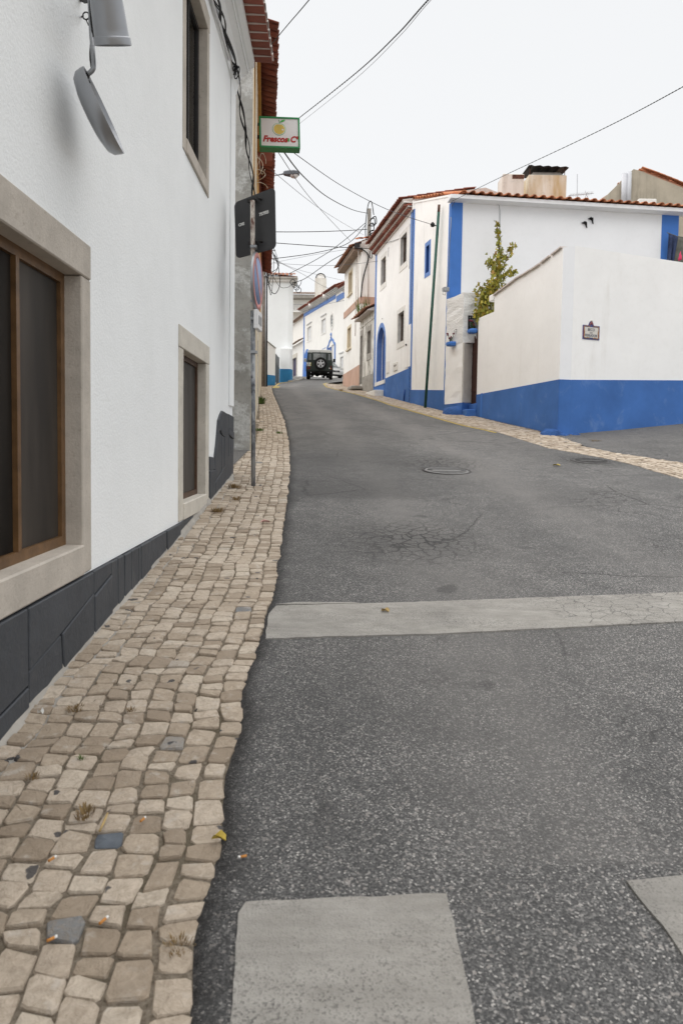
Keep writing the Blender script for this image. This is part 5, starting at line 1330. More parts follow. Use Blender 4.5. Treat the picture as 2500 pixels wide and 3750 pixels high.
for k in range(11):
    z = zled + (ztop - zled) * k / 10; rings.append([GS.pt(0, z), GS.pt(.5, z), GS.pt(GS.L - .03, z), GP.pt(.3, z), GP.pt(.6, z), GP.pt(GP.L, z), Vector((4.4, 19.8, z)), Vector((3.3, 20.15, z))])
mb.loft(rings); o = mb.build('upper_wall', ROUGHCAST, gx); lumpy(o, .025)
place_text('17', .22, IRON, gx, GS.P3(1666, 1217, .03), GS.U3, (0, 0, 1), bold=-.002, sx=.8)
# dark plaque with a shield design
pq = thing('wall_plaque', 'black square plaque with a grey shield design on the rough white wall', 'plaque', GP.P3(1730, 1185, .03))
sA, zA = GP.hit(1711, 1187, .03); Lw = .33
sa0, za0 = GP.hit(1711, 1187); q5 = frame3(GP.pt(sa0, za0, .035), GP.U3, (0, 0, 1))
mb = MB(); mb.prism([q5(a, b, .015) for a, b in ((0, -.235), (.42, -.235), (.42, .235), (0, .235))], q5(0, 0, -.03) - q5(0, 0, .015)); mb.build('panel', BLACK, pq, bevel=.006)
SH = simple('grey_relief', (.16, .17, .18), .6, .1, 8, 0)
shield = [(.04, .13), (.38, .13), (.38, -.05), (.33, -.14), (.21, -.20), (.09, -.14), (.04, -.05)]
mb = MB(); mb.prism([q5(a, b, .020) for a, b in shield], q5(0, 0, 0) - q5(0, 0, .006)); sh_ = mb.build('shield', SH, pq)
mb = MB(); mb.prism([q5(a, b, .026) for a, b in ((.10, .08), (.15, .06), (.19, -.02), (.22, -.10), (.17, -.12), (.11, -.08), (.08, .0))], q5(0, 0, 0) - q5(0, 0, .008)); mb.build('bird_figure', BLACK, sh_)
mb = MB(); mb.lathe([(.055, .012), (.055, .02), (.035, .02), (.035, .012)], q5(.29, .03, 0), q5(0, 0, 1) - q5(0, 0, 0), 16); mb.build('ring_figure', BLACK, sh_)
mb = MB()
for a, h in ((.03, .04), (.10, .07), (.17, .03), (.24, .06), (.31, .05), (.37, .07)): mb.prism([q5(a, .155, .020), q5(a + .03, .155, .020), q5(a + .03, .155 + h, .020), q5(a, .155 + h, .020)], q5(0, 0, 0) - q5(0, 0, .006))
mb.build('skyline', SH, pq)
# plank gate
GG = Wall((3.58, 19.30), (3.66, 18.62)); gt = thing('plank_gate', 'narrow brown plank gate with spiked tops in the white wall', 'gate', GG.pt(.3, P(19)))
zg0 = P(19) + .32; zg1 = GG.hit(1722, 1262)[1]; n = 6
for k in range(n):
    a, b = GG.L * k / n, GG.L * (k + 1) / n; h = zg1 + (.12 if k in (1, 3, 4) else 0) + .03 * k
    slab(GG, [(a + .004, zg0), (b - .004, zg0), (b - .004, h), ((a + b) / 2, h + .06), (a + .004, h)], -.06, -.03).build('plank', GATE_BROWN, gt, bevel=.004)
for z in (zg0 + .35, zg1 - .3): slab(GG, rect(.02, GG.L, z, z + .09), -.03, -.012).build('rail', GATE_BROWN, gt)
stp = thing('blue_steps', 'small blue painted steps below the brown gate', 'steps', GG.pt(.3, P(19)))
mb = MB(); mb.prism([GG.pt(.0, P(19) - .1, .30), GG.pt(GG.L, P(19) - .1, .30), GG.pt(GG.L, P(19) - .1, -.2), GG.pt(0, P(19) - .1, -.2)], (0, 0, .26)); mb.build('step', BLUE, stp, bevel=.02)
mb = MB(); mb.prism([GG.pt(.0, P(19) - .1, .08), GG.pt(GG.L, P(19) - .1, .08), GG.pt(GG.L, P(19) - .1, -.2), GG.pt(0, P(19) - .1, -.2)], (0, 0, .42)); mb.build('step', BLUE, stp, bevel=.02)

# ------------------------------------------------------------------ garden wall
W1 = Wall((3.64, 18.66), (4.50, 14.30)); W2 = Wall((4.50, 14.30), (4.76, 14.35)); W3 = Wall((4.76, 14.35), (4.76 + 2.417 * 2.6, 14.35 + 2.6))
gw = thing('garden_wall', 'tall white garden wall with blue base at the street corner', 'wall', (4.6, 14.5, P(14.4)))
zc = 5.60; sst = W1.hit(1809, 1100)[0]; s2 = W1.hit(1887, 1026)[0]; s3 = W1.hit(1979, 969)[0]
z1_ = W1.hit(1750, 1166)[1]; z2_ = W1.hit(1809, 1141)[1]
mb = MB(); mb.wall(W1, [(0, P(18.6) - .3), (W1.L, P(14.3) - .3), (W1.L, zc - .05), (s3, W1.hit(1979, 969)[1]), (s2, W1.hit(1887, 1026)[1]), (sst, W1.hit(1809, 1084)[1]), (sst, z2_), (0, z1_)], [], 0, .28); mb.build('street_face', WHITE_G, gw)
mb = MB(); mb.wall(W2, [(0.002, P(14) - .3), (W2.L, P(14) - .3), (W2.L, zc), (0.002, zc - .05)], [], 0, .2); mb.build('corner_face', WHITE_F, gw)
mb = MB(); mb.wall(W3, [(0.002, 1), (W3.L, 1), (W3.L, zc), (0.002, zc)], [], 0, .28); mb.build('lane_face', WHITE_G, gw)
zd = [W1.hit(1740, 1446)[1], W1.hit(2030, 1392)[1], W3.hit(2090, 1391)[1], W3.hit(2500, 1393)[1]]
slab(W1, [(0, P(18.6) - .3), (W1.L + .006, P(14.3) - .3), (W1.L + .006, zd[1]), (0, zd[0])], -.02, .010).build('blue_base', BLUE, gw)
slab(W2, [(0.002, P(14.3) - .3), (W2.L - .002, P(14.3) - .3), (W2.L - .002, zd[2]), (0.002, zd[1])], -.02, .011).build('blue_base', BLUE, gw)
k_ = (zd[3] - zd[2]) / (W3.hit(2500, 1393)[0] - W3.hit(2090, 1391)[0])
slab(W3, [(-.006, 1), (W3.L, 1), (W3.L, zd[2] + k_ * W3.L), (-.006, zd[2])], -.02, .010).build('blue_base', BLUE, gw)
slab(W1, [(.30, P(18.3) - .2), (.42, P(18.2) - .2), (.42, zd[0] + .012), (.30, zd[0] + .01)], -.01, .016).build('pipe_chase', BLUE_Q, gw)
# coping tiles along the rising top
ctile = saw = None
segs = [(W1.L, zc - .05), (s3, W1.hit(1979, 969)[1]), (s2, W1.hit(1887, 1026)[1]), (sst, W1.hit(1809, 1084)[1])]
mbx = MB(); mbx.box((0, 0, 0), (.41, .36, .03)); o = mbx.build('coping_stone', MORTAR); bpy.data.objects.remove(o); cme = bpy.data.meshes['coping_stone']
for (a0, b0), (a1, b1) in zip(segs, segs[1:]):
    n = max(1, int(abs(a1 - a0) / .36))
    for k in range(n):
        t = (k + .5) / n; pa_, pb_ = W1.pt(a0, b0, -.13), W1.pt(a1, b1, -.13); x2 = (pb_ - pa_).normalized(); y2 = W1.N3; z2 = x2.cross(y2).normalized(); z2 = z2 if z2.z > 0 else -z2; y2 = z2.cross(x2)
        mm = Matrix((x2, y2, z2)).transposed().to_4x4() @ Matrix.Rotation(R(random.uniform(-2, 2)), 4, 'Y'); mm.translation = pa_ + (pb_ - pa_) * t + Vector((0, 0, .012 + random.uniform(0, .012))); o = inst('coping_stone', cme, gw, mm)
slab(W1, rect(sst - .28, sst - .02, W1.hit(1809, 1084)[1] - .10, W1.hit(1809, 1084)[1] + .06), -.2, .03).build('coping_end', WHITE_G, gw, bevel=.015)
# blue painted guard stones at the corner
for k, (x, y, r_, h) in enumerate(((4.36, 14.34, .20, .13), (4.88, 14.30, .15, .03), (4.60, 14.25, .14, .06))):
    mb = MB(); mb.lathe([(r_ * 1.1, -.15), (r_, .02), (r_ * .8, h * .7), (r_ * .4, h), (.001, h)], (x, y, G(x, y)), n=16); o = mb.build('guard_stone', BLUE_ROUGH, gw); lumpy(o, .08, 7)
    for p_ in o.data.polygons: p_.use_smooth = True
# faience street sign
ss0, sz0 = W3.hit(2161, 1218); ts = thing('tile_street_sign', 'painted tile street sign with ornate border reading BECO DO FERRADOR', 'sign', W3.pt(ss0, sz0))
q6 = frame3(W3.pt(ss0, sz0, .0), W3.U3, (0, 0, 1)); sa = W3.hit(2131, 1218)[0] - ss0; sb = W3.hit(2192, 1218)[0] - ss0; zt_ = W3.hit(2161, 1192)[1] - sz0; zb_ = W3.hit(2161, 1244)[1] - sz0
FAI = simple('faience_white', (.66, .63, .58), .25, .06, 6, 0, spec=.5); FBL = simple('faience_blue', (.055, .06, .19), .3, .35, 25, 0, spec=.5); FOC = simple('faience_ochre', (.34, .17, .06), .3, .5, 30, 0, spec=.5); FNV = simple('faience_navy', (.03, .04, .08), .3, .1, 10, 0)
FPK = simple('faience_red', (.33, .10, .08), .3, .3, 20, 0)
mb = MB(); mb.prism([q6(a, b, .012) for a, b in ((sa, zb_), (sb, zb_), (sb, zt_), (.07, zt_), (.045, zt_ + .06), (0.0, zt_ + .10), (-.045, zt_ + .06), (-.07, zt_), (sa, zt_))], q6(0, 0, -.01) - q6(0, 0, .012)); pn_ = mb.build('border_tile', FBL, ts)
mb = MB(); n = 4; wdt_ = sb - sa; hgt_ = zt_ - zb_
for i in range(3):
    for j in range(3):
        a0 = sa + .036 + (wdt_ - .072) * i / 3; a1 = sa + .036 + (wdt_ - .072) * (i + 1) / 3; b0 = zb_ + .04 + (hgt_ - .078) * j / 3; b1 = zb_ + .04 + (hgt_ - .078) * (j + 1) / 3
        m3 = MB(); m3.prism([q6(a, b, .0145) for a, b in ((a0 + .0008, b0 + .0008), (a1 - .0008, b0 + .0008), (a1 - .0008, b1 - .0008), (a0 + .0008, b1 - .0008))], q6(0, 0, 0) - q6(0, 0, .006)); m3.build('tile', FAI, ts)
# scrolled border
def scroll(pts, r, mat): 
    m3 = MB(); m3.tube(spl([q6(a, b, .015) for a, b in pts], 4), r, 5); m3.build('scroll', mat, ts)
for sx in (-1, 1):
    X = (lambda t: sa + t if sx < 0 else sb - t)
    scroll([(X(.035), zt_ - .02), (X(.03), zt_ - .09), (X(.045), zt_ - .16), (X(.028), (zt_ + zb_) / 2), (X(.042), zb_ + .10), (X(.03), zb_ + .04)], .009, FOC)
    scroll([(X(.02), zt_ - .03), (X(.022), (zt_ + zb_) / 2), (X(.02), zb_ + .05)], .006, FPK)
    scroll([(X(.04), zt_ - .028), (X(.10), zt_ - .015), (X(.15), zt_ - .03), (X(.18), zt_ - .012)], .008, FOC)
    scroll([(X(.03), zb_ + .035), (X(.08), zb_ + .02), (X(.12), zb_ + .038), (X(.17), zb_ + .022)], .010, FOC)
scroll([(-.04, zt_ + .01), (-.015, zt_ + .045), (0, zt_ + .07), (.015, zt_ + .045), (.04, zt_ + .01)], .012, FPK); scroll([(-.03, zt_ + .085), (0, zt_ + .10), (.03, zt_ + .085)], .012, FAI)
place_text('BECO', .085, FNV, ts, q6(0, .055, .0155), W3.U3, (0, 0, 1), sx=.85, bold=.0005); place_text('DO', .058, FNV, ts, q6(0, -.012, .0155), W3.U3, (0, 0, 1), sx=.85, bold=-.0005); place_text('FERRADOR', .078, FNV, ts, q6(0, -.068, .0155), W3.U3, (0, 0, 1), sx=.82, bold=.0005)
mb = MB(); mb.prism([q6(a, b, .016) for a, b in ((-.05, -.118), (-.035, -.122), (-.02, -.115), (.035, -.118), (.035, -.122), (.05, -.117), (.035, -.109), (.035, -.112), (-.02, -.108), (-.035, -.102), (-.05, -.105), (-.04, -.112))], q6(0, 0, 0) - q6(0, 0, .004)); mb.build('arrow', FNV, ts)
# wall-mounted planters
def planter(w, px, py, label, wd):
    s0, z0 = w.hit(px, py); o = thing('wall_planter', label, 'planter', w.pt(s0, z0), 0, 'blue planters by the gate')
    mb = MB(); prof = [(-wd, 0), (-wd * .9, .05), (wd * .9, .05), (wd, 0), (wd * .85, -.07), (-wd * .85, -.07)]
    mb.loft([[w.pt(s0 + a * .96, z0 + b, 0) for a, b in prof], [w.pt(s0 + a, z0 + b, .12) for a, b in prof], [w.pt(s0 + a * .8, z0 + b * .8, .20) for a, b in prof]]); mb.build('trough', BLUE_Q, o, bevel=.015)
    mb = MB(); fl_ = MB()
    for k in range(9):
        b = w.pt(s0 + random.uniform(-.5, .5) * wd, z0 + .05, .10); t = b + Vector((random.uniform(-.09, .09), random.uniform(-.06, .06), random.uniform(.08, .26)))
        mb.tube([b, (b + t) / 2 + Vector((.01, 0, .02)), t], .006, 5); 
        for q_ in range(3):
            c = b + (t - b) * random.uniform(.2, .7); d = Vector((random.uniform(-1, 1), random.uniform(-1, 1), .3)) * .05; e = d.cross(Vector((0, 0, 1))).normalized() * .018; mb.add([c, c + d * .5 + e, c + d, c + d * .5 - e], [(0, 1, 2, 3)])
        if k < 6: fl_.lathe([(.001, -.02), (.022, -.012), (.030, .008), (.018, .026), (.001, .03)], t, (random.uniform(-.3, .3), random.uniform(-.3, .3), 1), 8)
    mb.build('stems', simple('planter_stem', (.05, .09, .03), .8, .2, 10, 0) if 'planter_stem' not in MATS else MATS['planter_stem'], o, fix=False); fl_.build('flowers', MATS.get('dusky_flower') or simple('dusky_flower', (.14, .025, .045), .8, .3, 20, 0), o)
planter(GS, 1661, 1259, 'blue wall planter with dark red flowers left of the brown gate', .15)
planter(W1, 1740, 1212, 'blue wall planter with dark red flowers at the end of the garden wall', .15)

# ------------------------------------------------------------------ vine
def leafmat(name, c):
    g = NT(name); r_ = g.island(); b = g.ramp(r_, [(0, mul(c, .6)), (.5, c), (.85, (c[0] * 1.6, c[1] * 1.25, c[2])), (1, (.30, .17, .04))]); g.color(b).rough(.6).set(0, .3)
    g.b.inputs['Transmission Weight'].default_value = 0; return g.mt
LEAFM = leafmat('vine_leaf', (.27, .275, .05))
vn = thing('vine', 'yellow-green climbing vine above the garden wall by the plaque', 'vine', (4.0, 19.2, P(19)))
leaves = []
for v in range(4):
    mb = MB(); s_ = 1; pts = [(0, 0, 0), (.3, .12, .03), (.5, .05, .06), (.42, .35, .05), (.25, .5, .03), (.28, .8, .02), (0, 1, -.06), (-.28, .8, .02), (-.25, .5, .03), (-.42, .35, .05), (-.5, .05, .06), (-.3, .12, .03)]
    pts = [(a * random.uniform(.85, 1.15), b * random.uniform(.9, 1.1), c * random.uniform(.5, 2.5)) for a, b, c in pts]
    mb.add(pts + [(0, .35, -.03)], [(i, (i + 1) % 12, 12) for i in range(12)]); o = mb.build('leaf', LEAFM, fix=False); leaves.append(o.data); bpy.data.objects.remove(o)
def vpt(px, py, y): return at(px, py, y)
spine = [(1790, 1165, 18.9), (1800, 1090, 19.0), (1815, 1040, 19.1), (1822, 980, 19.4), (1826, 930, 19.6), (1824, 880, 19.8), (1818, 822, 19.9)]
mb = MB(); mb.tube(spl([vpt(*s) for s in spine], 5), .015, 6)
br = [[(1815, 1040, 19.1), (1775, 1062, 18.9), (1738, 1070, 18.9)], [(1822, 1000, 19.3), (1850, 960, 19.3), (1876, 900, 19.4)], [(1820, 1030, 19.1), (1855, 1010, 19.1), (1885, 1000, 19.0)], [(1800, 1080, 19.0), (1770, 1120, 18.8), (1752, 1160, 18.75)], [(1818, 1000, 19.3), (1795, 970, 19.3), (1786, 965, 19.3)], [(1810, 1060, 19.1), (1780, 1090, 18.95), (1760, 1120, 18.9)]]
for b_ in br: mb.tube(spl([vpt(*s) for s in b_], 5), .008, 5)
mb.build('stems', WOOD_D, vn)
def put_leaf(p, sc, mbx=None):
    me = random.choice(leaves); e = Matrix.Rotation(random.uniform(0, 6.28), 4, 'Z') @ Matrix.Rotation(R(random.uniform(20, 110)), 4, 'X') @ Matrix.Rotation(random.uniform(-.6, .6), 4, 'Y') @ Matrix.Scale(sc, 4); e.translation = p
    if mbx is None: inst('leaf', me, vn, e)
    else: mbx.add([e @ v.co for v in me.vertices], [tuple(q.vertices) for q in me.polygons])
cand = []
def spray(path, n, spread, sc):
    pp_ = spl([vpt(*s) for s in path], 8)
    for k in range(n):
        p = random.choice(pp_); cand.append((p + Vector((random.gauss(0, spread), random.gauss(0, spread * .6), random.gauss(0, spread))), sc * random.uniform(.6, 1.25)))
spray(spine[4:], 90, .035, .09); spray(spine[2:5], 190, .11, .105); spray(spine[:3], 200, .14, .11)
for b_ in br: spray(b_, 70, .05, .095)
spray(br[3], 110, .09, .105); spray(br[5], 90, .09, .10)
spray([(1790, 1150, 18.7), (1770, 1165, 18.7), (1750, 1185, 18.7)], 70, .05, .09)
random.shuffle(cand)
for p, sc in cand[:260]: put_leaf(p, sc)
mb = MB(); [put_leaf(p, sc, mb) for p, sc in cand[260:]]; tag(mb.build('leaves', LEAFM, vn, fix=False), kind='stuff')

# ------------------------------------------------------------------ beige gabled house behind
BY = 31.0; bh = thing('beige_gable_house', 'beige stained gable house behind the corner house on the right', 'house', (13, BY, P(BY)))
gp_ = [at(px, py, BY) for px, py in ((2150, 745), (2203, 732), (2318, 619), (2345, 622))]
pk = gp_[2]; dzr = (at(2500, 683, BY).z - at(2345, 622, BY).z) / (at(2500, 683, BY).x - at(2345, 622, BY).x)
xr_ = pk.x + 8; BW_ = Wall((gp_[0].x - 1.2, BY), (xr_, BY))
L0 = gp_[0].x - 1.2
mb = MB(); mb.wall(BW_, [(0, 4), (BW_.L, 4), (BW_.L, pk.z + dzr * 8), (gp_[3].x - L0, gp_[3].z - .05), (pk.x - L0, pk.z), (gp_[1].x - L0, gp_[1].z), (0, gp_[0].z)], [], 0, .35); mb.build('gable_wall', BEIGE, bh)
mb = MB(); mb.prism([(L0 + .4, BY + .3, 4), (xr_, BY + .3, 4), (xr_, BY + 9, 4), (L0 + .4, BY + 9, 4)], (0, 0, 6.5)); mb.build('rear_walls', BEIGE, bh)
rd_ = Vector((1, 0, dzr)).normalized(); A0 = Vector((gp_[3].x + .1, BY - .05, gp_[3].z + .02))
mb = MB(); mb.prism([A0 + Vector((0, .06, -.05)), A0 + Vector((0, 9, .85)), A0 + Vector((0, 9, .80)) , A0 + Vector((0, .06, -.12))], rd_ * 8); mb.build('roof_deck', TILE_OLD, bh)
upb = Vector((0, math.cos(R(6)), math.sin(R(6)))); 
tm = tile_mesh('roof_tile', .26, .5, TILE, True)
k = 0
for j in range(26):
    for i in range(10):
        x2 = -upb; p = A0 + rd_ * (.30 * j) + upb * (.1 + i * .30); 
        y2 = rd_ * -1; xx = upb; zz = xx.cross(y2); zz = zz if zz.z > 0 else -zz
        mm = Matrix((xx, y2, zz)).transposed().to_4x4(); mm.translation = p + rd_ * .45 + Vector((0, 0, .06 + random.uniform(-.01, .01))); inst('roof_tile', tm, bh, mm)
FLUE = simple('flue_pipe_grey', (.50, .51, .54), .5, .05, 4, 0)
for px, y0, y1 in ((2285, 636, 770), (2301, 631, 770)):
    p = at(px, y0, BY - .25); q_ = at(px - 3.5, y1, BY - .25); mb = MB(); mb.tube([p, q_], .115, 16); tag(mb.build('flue_pipe', FLUE), ('left' if px < 2290 else 'right') + '-hand white flue pipe against the beige gable', 'pipe', 'white flue pipes')
lowb = at(2395, 735, 29); mb = MB(); mb.box(lowb + Vector((-.2, .5, -.4)), (.75, .6, 1.1)); tag(mb.build('roof_block', WHITESTONE, bevel=.02), 'small pale masonry block behind the tiled eaves on the right', 'chimney')
# clothes line right of the corner house
lw = thing('shade_cloths', 'dark blue and grey shade cloths hung on a line at the right edge', 'cloth', at(2480, 960, 20.5))
DENIM = simple('navy_cloth', (.035, .05, .11), .9, .4, 6, .3, 40); GREYCL = simple('grey_cloth', (.14, .14, .12), .9, .3, 5, .3, 40); REDCL = simple('pink_cloth', (.62, .05, .13), .7, .15, 8, 0)
def cloth(pts, y, mat, name, parent, f=14):
    (x0, y0), (x1, y1), (x2, y2), (x3, y3) = pts; nx, ny = 18, 8; vs = []
    for j in range(ny + 1):
        for i in range(nx + 1):
            u, v = i / nx, j / ny; px = (x0 + (x1 - x0) * u) * (1 - v) + (x3 + (x2 - x3) * u) * v; py = (y0 + (y1 - y0) * u) * (1 - v) + (y3 + (y2 - y3) * u) * v
            p = at(px, py, y); p.y += .05 * math.sin(u * f + v) * (.3 + v); vs.append(p)
    fs = [(j * (nx + 1) + i, j * (nx + 1) + i + 1, (j + 1) * (nx + 1) + i + 1, (j + 1) * (nx + 1) + i) for j in range(ny) for i in range(nx)]
    mb = MB(); mb.add(vs, fs, 0, True); o = mb.build(name, mat, parent, fix=False); md = o.modifiers.new('solid', 'SOLIDIFY'); md.thickness = .01; return o
cloth(((2446, 855), (2481, 868), (2466, 975), (2442, 960)), 20.9, DENIM, 'navy_cloth', lw); cloth(((2480, 866), (2560, 878), (2560, 1010), (2462, 985)), 21.1, GREYCL, 'grey_cloth', lw)
mb = MB(); mb.tube([at(2440, 852, 20.9), at(2480, 866, 20.9), at(2570, 880, 21)], .012, 5); mb.build('line', GREYCL, lw)
rg = MB(); c = at(2489, 938, 20.4); rg.lathe([(.006, .14), (.014, .10), (.03, .06), (.04, 0), (.046, -.08), (.036, -.12), (.001, -.13)], c, n=10); o = rg.build('hanging_bag', REDCL); lumpy(o, .03, 9); tag(o, 'bright pink bag hanging in front of the grey cloth', 'bag')

# ------------------------------------------------------------------ far left: low wall, gate, tall white house
LWw = Wall((-4.55, 38.3), (-3.88, 39.4))
lw1 = thing('low_blue_base_wall', 'low white wall with bright blue base beside the wooden pole', 'wall', LWw.pt(.6, P(39)))
za, zb = LWw.hit(964, 1249)[1], LWw.hit(1007, 1276)[1]
mb = MB(); mb.wall(LWw, [(-.6, 4), (LWw.L, P(39) - .3), (LWw.L, zb), (-.6, za + .4)], [], 0, .25); mb.build('wall', WHITE_FAR, lw1)
z0, z1 = LWw.hit(962, 1371)[1], LWw.hit(1006, 1375)[1]; slab(LWw, [(-.6, 4), (LWw.L, P(39) - .3), (LWw.L, z1), (-.6, z0)], -.02, .012).build('blue_base', CYAN, lw1)
slab(LWw, [(-.6, za + .4), (LWw.L + .03, zb), (LWw.L + .03, zb + .05), (-.6, za + .45)], -.26, .03).build('coping', CONCRETE, lw1)
GT = Wall((-3.88, 39.45), (-3.86, 41.85)); gt2 = thing('sheet_gate', 'dark grey sheet metal gate between two blue-based walls', 'gate', GT.pt(1, P(40.6)))
g0, g1 = GT.hit(1010, 1302)[1], GT.hit(1022, 1308)[1]
GATEM = simple('grey_gate_paint', (.10, .11, .115), .5, .2, 4, .1)
for a, b in ((.05, GT.L / 2 - .01), (GT.L / 2 + .01, GT.L - .05)): slab(GT, [(a, P(40) - .05), (b, P(40.5) - .0), (b, g1), (a, g0 + .1)], -.05, -.01).build('leaf', GATEM, gt2)
for z in (P(40) + 1.0,): slab(GT, rect(.05, GT.L - .05, z, z + .05), -.012, .015).build('rail', GATEM, gt2)
TF = Wall((-9.5, 42.6), (-3.15, 42.6)); TS = Wall((-3.15, 42.6), (-4.7, 50)); ET = TF.hit(1070, 1022)[1]
tw = thing('tall_white_house', 'tall blank white house with tiled roof behind the sheet gate', 'house', TF.pt(5, P(42)))
mb = MB(); mb.wall(TF, [(0, 4), (TF.L, 4), (TF.L, ET), (0, ET)], [], 0, .3); mb.build('front_wall', WHITE_L, tw)
mb = MB(); mb.wall(TS, [(.002, 4), (TS.L, 4), (TS.L, ET), (.002, ET)], [], 0, .3); mb.build('side_wall', WHITE_L, tw)
mb = MB(); mb.prism([(-9.4, 42.95, 4), (-3.6, 42.95, 4), (-5.0, 50, 4), (-9.4, 50, 4)], (0, 0, ET - 4.02)); mb.build('rear_walls', WHITE_L, tw)
slab(TF, rect(0, TF.L + .12, ET - .20, ET), -.05, .14).build('cornice', TILE_WHITE, tw, bevel=.03); slab(TF, rect(0, TF.L + .30, ET, ET + .09), -.05, .32).build('cornice', TILE_WHITE, tw, bevel=.03)
slab(TS, rect(-.1, TS.L, ET - .20, ET + .09), -.05, .28).build('cornice', TILE_WHITE, tw)
mb = MB(); ap_ = Vector((-6.4, 46, ET + 1.3)); mb.loft([[(-9.6, 42.25, ET + .09), (-2.85, 42.25, ET + .09), (-4.4, 50, ET + .09), (-9.6, 50, ET + .09)], [(-7.5, 45.8, ET + 1.2), (-5.6, 45.8, ET + 1.2), (-5.6, 46.2, ET + 1.2), (-7.5, 46.2, ET + 1.2)]]); mb.build('roof_deck', TILE_OLD, tw)
tile_roof(tw, Vector((-6.6, 42.18, ET + .10)), (1, 0, 0), (0, .95, .30), 3.6, 1.6, .24, .42, TILE, 1, 60, end=TILE_WHITE)
ST = Wall((-3.86, 42.0), (-3.22, 42.0)); st_ = thing('blue_base_stub_wall', 'short white wall with bright blue base right of the sheet gate', 'wall', ST.pt(.3, P(42)))
zs_ = ST.hit(1040, 1274)[1]; zm = ST.hit(1040, 1351)[1]
mb = MB(); mb.prism([(-3.86, 42.0, P(42) - .3), (-3.22, 42.0, P(42) - .3), (-3.12, 42.55, P(42) - .3), (-3.86, 42.55, P(42) - .3)], (0, 0, zs_ - P(42) + .3)); mb.build('wall', WHITE_L, st_, bevel=.03)
mb = MB(); mb.prism([(-3.872, 41.985, P(42) - .3), (-3.21, 41.985, P(42) - .3), (-3.11, 42.54, P(42) - .3), (-3.86, 42.56, P(42) - .3)], (0, 0, zm - P(42) + .3)); mb.build('blue_base', CYAN, st_)
kb = thing('kerb', 'pale stone kerb curving round the far left corner', 'kerb', (-3, 44, P(44)))
mb = MB(); mb.loft([[(x - .12, y, P(y) - .05), (x - .12, y, P(y) + .09), (x + .1, y, P(y) + .09), (x + .1, y, P(y) - .05)] for x, y in ((-3.2, 41.8), (-2.9, 43), (-2.75, 45), (-2.8, 48), (-3.4, 51))]); mb.build('kerb_stone', CONCRETE, kb)

# ------------------------------------------------------------------ blue-trimmed house at the bend
fx = lambda y: .6 - .29 * (y - 58)
BT = Wall((fx(75), 75), (fx(53), 53)); bt = thing('blue_trim_house', 'white house with blue trim, oval window and stepped tiled cornices at the bend', 'house', BT.pt(8, P(66)))
EB = 15.05
def br_(l, r, t, b): s0 = BT.hit(l, (t + b) / 2)[0]; s1 = BT.hit(r, (t + b) / 2)[0]; c = (l + r) / 2; return (s0, s1, BT.hit(c, b)[1], BT.hit(c, t)[1])
b1, b2 = br_(1126, 1139, 1197, 1247), br_(1178, 1192, 1168, 1219)
os_, oz_ = BT.hit(1215.5, 1176); orx = abs(BT.hit(1220, 1176)[0] - os_); ory = .62
oval = lambda r: [(os_ + orx * r * math.cos(2 * math.pi * k / 20), oz_ + ory * r * math.sin(2 * math.pi * k / 20)) for k in range(20)]
p1 = br_(1213, 1226, 1262, 1372); b3 = br_(1246, 1257, 1306, 1345)
mb = MB(); mb.wall(BT, [(0, 7), (BT.L, 4.5), (BT.L, 15.22 - .037 * BT.L), (0, 15.22)], [rect(*b1), rect(*b2), oval(1), rect(*p1), rect(*b3)], 0, .3, .14); mb.build('street_wall', WHITE_FAR, bt)
mb = MB(); mb.prism([BT.pt(.0, 4, -.35), BT.pt(BT.L, 4, -.35), BT.pt(BT.L, 4, -7), BT.pt(.0, 4, -7)], (0, 0, 10.3)); mb.build('rear_walls', WHITE_FAR, bt)
for wr in (b1, b2, b3):
    s0, s1, z0, z1 = wr; fr = window(bt, BT, s0, s1, z0, z1, .1, 0, .06, LETTER_W, SIGN_WHITE, (.5,), (.33, .66))
    mb = MB(); mb.wall(BT, rect(s0 - .22, s1 + .22, z0 - .14, z1 + .30), [rect(*wr)], .03, .035, .08); mb.build('surround', WHITESTONE, fr)
    slab(BT, rect(s0 - .3, s1 + .3, z1 + .30, z1 + .40), -.02, .10).build('hood', MARBLE, fr)
mb = MB(); mb.wall(BT, oval(1.35), [oval(1)], .05, .06, .1); ov = mb.build('oval_window', WHITESTONE, bt); slab(BT, oval(1.02), -.10, -.07).build('pane', GLASS_B, ov)
mb = MB(); [mb.prism([BT.pt(os_ + a, oz_ - ory, -.05), BT.pt(os_ + a + .05, oz_ - ory, -.05), BT.pt(os_ + a + .05, oz_ + ory, -.05), BT.pt(os_ + a, oz_ + ory, -.05)], BT.N3 * -.03) for a in (-.16, .12)]; [mb.prism([BT.pt(os_ - orx, oz_ + b, -.045), BT.pt(os_ + orx, oz_ + b, -.045), BT.pt(os_ + orx, oz_ + b + .05, -.045), BT.pt(os_ - orx, oz_ + b + .05, -.045)], BT.N3 * -.03) for b in (-.3, 0, .3)]; mb.build('glazing_bars', LETTER_W, ov)
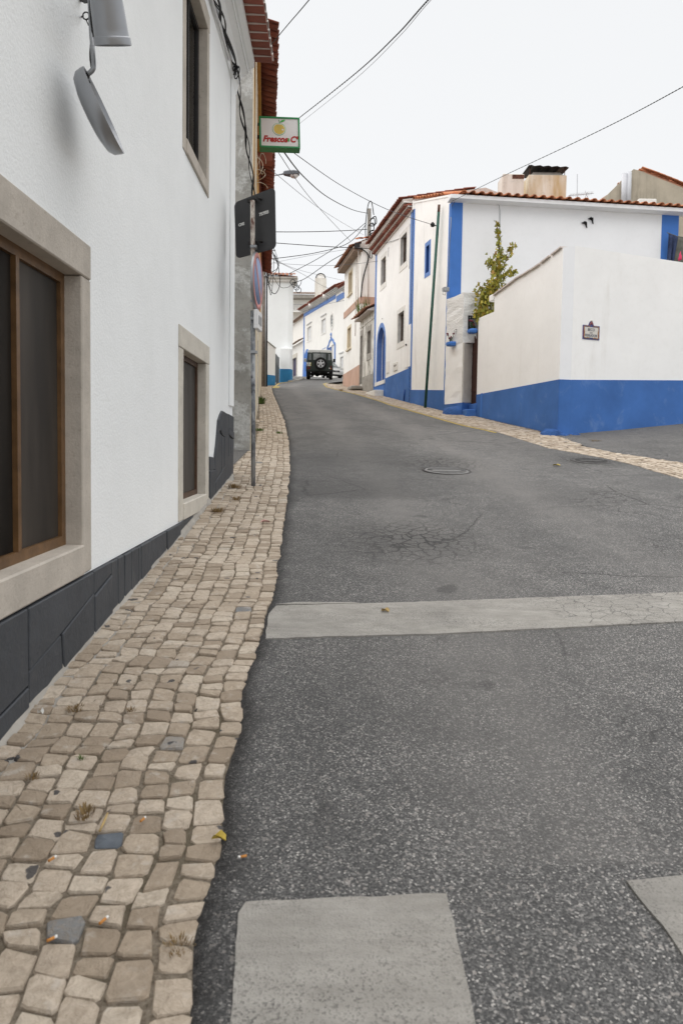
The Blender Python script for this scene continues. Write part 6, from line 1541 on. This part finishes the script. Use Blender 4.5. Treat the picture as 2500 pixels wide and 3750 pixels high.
# portal with a blue shaped gable
ps0, ps1 = BT.hit(1197.5, 1290)[0], BT.hit(1228.5, 1290)[0]; zsp = BT.hit(1213, 1268)[1]; zap = BT.hit(1213, 1236)[1]; zft = BT.hit(1213, 1370)[1]; mid = (ps0 + ps1) / 2; hw = (ps1 - ps0) / 2
half = [(1.0, 0), (.92, .18), (.78, .30), (.66, .34), (.55, .62), (.36, .80), (.18, .84), (.10, 1.0)]
outl = [(mid + hw * a, zsp + (zap - zsp) * b) for a, b in half]; outr = [(mid - hw * a, zsp + (zap - zsp) * b) for a, b in reversed(half)]
inl = [(mid + hw * a * .82, zsp - .1 + (zap - zsp) * b * .82) for a, b in half]; inr = [(mid - hw * a * .82, zsp - .1 + (zap - zsp) * b * .82) for a, b in reversed(half)]
out_p = [(ps0, zft), (ps1, zft)] + outl + outr; in_p = [(mid - hw * .82, zft + .001), (mid + hw * .82, zft + .001)] + inl + inr
mb = MB(); ring = list(zip(out_p, in_p)); n = len(ring)
for i in range(1, n):
    (a, b), (c, d) = ring[i], ring[(i + 1) % n]
    mb.prism([BT.pt(*a, .05), BT.pt(*c, .05), BT.pt(*d, .05), BT.pt(*b, .05)], BT.N3 * -.06)
pt2 = mb.build('portal', BLUE_P, bt)
mb = MB(); mb.tube([BT.pt(mid, zap - .05, .03), BT.pt(mid, zap + .12, .03), BT.pt(mid, zap + .25, .03), BT.pt(mid, zap + .45, .03)], [.10, .05, .12, .03], 8); mb.build('finial', BLUE_P, pt2)
slab(BT, rect(p1[0], p1[1], p1[2], p1[3]), -.14, -.10).build('door', SIGN_WHITE, bt); slab(BT, rect(ps0 + .25, p1[0] - .02, p1[2], p1[3] - .1), -.02, .02).build('door_panel', BLUE_D, bt)
g0, g1 = BT.hit(1109.5, 1340)[0], BT.hit(1129, 1340)[0]; gz = BT.hit(1119, 1300)[1]; gb = BT.hit(1119, 1378)[1] - .3
mb = MB(); mb.wall(BT, arch(g0, g1 + 1.2, gb, gz + .55), [arch(g0 + .25, g1 + .95, gb + .001, gz + .25)], .04, .045, .04); mb.build('arch_surround', BLUE_P, bt); slab(BT, arch(g0 + .25, g1 + .95, gb, gz + .25), -.02, .012).build('arched_door', BLUE_Q, bt)
slab(BT, rect(0, .45, 7, 14.9), -.02, .03).build('edge_band', BLUE_P, bt)
sx1, sx2 = BT.hit(1226, 1085)[0], BT.hit(1229, 1090)[0]
slab(BT, [(0, 14.86), (12.9, 14.38), (12.9, 14.74), (0, 15.22)], -.02, .03).build('blue_band', BLUE_P, bt); slab(BT, [(13.2, 14.0), (BT.L, 13.7), (BT.L, 14.2), (13.2, 14.5)], -.02, .05).build('blue_band', BLUE_P, bt)
wf2 = wbox(BT, 1180, 1193, 1272, 1280, .03, 'blue_fascia', BLUE_P, bt)
# stepped cornice blocks with tile caps
zE = lambda q_: 15.22 - .037 * q_
def tilt(s0, s1, a, b): return [(s0, zE(s0) + a), (s1, zE(s1) + a), (s1, zE(s1) + b), (s0, zE(s0) + b)]
for (s0, s1, dz) in ((-.2, 3.5, .02), (4.75, 9.3, .02), (10.5, 15.0, .02), (15.5, 20, -.30)):
    for k in range(4):
        slab(BT, tilt(s0 + .08 * (3 - k), s1 - .08 * (3 - k), dz + .09 * k, dz + .09 * k + .05), -.3, .10 + .13 * k).build('cornice_moulding', WHITESTONE, bt)
        slab(BT, tilt(s0 + .08 * (3 - k), s1 - .08 * (3 - k), dz + .09 * k + .05, dz + .09 * (k + 1)), -.3, .06 + .13 * k).build('cornice_moulding', MARBLE, bt)
    p0_ = BT.pt(s0 - .1, zE(s0) + dz + .37, .72); p1_ = BT.pt(s1 + .1, zE(s1) + dz + .37, .72)
    tile_roof(bt, p0_, p1_ - p0_, slope(BT, R(22)), (p1_ - p0_).length, 1.3, .24, .45, TILE_RED, 1, 40, end=TILE)
    slab(BT, tilt(s0 - .08, s1 + .08, dz + .36, dz + .42), -1.0, .60).build('tile_bed', TILE_RED, bt)
slab(BT, tilt(-.2, 20, -.02, .55), -1.4, -.25).build('parapet', WHITE_FAR, bt)
for s_ in (4.1, 9.9):
    mb = MB(); mb.lathe([(.001, 0), (.42, 0), (.42, .35), (.3, .5), (.001, .55)], BT.pt(s_, zE(s_) + .1, .05), (0, 0, 1), 14); mb.build('rounded_block', WHITE_FAR, bt)
# upper storey behind and chimney
ux = [at(px, py, 66) for px, py in ((1195, 1060), (1246, 1060))]
mb = MB(); mb.prism([BT.pt(7.5, 13, -2.5), BT.pt(19, 13, -2.5), BT.pt(19, 13, -7), BT.pt(7.5, 13, -7)], (0, 0, 5.4)); mb.build('upper_storey', WHITE_FAR, bt)
slab(BT, rect(7.3, 19.2, 18.1, 18.3), -4, -2.38).build('upper_cornice', PINK, bt); slab(BT, rect(7.2, 19.3, 18.3, 18.5), -4, -2.2).build('upper_cornice', WHITESTONE, bt)
tile_roof(bt, BT.pt(7.1, 18.5, -2.0), BT.U3, slope(BT, R(20)), 12.2, 2.6, .24, .45, TILE_RED, 1, 50, end=TILE)
ca, cb_ = at(1153, 1020, 73), at(1194.5, 1020, 73); zt = at(1174, 1018, 73).z
mb = MB(); mb.box(((ca.x + cb_.x) / 2, 73.5, (zt + 12) / 2), (cb_.x - ca.x, 1.0, zt - 12)); chm = mb.build('chimney', CH1, bt, bevel=.04)
mb = MB(); cxm = (ca.x + cb_.x) / 2; rr = (cb_.x - ca.x) * .40; mb.prism([(cxm + rr * math.cos(math.pi * k / 12), 73.02, zt + rr * .95 * math.sin(math.pi * k / 12)) for k in range(13)], (0, .95, 0)); mb.build('chimney_head', WHITE_FAR, chm)
mb = MB(); arcp = [(cxm + rr * 1.03 * math.cos(math.pi * k / 12), zt + rr * .98 * math.sin(math.pi * k / 12)) for k in range(13)]; [mb.tube([(x, 73.0, z) for x, z in arcp], .05, 6), mb.tube([(x, 73.98, z) for x, z in arcp], .05, 6)]; mb.build('chimney_hoop', IRON, chm)

# ------------------------------------------------------------------ house with the purple door, upper house with balcony
PD = Wall((fx(84), 84), (fx(75.05), 75.05)); pdh = thing('purple_door_house', 'old white house with dark purple door and stone frame beyond the bend', 'house', PD.pt(4, P(80)))
def dr_(l, r, t, b): s0 = PD.hit(l, (t + b) / 2)[0]; s1 = PD.hit(r, (t + b) / 2)[0]; c = (l + r) / 2; return (s0, s1, PD.hit(c, b)[1], PD.hit(c, t)[1])
d_ = dr_(1070, 1086, 1312, 1378); zc1 = PD.hit(1085, 1262)[1]
mb = MB(); mb.wall(PD, [(0, 7), (PD.L, 7), (PD.L, zc1), (0, zc1)], [rect(*d_)], 0, .3, .2); mb.build('lower_wall', WHITE_FAR, pdh)
mb = MB(); mb.wall(PD, rect(d_[0] - .35, d_[1] + .4, d_[2], d_[3] + .45), [rect(*d_)], .05, .055, .15); mb.build('door_frame', LIMESTONE_L, pdh)
PURP = simple('purple_door_paint', (.03, .022, .075), .5, .2, 4, .1)
dm = (d_[0] + d_[1]) / 2
for a, b in ((d_[0], dm - .02), (dm + .02, d_[1])): slab(PD, rect(a, b, d_[2], d_[3]), -.2, -.15).build('door_leaf', PURP, pdh)
tile_roof(pdh, PD.pt(-.2, zc1, .45), PD.U3, slope(PD, R(25)), PD.L + .2, 1.0, .25, .42, TILE_GREY, 1, 40, jit=3)
zc2 = PD.hit(1085, 1166)[1]; mb = MB(); mb.wall(PD, [(-1, zc1 - .3), (PD.L, zc1 - .3), (PD.L, zc2), (-1, zc2)], [], -.5, .3); mb.build('upper_wall', WHITE_FAR, pdh)
tile_roof(pdh, PD.pt(-1, zc2, -.1), PD.U3, slope(PD, R(28)), PD.L + 1, 1.4, .25, .42, TILE_GREY, 1, 45, jit=3)
mb = MB(); mb.prism([PD.pt(-1, 5, -.85), PD.pt(PD.L, 5, -.85), PD.pt(PD.L, 5, -5), PD.pt(-1, 5, -5)], (0, 0, zc2 - 5.02)); mb.build('rear_walls', WHITE_FAR, pdh)
UB = Wall((-14, 97), (-3.5, 97)); ubh = thing('balcony_house', 'white house with deep roof slab and balcony rail seen above the purple-door house', 'house', UB.pt(7, P(97)))
zt1 = UB.hit(1110, 1092)[1]
mb = MB(); mb.wall(UB, [(0, 8), (UB.L, 8), (UB.L, zt1), (0, zt1)], [], -1.2, .3); mb.build('wall', WHITE_FAR, ubh)
slab(UB, rect(0, UB.L, zt1, zt1 + .45), -1.6, .3).build('roof_slab', CONCRETE, ubh); slab(UB, rect(0, UB.L, UB.hit(1110, 1140)[1] - .12, UB.hit(1110, 1140)[1]), -1.2, .2).build('balcony_slab', WHITE_FAR, ubh)
tile_roof(ubh, UB.pt(0, zt1 + .46, .4), UB.U3, slope(UB, R(20)), UB.L, 2.0, .3, .45, TILE_GREY, 1, 60)
mb = MB(); zr = UB.hit(1110, 1135)[1] + .7; mb.tube([UB.pt(0, zr, .15), UB.pt(UB.L, zr, .15)], .03, 6); [mb.tube([UB.pt(k * .5, zr - .8, .15), UB.pt(k * .5, zr, .15)], .012, 5) for k in range(21)]; mb.build('balcony_rail', STEEL, ubh)

# ------------------------------------------------------------------ concrete pole
cp = thing('concrete_pole', 'grey concrete utility pole rising behind the pale house roof', 'pole', (1.6, 40.5, P(40)))
ptc = at(1352, 765, 40.5); mb = MB(); mb.loft([[(ptc.x + sx * r_, 40.5 + sy * r_, z) for sx, sy in ((-1, -1), (1, -1), (1, 1), (-1, 1))] for r_, z in ((.19, P(40) - .3), (.10, ptc.z))]); mb.build('shaft', CONCRETE, cp, bevel=.01)
for k in range(7):
    a = Vector((ptc.x + random.uniform(-.05, .25), 40.35, ptc.z - random.uniform(.2, 1.9))); mb = MB(); mb.tube(spl([a, a + Vector((.25, 0, .15)), a + Vector((.3, 0, -.25)), a + Vector((.05, 0, -.3))], 5), .03, 5); mb.build('wire_loop', BLACK, cp)
mb = MB(); mb.tube(spl([Vector((ptc.x - .12, 40.3, ptc.z - 2.6)), Vector((ptc.x - .22, 40.3, ptc.z - 1.2)), Vector((ptc.x - .1, 40.3, ptc.z + .1)), Vector((ptc.x + .1, 40.3, ptc.z + .35)), Vector((ptc.x + .25, 40.3, ptc.z - .4))], 5), .028, 5); mb.build('riser_cable', BLACK, cp)

# ------------------------------------------------------------------ overhead wires
def wire(pts, r, label, mat=None, twist=False, sag=0, n=24):
    a = [at(*p) for p in pts]
    if len(a) == 2: path = [a[0] + (a[1] - a[0]) * t - Vector((0, 0, 4 * sag * t * (1 - t))) for t in [k / n for k in range(n + 1)]]
    else: path = spl(a, 8)
    o = thing('overhead_wire', label, 'wire', path[0], 0, 'overhead wires')
    if twist:
        dense = spl(path, 14)
        for ph_ in (0, math.pi):
            mb = MB(); mb.tube([p + (Vector((0, 0, 1)) * math.cos(i * .8 + ph_) + Vector((1, 0, 0)) * math.sin(i * .8 + ph_)) * r * .8 for i, p in enumerate(dense)], r, 5); mb.build('strand', mat or BLACK, o)
    else:
        mb = MB(); mb.tube(path, r, 5); mb.build('strand', mat or BLACK, o)
GREYW = simple('grey_wire', (.10, .10, .11), .6, .1, 4, 0)
wire([(966, 196, 12.0), (1050, 95, 10), (1160, -35, 8.0), (1700, -700, 5.2), (2600, -1900, 3.4)], 0.0063, 'dark wire rising from the red eaves to the top edge')
wire([(1090, 436, 15), (1300, 270, 11.5), (1450, 130, 9), (1590, -25, 7.2), (2100, -560, 5.2), (3000, -1500, 3.6)], 0.0056, 'thick twisted wire from the shop sign to the top edge', twist=True)
wire([(1090, 458, 15), (1300, 290, 11.5), (1460, 135, 9), (1600, -25, 7.4), (2120, -560, 5.3), (3000, -1500, 3.7)], 0.0031, 'thin wire just below the thick twisted wire at the top', GREYW)
wire([(4200, -700, 5), (3100, -20, 7), (2540, 295, 9), (2200, 475, 12), (1830, 650, 17), (1672, 728, 19.8), (1540, 793, 24), (1410, 852, 28.5), (1290, 894, 33.5)], 0.0045, 'twisted cable crossing in front of the corner house to the pale house', twist=True)
wire([(1664, 738, 20.0), (1606, 814, 21.6), (1480, 868, 25), (1380, 898, 29), (1308, 908, 32.6)], 0.0084, 'thin cable along the white houses from blue corner band to pale house', GREYW)
wire([(1036, 552, 15), (1110, 645, 20), (1200, 722, 27), (1290, 768, 35), (1346, 781, 40.3)], 0.0168, 'thick slack cable from shop sign to the concrete pole')
wire([(1020, 560, 15), (1140, 730, 22), (1284, 884, 33)], 0.0084, 'straight thin wire crossing below the street lamp', GREYW)
wire([(1070, 556, 15), (1250, 680, 20), (1420, 768, 21.5), (1592, 826, 21.7)], 0.0063, 'thin wire from shop sign to the green pole insulator', GREYW, twist=True)
wire([(990, 620, 17), (1180, 770, 26), (1330, 860, 40)], 0.0070, 'faint wire sloping down under the street lamp', GREYW)
wire([(1002, 849, 34.5), (1342, 840, 40.3)], 0.0196, 'level dark wire between the poles above the rooftops', sag=.05)
wire([(1000, 889, 34.5), (1180, 902, 33.5), (1305, 908, 32.8)], 0.0182, 'dark wire from wooden pole to pale house eaves')
wire([(990, 949, 34.5), (1160, 925, 38), (1275, 890, 40), (1340, 822, 40.3)], 0.0126, 'wire rising to the right from wooden pole to concrete pole', twist=True)
wire([(1000, 962, 34.5), (1150, 933, 33.5), (1300, 908, 32.8)], 0.0070, 'faint wire rising to the pale house from wooden pole', GREYW)
wire([(1058, 1003, 42), (1200, 925, 41.5), (1338, 816, 40.3)], 0.0182, 'dark wire rising from white house roof to the concrete pole')
wire([(1079, 1034, 42.3), (1120, 1018, 41), (1210, 956, 37), (1304, 905, 32.8)], 0.0196, 'dark service wire from white house corner to pale house')
wire([(985, 940, 34.5), (1100, 990, 50), (1260, 1028, 66)], 0.0112, 'thin wire descending towards the blue-trim house', GREYW)
wire([(990, 945, 34.5), (1110, 1005, 50), (1200, 1055, 60), (1262, 1060, 64)], 0.0126, 'thin wire descending past the arched chimney', GREYW)
wire([(980, 962, 34.5), (1150, 972, 33.2), (1260, 970, 32.2), (1392, 955, 29)], 0.0084, 'slack thin wire from wooden pole to the arch-door house', GREYW)
wire([(985, 910, 34.4), (1012, 945, 34.4), (1022, 1000, 34.4), (1024, 1045, 34.4), (1008, 1075, 34.4), (990, 1060, 34.4), (978, 1000, 34.4)], 0.0196, 'big drooping black cable loop right of the wooden pole')
wire([(978, 965, 34.6), (1020, 1045, 38), (1050, 1053, 40), (1068, 1042, 42.2), (1076, 1034, 42.4)], 0.0126, 'slack cable from wooden pole to white house corner')
wire([(1108, 1142, 72), (1180, 1118, 66), (1262, 1100, 56)], 0.0140, 'wire running along the blue-trim house facade', GREYW)
kn = thing('wire_bracket', 'black wire bracket and loops on the white house corner', 'bracket', at(1078, 1034, 42.4))
mb = MB(); c = at(1078, 1034, 42.35)
for k in range(4): mb.tube([c + Vector((.12 * k - .1 + .16 * math.cos(q_), -.05, -.16 * k + .16 * math.sin(q_))) for q_ in [2 * math.pi * j / 10 for j in range(11)]], .022, 5)
mb.tube(spl([at(1078, 1034, 42.3), at(1088, 1050, 42), at(1100, 1042, 41.6), at(1104, 1026, 41.4)], 5), .018, 5); mb.build('loops', BLACK, kn)

# ------------------------------------------------------------------ green off-road car
CARGREEN = simple('dark_green_paint', (.012, .022, .018), .32, .15, 2, .03, 40, spec=.5)
CARWHITE = simple('white_car_roof', (.66, .66, .64), .4, .05, 3, 0, spec=.4)
TYRE = simple('tyre_rubber', (.011, .011, .011), .85, .15, 20, .3, 80)
RIM = simple('alloy_rim', (.55, .55, .56), .35, .05, 5, 0, .6)
TAIL = simple('red_tail_lamp', (.18, .008, .01), .25, .1, 8, 0, spec=.5); AMBER = simple('amber_lamp', (.45, .12, .02), .25, .1, 8, 0, spec=.5)
CHASSIS = simple('chassis_black', (.009, .009, .009), .7, .2, 6, .1)
PLATE = simple('number_plate', (.68, .68, .66), .4, .03, 5, 0); PLATE_Y = simple('plate_yellow_band', (.55, .45, .06), .4, .03, 5, 0); PLATE_B = simple('plate_blue_band', (.02, .05, .28), .4, .03, 5, 0)
CARGLASS = glass('car_glass', (.20, .215, .22), .03)  # base colour lightened to stand in for the reflection in the windows
jy = 45.6
# real size: 1.79 m wide, 2.0 m tall, seen from behind; local x right, y forward, z up
jp = Vector((-1.56, jy, P(jy)))
jeep = thing('off_road_car', 'dark green boxy off-road car with white roof and spare wheel, driving uphill', 'car', jp, R(2), None, True)
jeep.rotation_euler = (math.atan(.108), 0, R(1.5))
def wheel(parent, c, axis, r=.37, w=.23, spokes=5, name='wheel', lug=True):
    ax = Vector(axis).normalized(); c = Vector(c)
    mb = MB(); mb.lathe([(r * .62, -w / 2), (r * .85, -w / 2), (r * .97, -w * .42), (r, -w * .2), (r, w * .2), (r * .97, w * .42), (r * .85, w / 2), (r * .62, w / 2), (r * .60, 0)], c, ax, 30)
    wh = mb.build(name, TYRE, parent, fix=False)
    mb = MB(); mb.lathe([(r * .62, w * .40), (r * .64, w * .47), (r * .58, w * .47), (r * .55, w * .36), (r * .50, -w * .3), (.001, -w * .3)], c, ax, 30); 
    x = Vector((0, 0, 1)); x = (x - ax * x.dot(ax)).normalized(); y = ax.cross(x)
    mb.build('rim_barrel', CHASSIS if spokes else RIM, wh, fix=False)
    mb = MB(); mb.lathe([(r * .66, w * .38), (r * .665, w * .49), (r * .56, w * .49), (r * .54, w * .36)], c, ax, 30)
    for k in range(spokes):
        a = 2 * math.pi * k / spokes; d = x * math.cos(a) + y * math.sin(a); t = -x * math.sin(a) + y * math.cos(a)
        mb.prism([c + ax * (w * .47) + d * q_ + t * s_ for q_, s_ in ((r * .10, -r * .10), (r * .58, -r * .13), (r * .58, r * .13), (r * .10, r * .10))], ax * -(w * .18))
    mb.lathe([(r * .2, w * .30), (r * .2, w * .50), (r * .12, w * .56), (.001, w * .56)], c, ax, 16); mb.build('rim', RIM, wh, fix=False)
    return wh
J = lambda: MB()
# tub
mb = MB(); sec = [(-.70, .55), (-.86, .60), (-.875, .75), (-.86, 1.18), (-.80, 1.20), (.80, 1.20), (.86, 1.18), (.875, .75), (.86, .60), (.70, .55)]
mb.loft([[(x, y, z) for x, z in sec] for y in (0, .9, 1.9)]); mb.build('body', CARGREEN, jeep, bevel=.025, seg=2)
mb = MB(); up = [(-.86, 1.17), (-.79, 1.80), (.79, 1.80), (.86, 1.17)]
mb.loft([[(x, y, z) for x, z in up] for y in (.0, 1.9, 2.15)]); mb.build('cabin', CARGREEN, jeep, bevel=.03, seg=2)
mb = MB(); mb.loft([[(-.80, -.01, 1.78), (-.80, -.01, 1.88), (-.68, -.01, 1.975), (.68, -.01, 1.975), (.80, -.01, 1.88), (.80, -.01, 1.78)], [(-.80, 2.1, 1.78), (-.80, 2.1, 1.88), (-.68, 2.0, 1.985), (.68, 2.0, 1.985), (.80, 2.1, 1.88), (.80, 2.1, 1.78)]]); mb.build('roof', CARWHITE, jeep, bevel=.03, seg=2)
mb = MB(); mb.loft([[(x, y, z) for x, z in ((-.72, .55), (-.74, 1.12), (.74, 1.12), (.72, .55))] for y in (1.9, 3.4)]); mb.build('bonnet', CARGREEN, jeep, bevel=.03)
for sx in (-1, 1):
    for y0 in (.35, 2.65):
        mb = MB(); mb.prism([(sx * .80, y0 + a, b) for a, b in ((0, .55), (.0, .80), (.15, .96), (.75, .96), (.9, .80), (.9, .55), (.82, .55), (.8, .78), (.68, .88), (.22, .88), (.1, .78), (.08, .55))], (sx * .105, 0, 0)); mb.build('wheel_arch', CHASSIS, jeep)
    wheel(jeep, (sx * .76, .80, .37), (sx, 0, 0)); wheel(jeep, (sx * .76, 3.1, .37), (sx, 0, 0))
    mb = MB(); mb.box((sx * .76, .34, .40), (.24, .015, .34)); mb.build('mud_flap', CHASSIS, jeep)
    mb = MB(); mb.box((sx * .835, -.012, .86), (.06, .03, .30)); mb.build('corner_trim', CARGREEN, jeep)
    for k, z in enumerate((.74, .88)):
        mb = MB(); mb.lathe([(.045, -.005), (.045, .025), (.03, .04), (.001, .045)], (sx * .76, -.005, z), (0, -1, 0), 14); mb.build('tail_lamp', TAIL if (k == 1 or sx < 0) else AMBER, jeep)
    mb = MB(); mb.lathe([(.045, -.005), (.045, .025), (.03, .04), (.001, .045)], (sx * .66, -.005, .77), (0, -1, 0), 14); mb.build('reversing_lamp', LENS if sx > 0 else TAIL, jeep)
    mb = MB(); mb.prism([(sx * a, -.008, b) for a, b in ((.54, 1.30), (.74, 1.30), (.71, 1.70), (.56, 1.72))], (0, -.012, 0)); mb.build('rear_side_window', CARGLASS, jeep, bevel=.01)
    mb = MB(); mb.box((sx * .99, 1.75, 1.30), (.16, .06, .24)); m_ = mb.build('mirror', CHASSIS if sx > 0 else LENS, jeep, bevel=.02); mb = MB(); mb.tube([(sx * .84, 1.78, 1.2), (sx * .94, 1.76, 1.25)], .015, 6); mb.build('mirror_arm', CHASSIS, m_)
# rear door, glass and wire guard
mb = MB(); mb.box((0, -.015, 1.20), (.98, .03, 1.20)); dr_o = mb.build('rear_door', CARGREEN, jeep, bevel=.02)
mb = MB(); mb.box((0, -.034, 1.52), (.84, .014, .42)); mb.build('rear_window', CARGLASS, dr_o, bevel=.02)
mb = MB()
for k in range(15): mb.tube([(-.40 + .03 * k, -.044, 1.33), (-.40 + .03 * k, -.044, 1.72)], .0035, 4)
for k in range(12): mb.tube([(-.41, -.045, 1.34 + .033 * k), (.02, -.045, 1.34 + .033 * k)], .0035, 4)
mb.build('wire_guard', LENS, dr_o)
mb = MB(); mb.lathe([(.001, -.02), (.02, 0), (.012, .05), (.001, .06)], (0, -.06, 1.80), n=8); mb.build('wiper_pivot', CHASSIS, dr_o)
wheel(jeep, (.08, -.17, 1.08), (0, -1, 0), .41, .24, 5, 'spare_wheel')
mb = MB(); mb.box((-.72, -.028, 1.02), (.32, .012, .24)); npl = mb.build('number_plate', PLATE, jeep)
mb = MB(); mb.box((-.575, -.036, 1.02), (.03, .006, .23)); mb.build('plate_band', PLATE_Y, npl); mb = MB(); mb.box((-.865, -.036, 1.02), (.028, .006, .23)); mb.build('plate_band', PLATE_B, npl)
for body, z in (('76', 1.075), ('20-TV', .965)):
    me = text_mesh(body, .12, CHASSIS, bold=.002, sx=.9); o = bpy.data.objects.new('plate_lettering', me); COL.objects.link(o); o.parent = npl; o.matrix_basis = Matrix.Translation((-.72, -.037, z)) @ Matrix.Rotation(R(90), 4, 'X')
mb = MB(); mb.box((0, .05, .56), (1.64, .12, .11)); mb.box((0, -.05, .50), (.14, .25, .12)); mb.box((0, .5, .45), (1.1, .10, .10)); mb.box((0, .8, .37), (1.35, .16, .16)); mb.tube([(-.5, .1, .45), (-.35, .0, .42)], .035, 8); mb.box((-.1, 1.5, .48), (.9, 2.5, .12)); mb.lathe([(.001, -.17), (.13, -.12), (.17, 0), (.13, .12), (.001, .17)], (-.15, .8, .37), (0, 1, 0), 14); mb.build('chassis', CHASSIS, jeep)
mb = MB(); mb.box((.30, -.006, 1.77), (.0, .0, .0)) if False else None

# ------------------------------------------------------------------ silver hatchback behind it
SILVER = simple('silver_paint', (.50, .51, .52), .3, .04, 3, 0, .5, .5)
ay = 58.5; acx = at(1229, 1380, ay).x
car = thing('silver_hatchback', 'silver hatchback parked nose towards us, half hidden behind the off-road car', 'car', (acx, ay, P(ay)), R(26), None, True)
car.rotation_euler = (math.atan(.099), 0, R(26))
# local: y forward is away from the viewer, nose at y = 0
def csec(y, hw, zlo, zsh, ztop, tw): return [(-hw * .96, y, zlo), (-hw, y, zlo + .2), (-hw, y, zsh - .1), (-hw * .93, y, zsh), (-tw, y, ztop), (tw, y, ztop), (hw * .93, y, zsh), (hw, y, zsh - .1), (hw, y, zlo + .2), (hw * .96, y, zlo)]
mb = MB(); mb.loft([csec(-.02, .62, .28, .55, .60, .5), csec(.06, .78, .22, .62, .68, .62), csec(.35, .85, .20, .72, .76, .66), csec(1.1, .87, .20, .86, .92, .66), csec(2.3, .87, .20, .90, .95, .68), csec(3.6, .86, .2, .90, .94, .66), csec(4.1, .80, .28, .80, .84, .6)], smooth=False); mb.build('body', SILVER, car, bevel=.04, seg=2)
mb = MB(); mb.loft([[(-.72, 1.02, .90), (.72, 1.02, .90), (.72, 3.9, .92), (-.72, 3.9, .92)], [(-.56, 1.75, 1.40), (.56, 1.75, 1.40), (.56, 3.5, 1.40), (-.56, 3.5, 1.40)]]); mb.build('greenhouse', CARGLASS, car, bevel=.03)
mb = MB(); mb.loft([[(-.57, 1.72, 1.39), (.57, 1.72, 1.39), (.57, 3.55, 1.39), (-.57, 3.55, 1.39)], [(-.50, 1.9, 1.44), (.50, 1.9, 1.44), (.50, 3.3, 1.44), (-.50, 3.3, 1.44)]]); mb.build('roof', SILVER, car, bevel=.02)
for sx in (-1, 1):
    mb = MB(); mb.tube([(sx * .73, 1.0, .91), (sx * .575, 1.74, 1.40)], .035, 6); mb.build('pillar', SILVER, car)
    mb = MB(); mb.prism([(sx * a, b, c) for a, b, c in ((.40, .02, .55), (.66, .07, .56), (.74, .14, .66), (.44, .05, .66))], (0, -.03, 0)); mb.build('headlight', LENS, car)
    wheel(car, (sx * .78, .85, .31), (sx, 0, 0), .31, .20); wheel(car, (sx * .78, 3.35, .31), (sx, 0, 0), .31, .20)
    mb = MB(); mb.box((sx * .95, 1.35, .98), (.17, .10, .12)); mb.build('mirror', SILVER, car, bevel=.03)
mb = MB(); mb.prism([(a, -.035, b) for a, b in ((-.36, .54), (.36, .54), (.30, .67), (-.30, .67))], (0, .03, 0)); gr = mb.build('grille', CHASSIS, car)
mb = MB(); [mb.lathe([(.045, -.006), (.052, 0), (.045, .006)], (-.11 + .073 * k, -.045, .60), (0, -1, 0), 16) for k in range(4)]; mb.build('badge_rings', RIM, gr)
mb = MB(); mb.box((0, -.045, .42), (.52, .015, .11)); npl = mb.build('number_plate', PLATE, car)
mb = MB(); mb.box((0, -.02, .26), (1.3, .06, .14)); mb.build('lower_intake', CHASSIS, car)
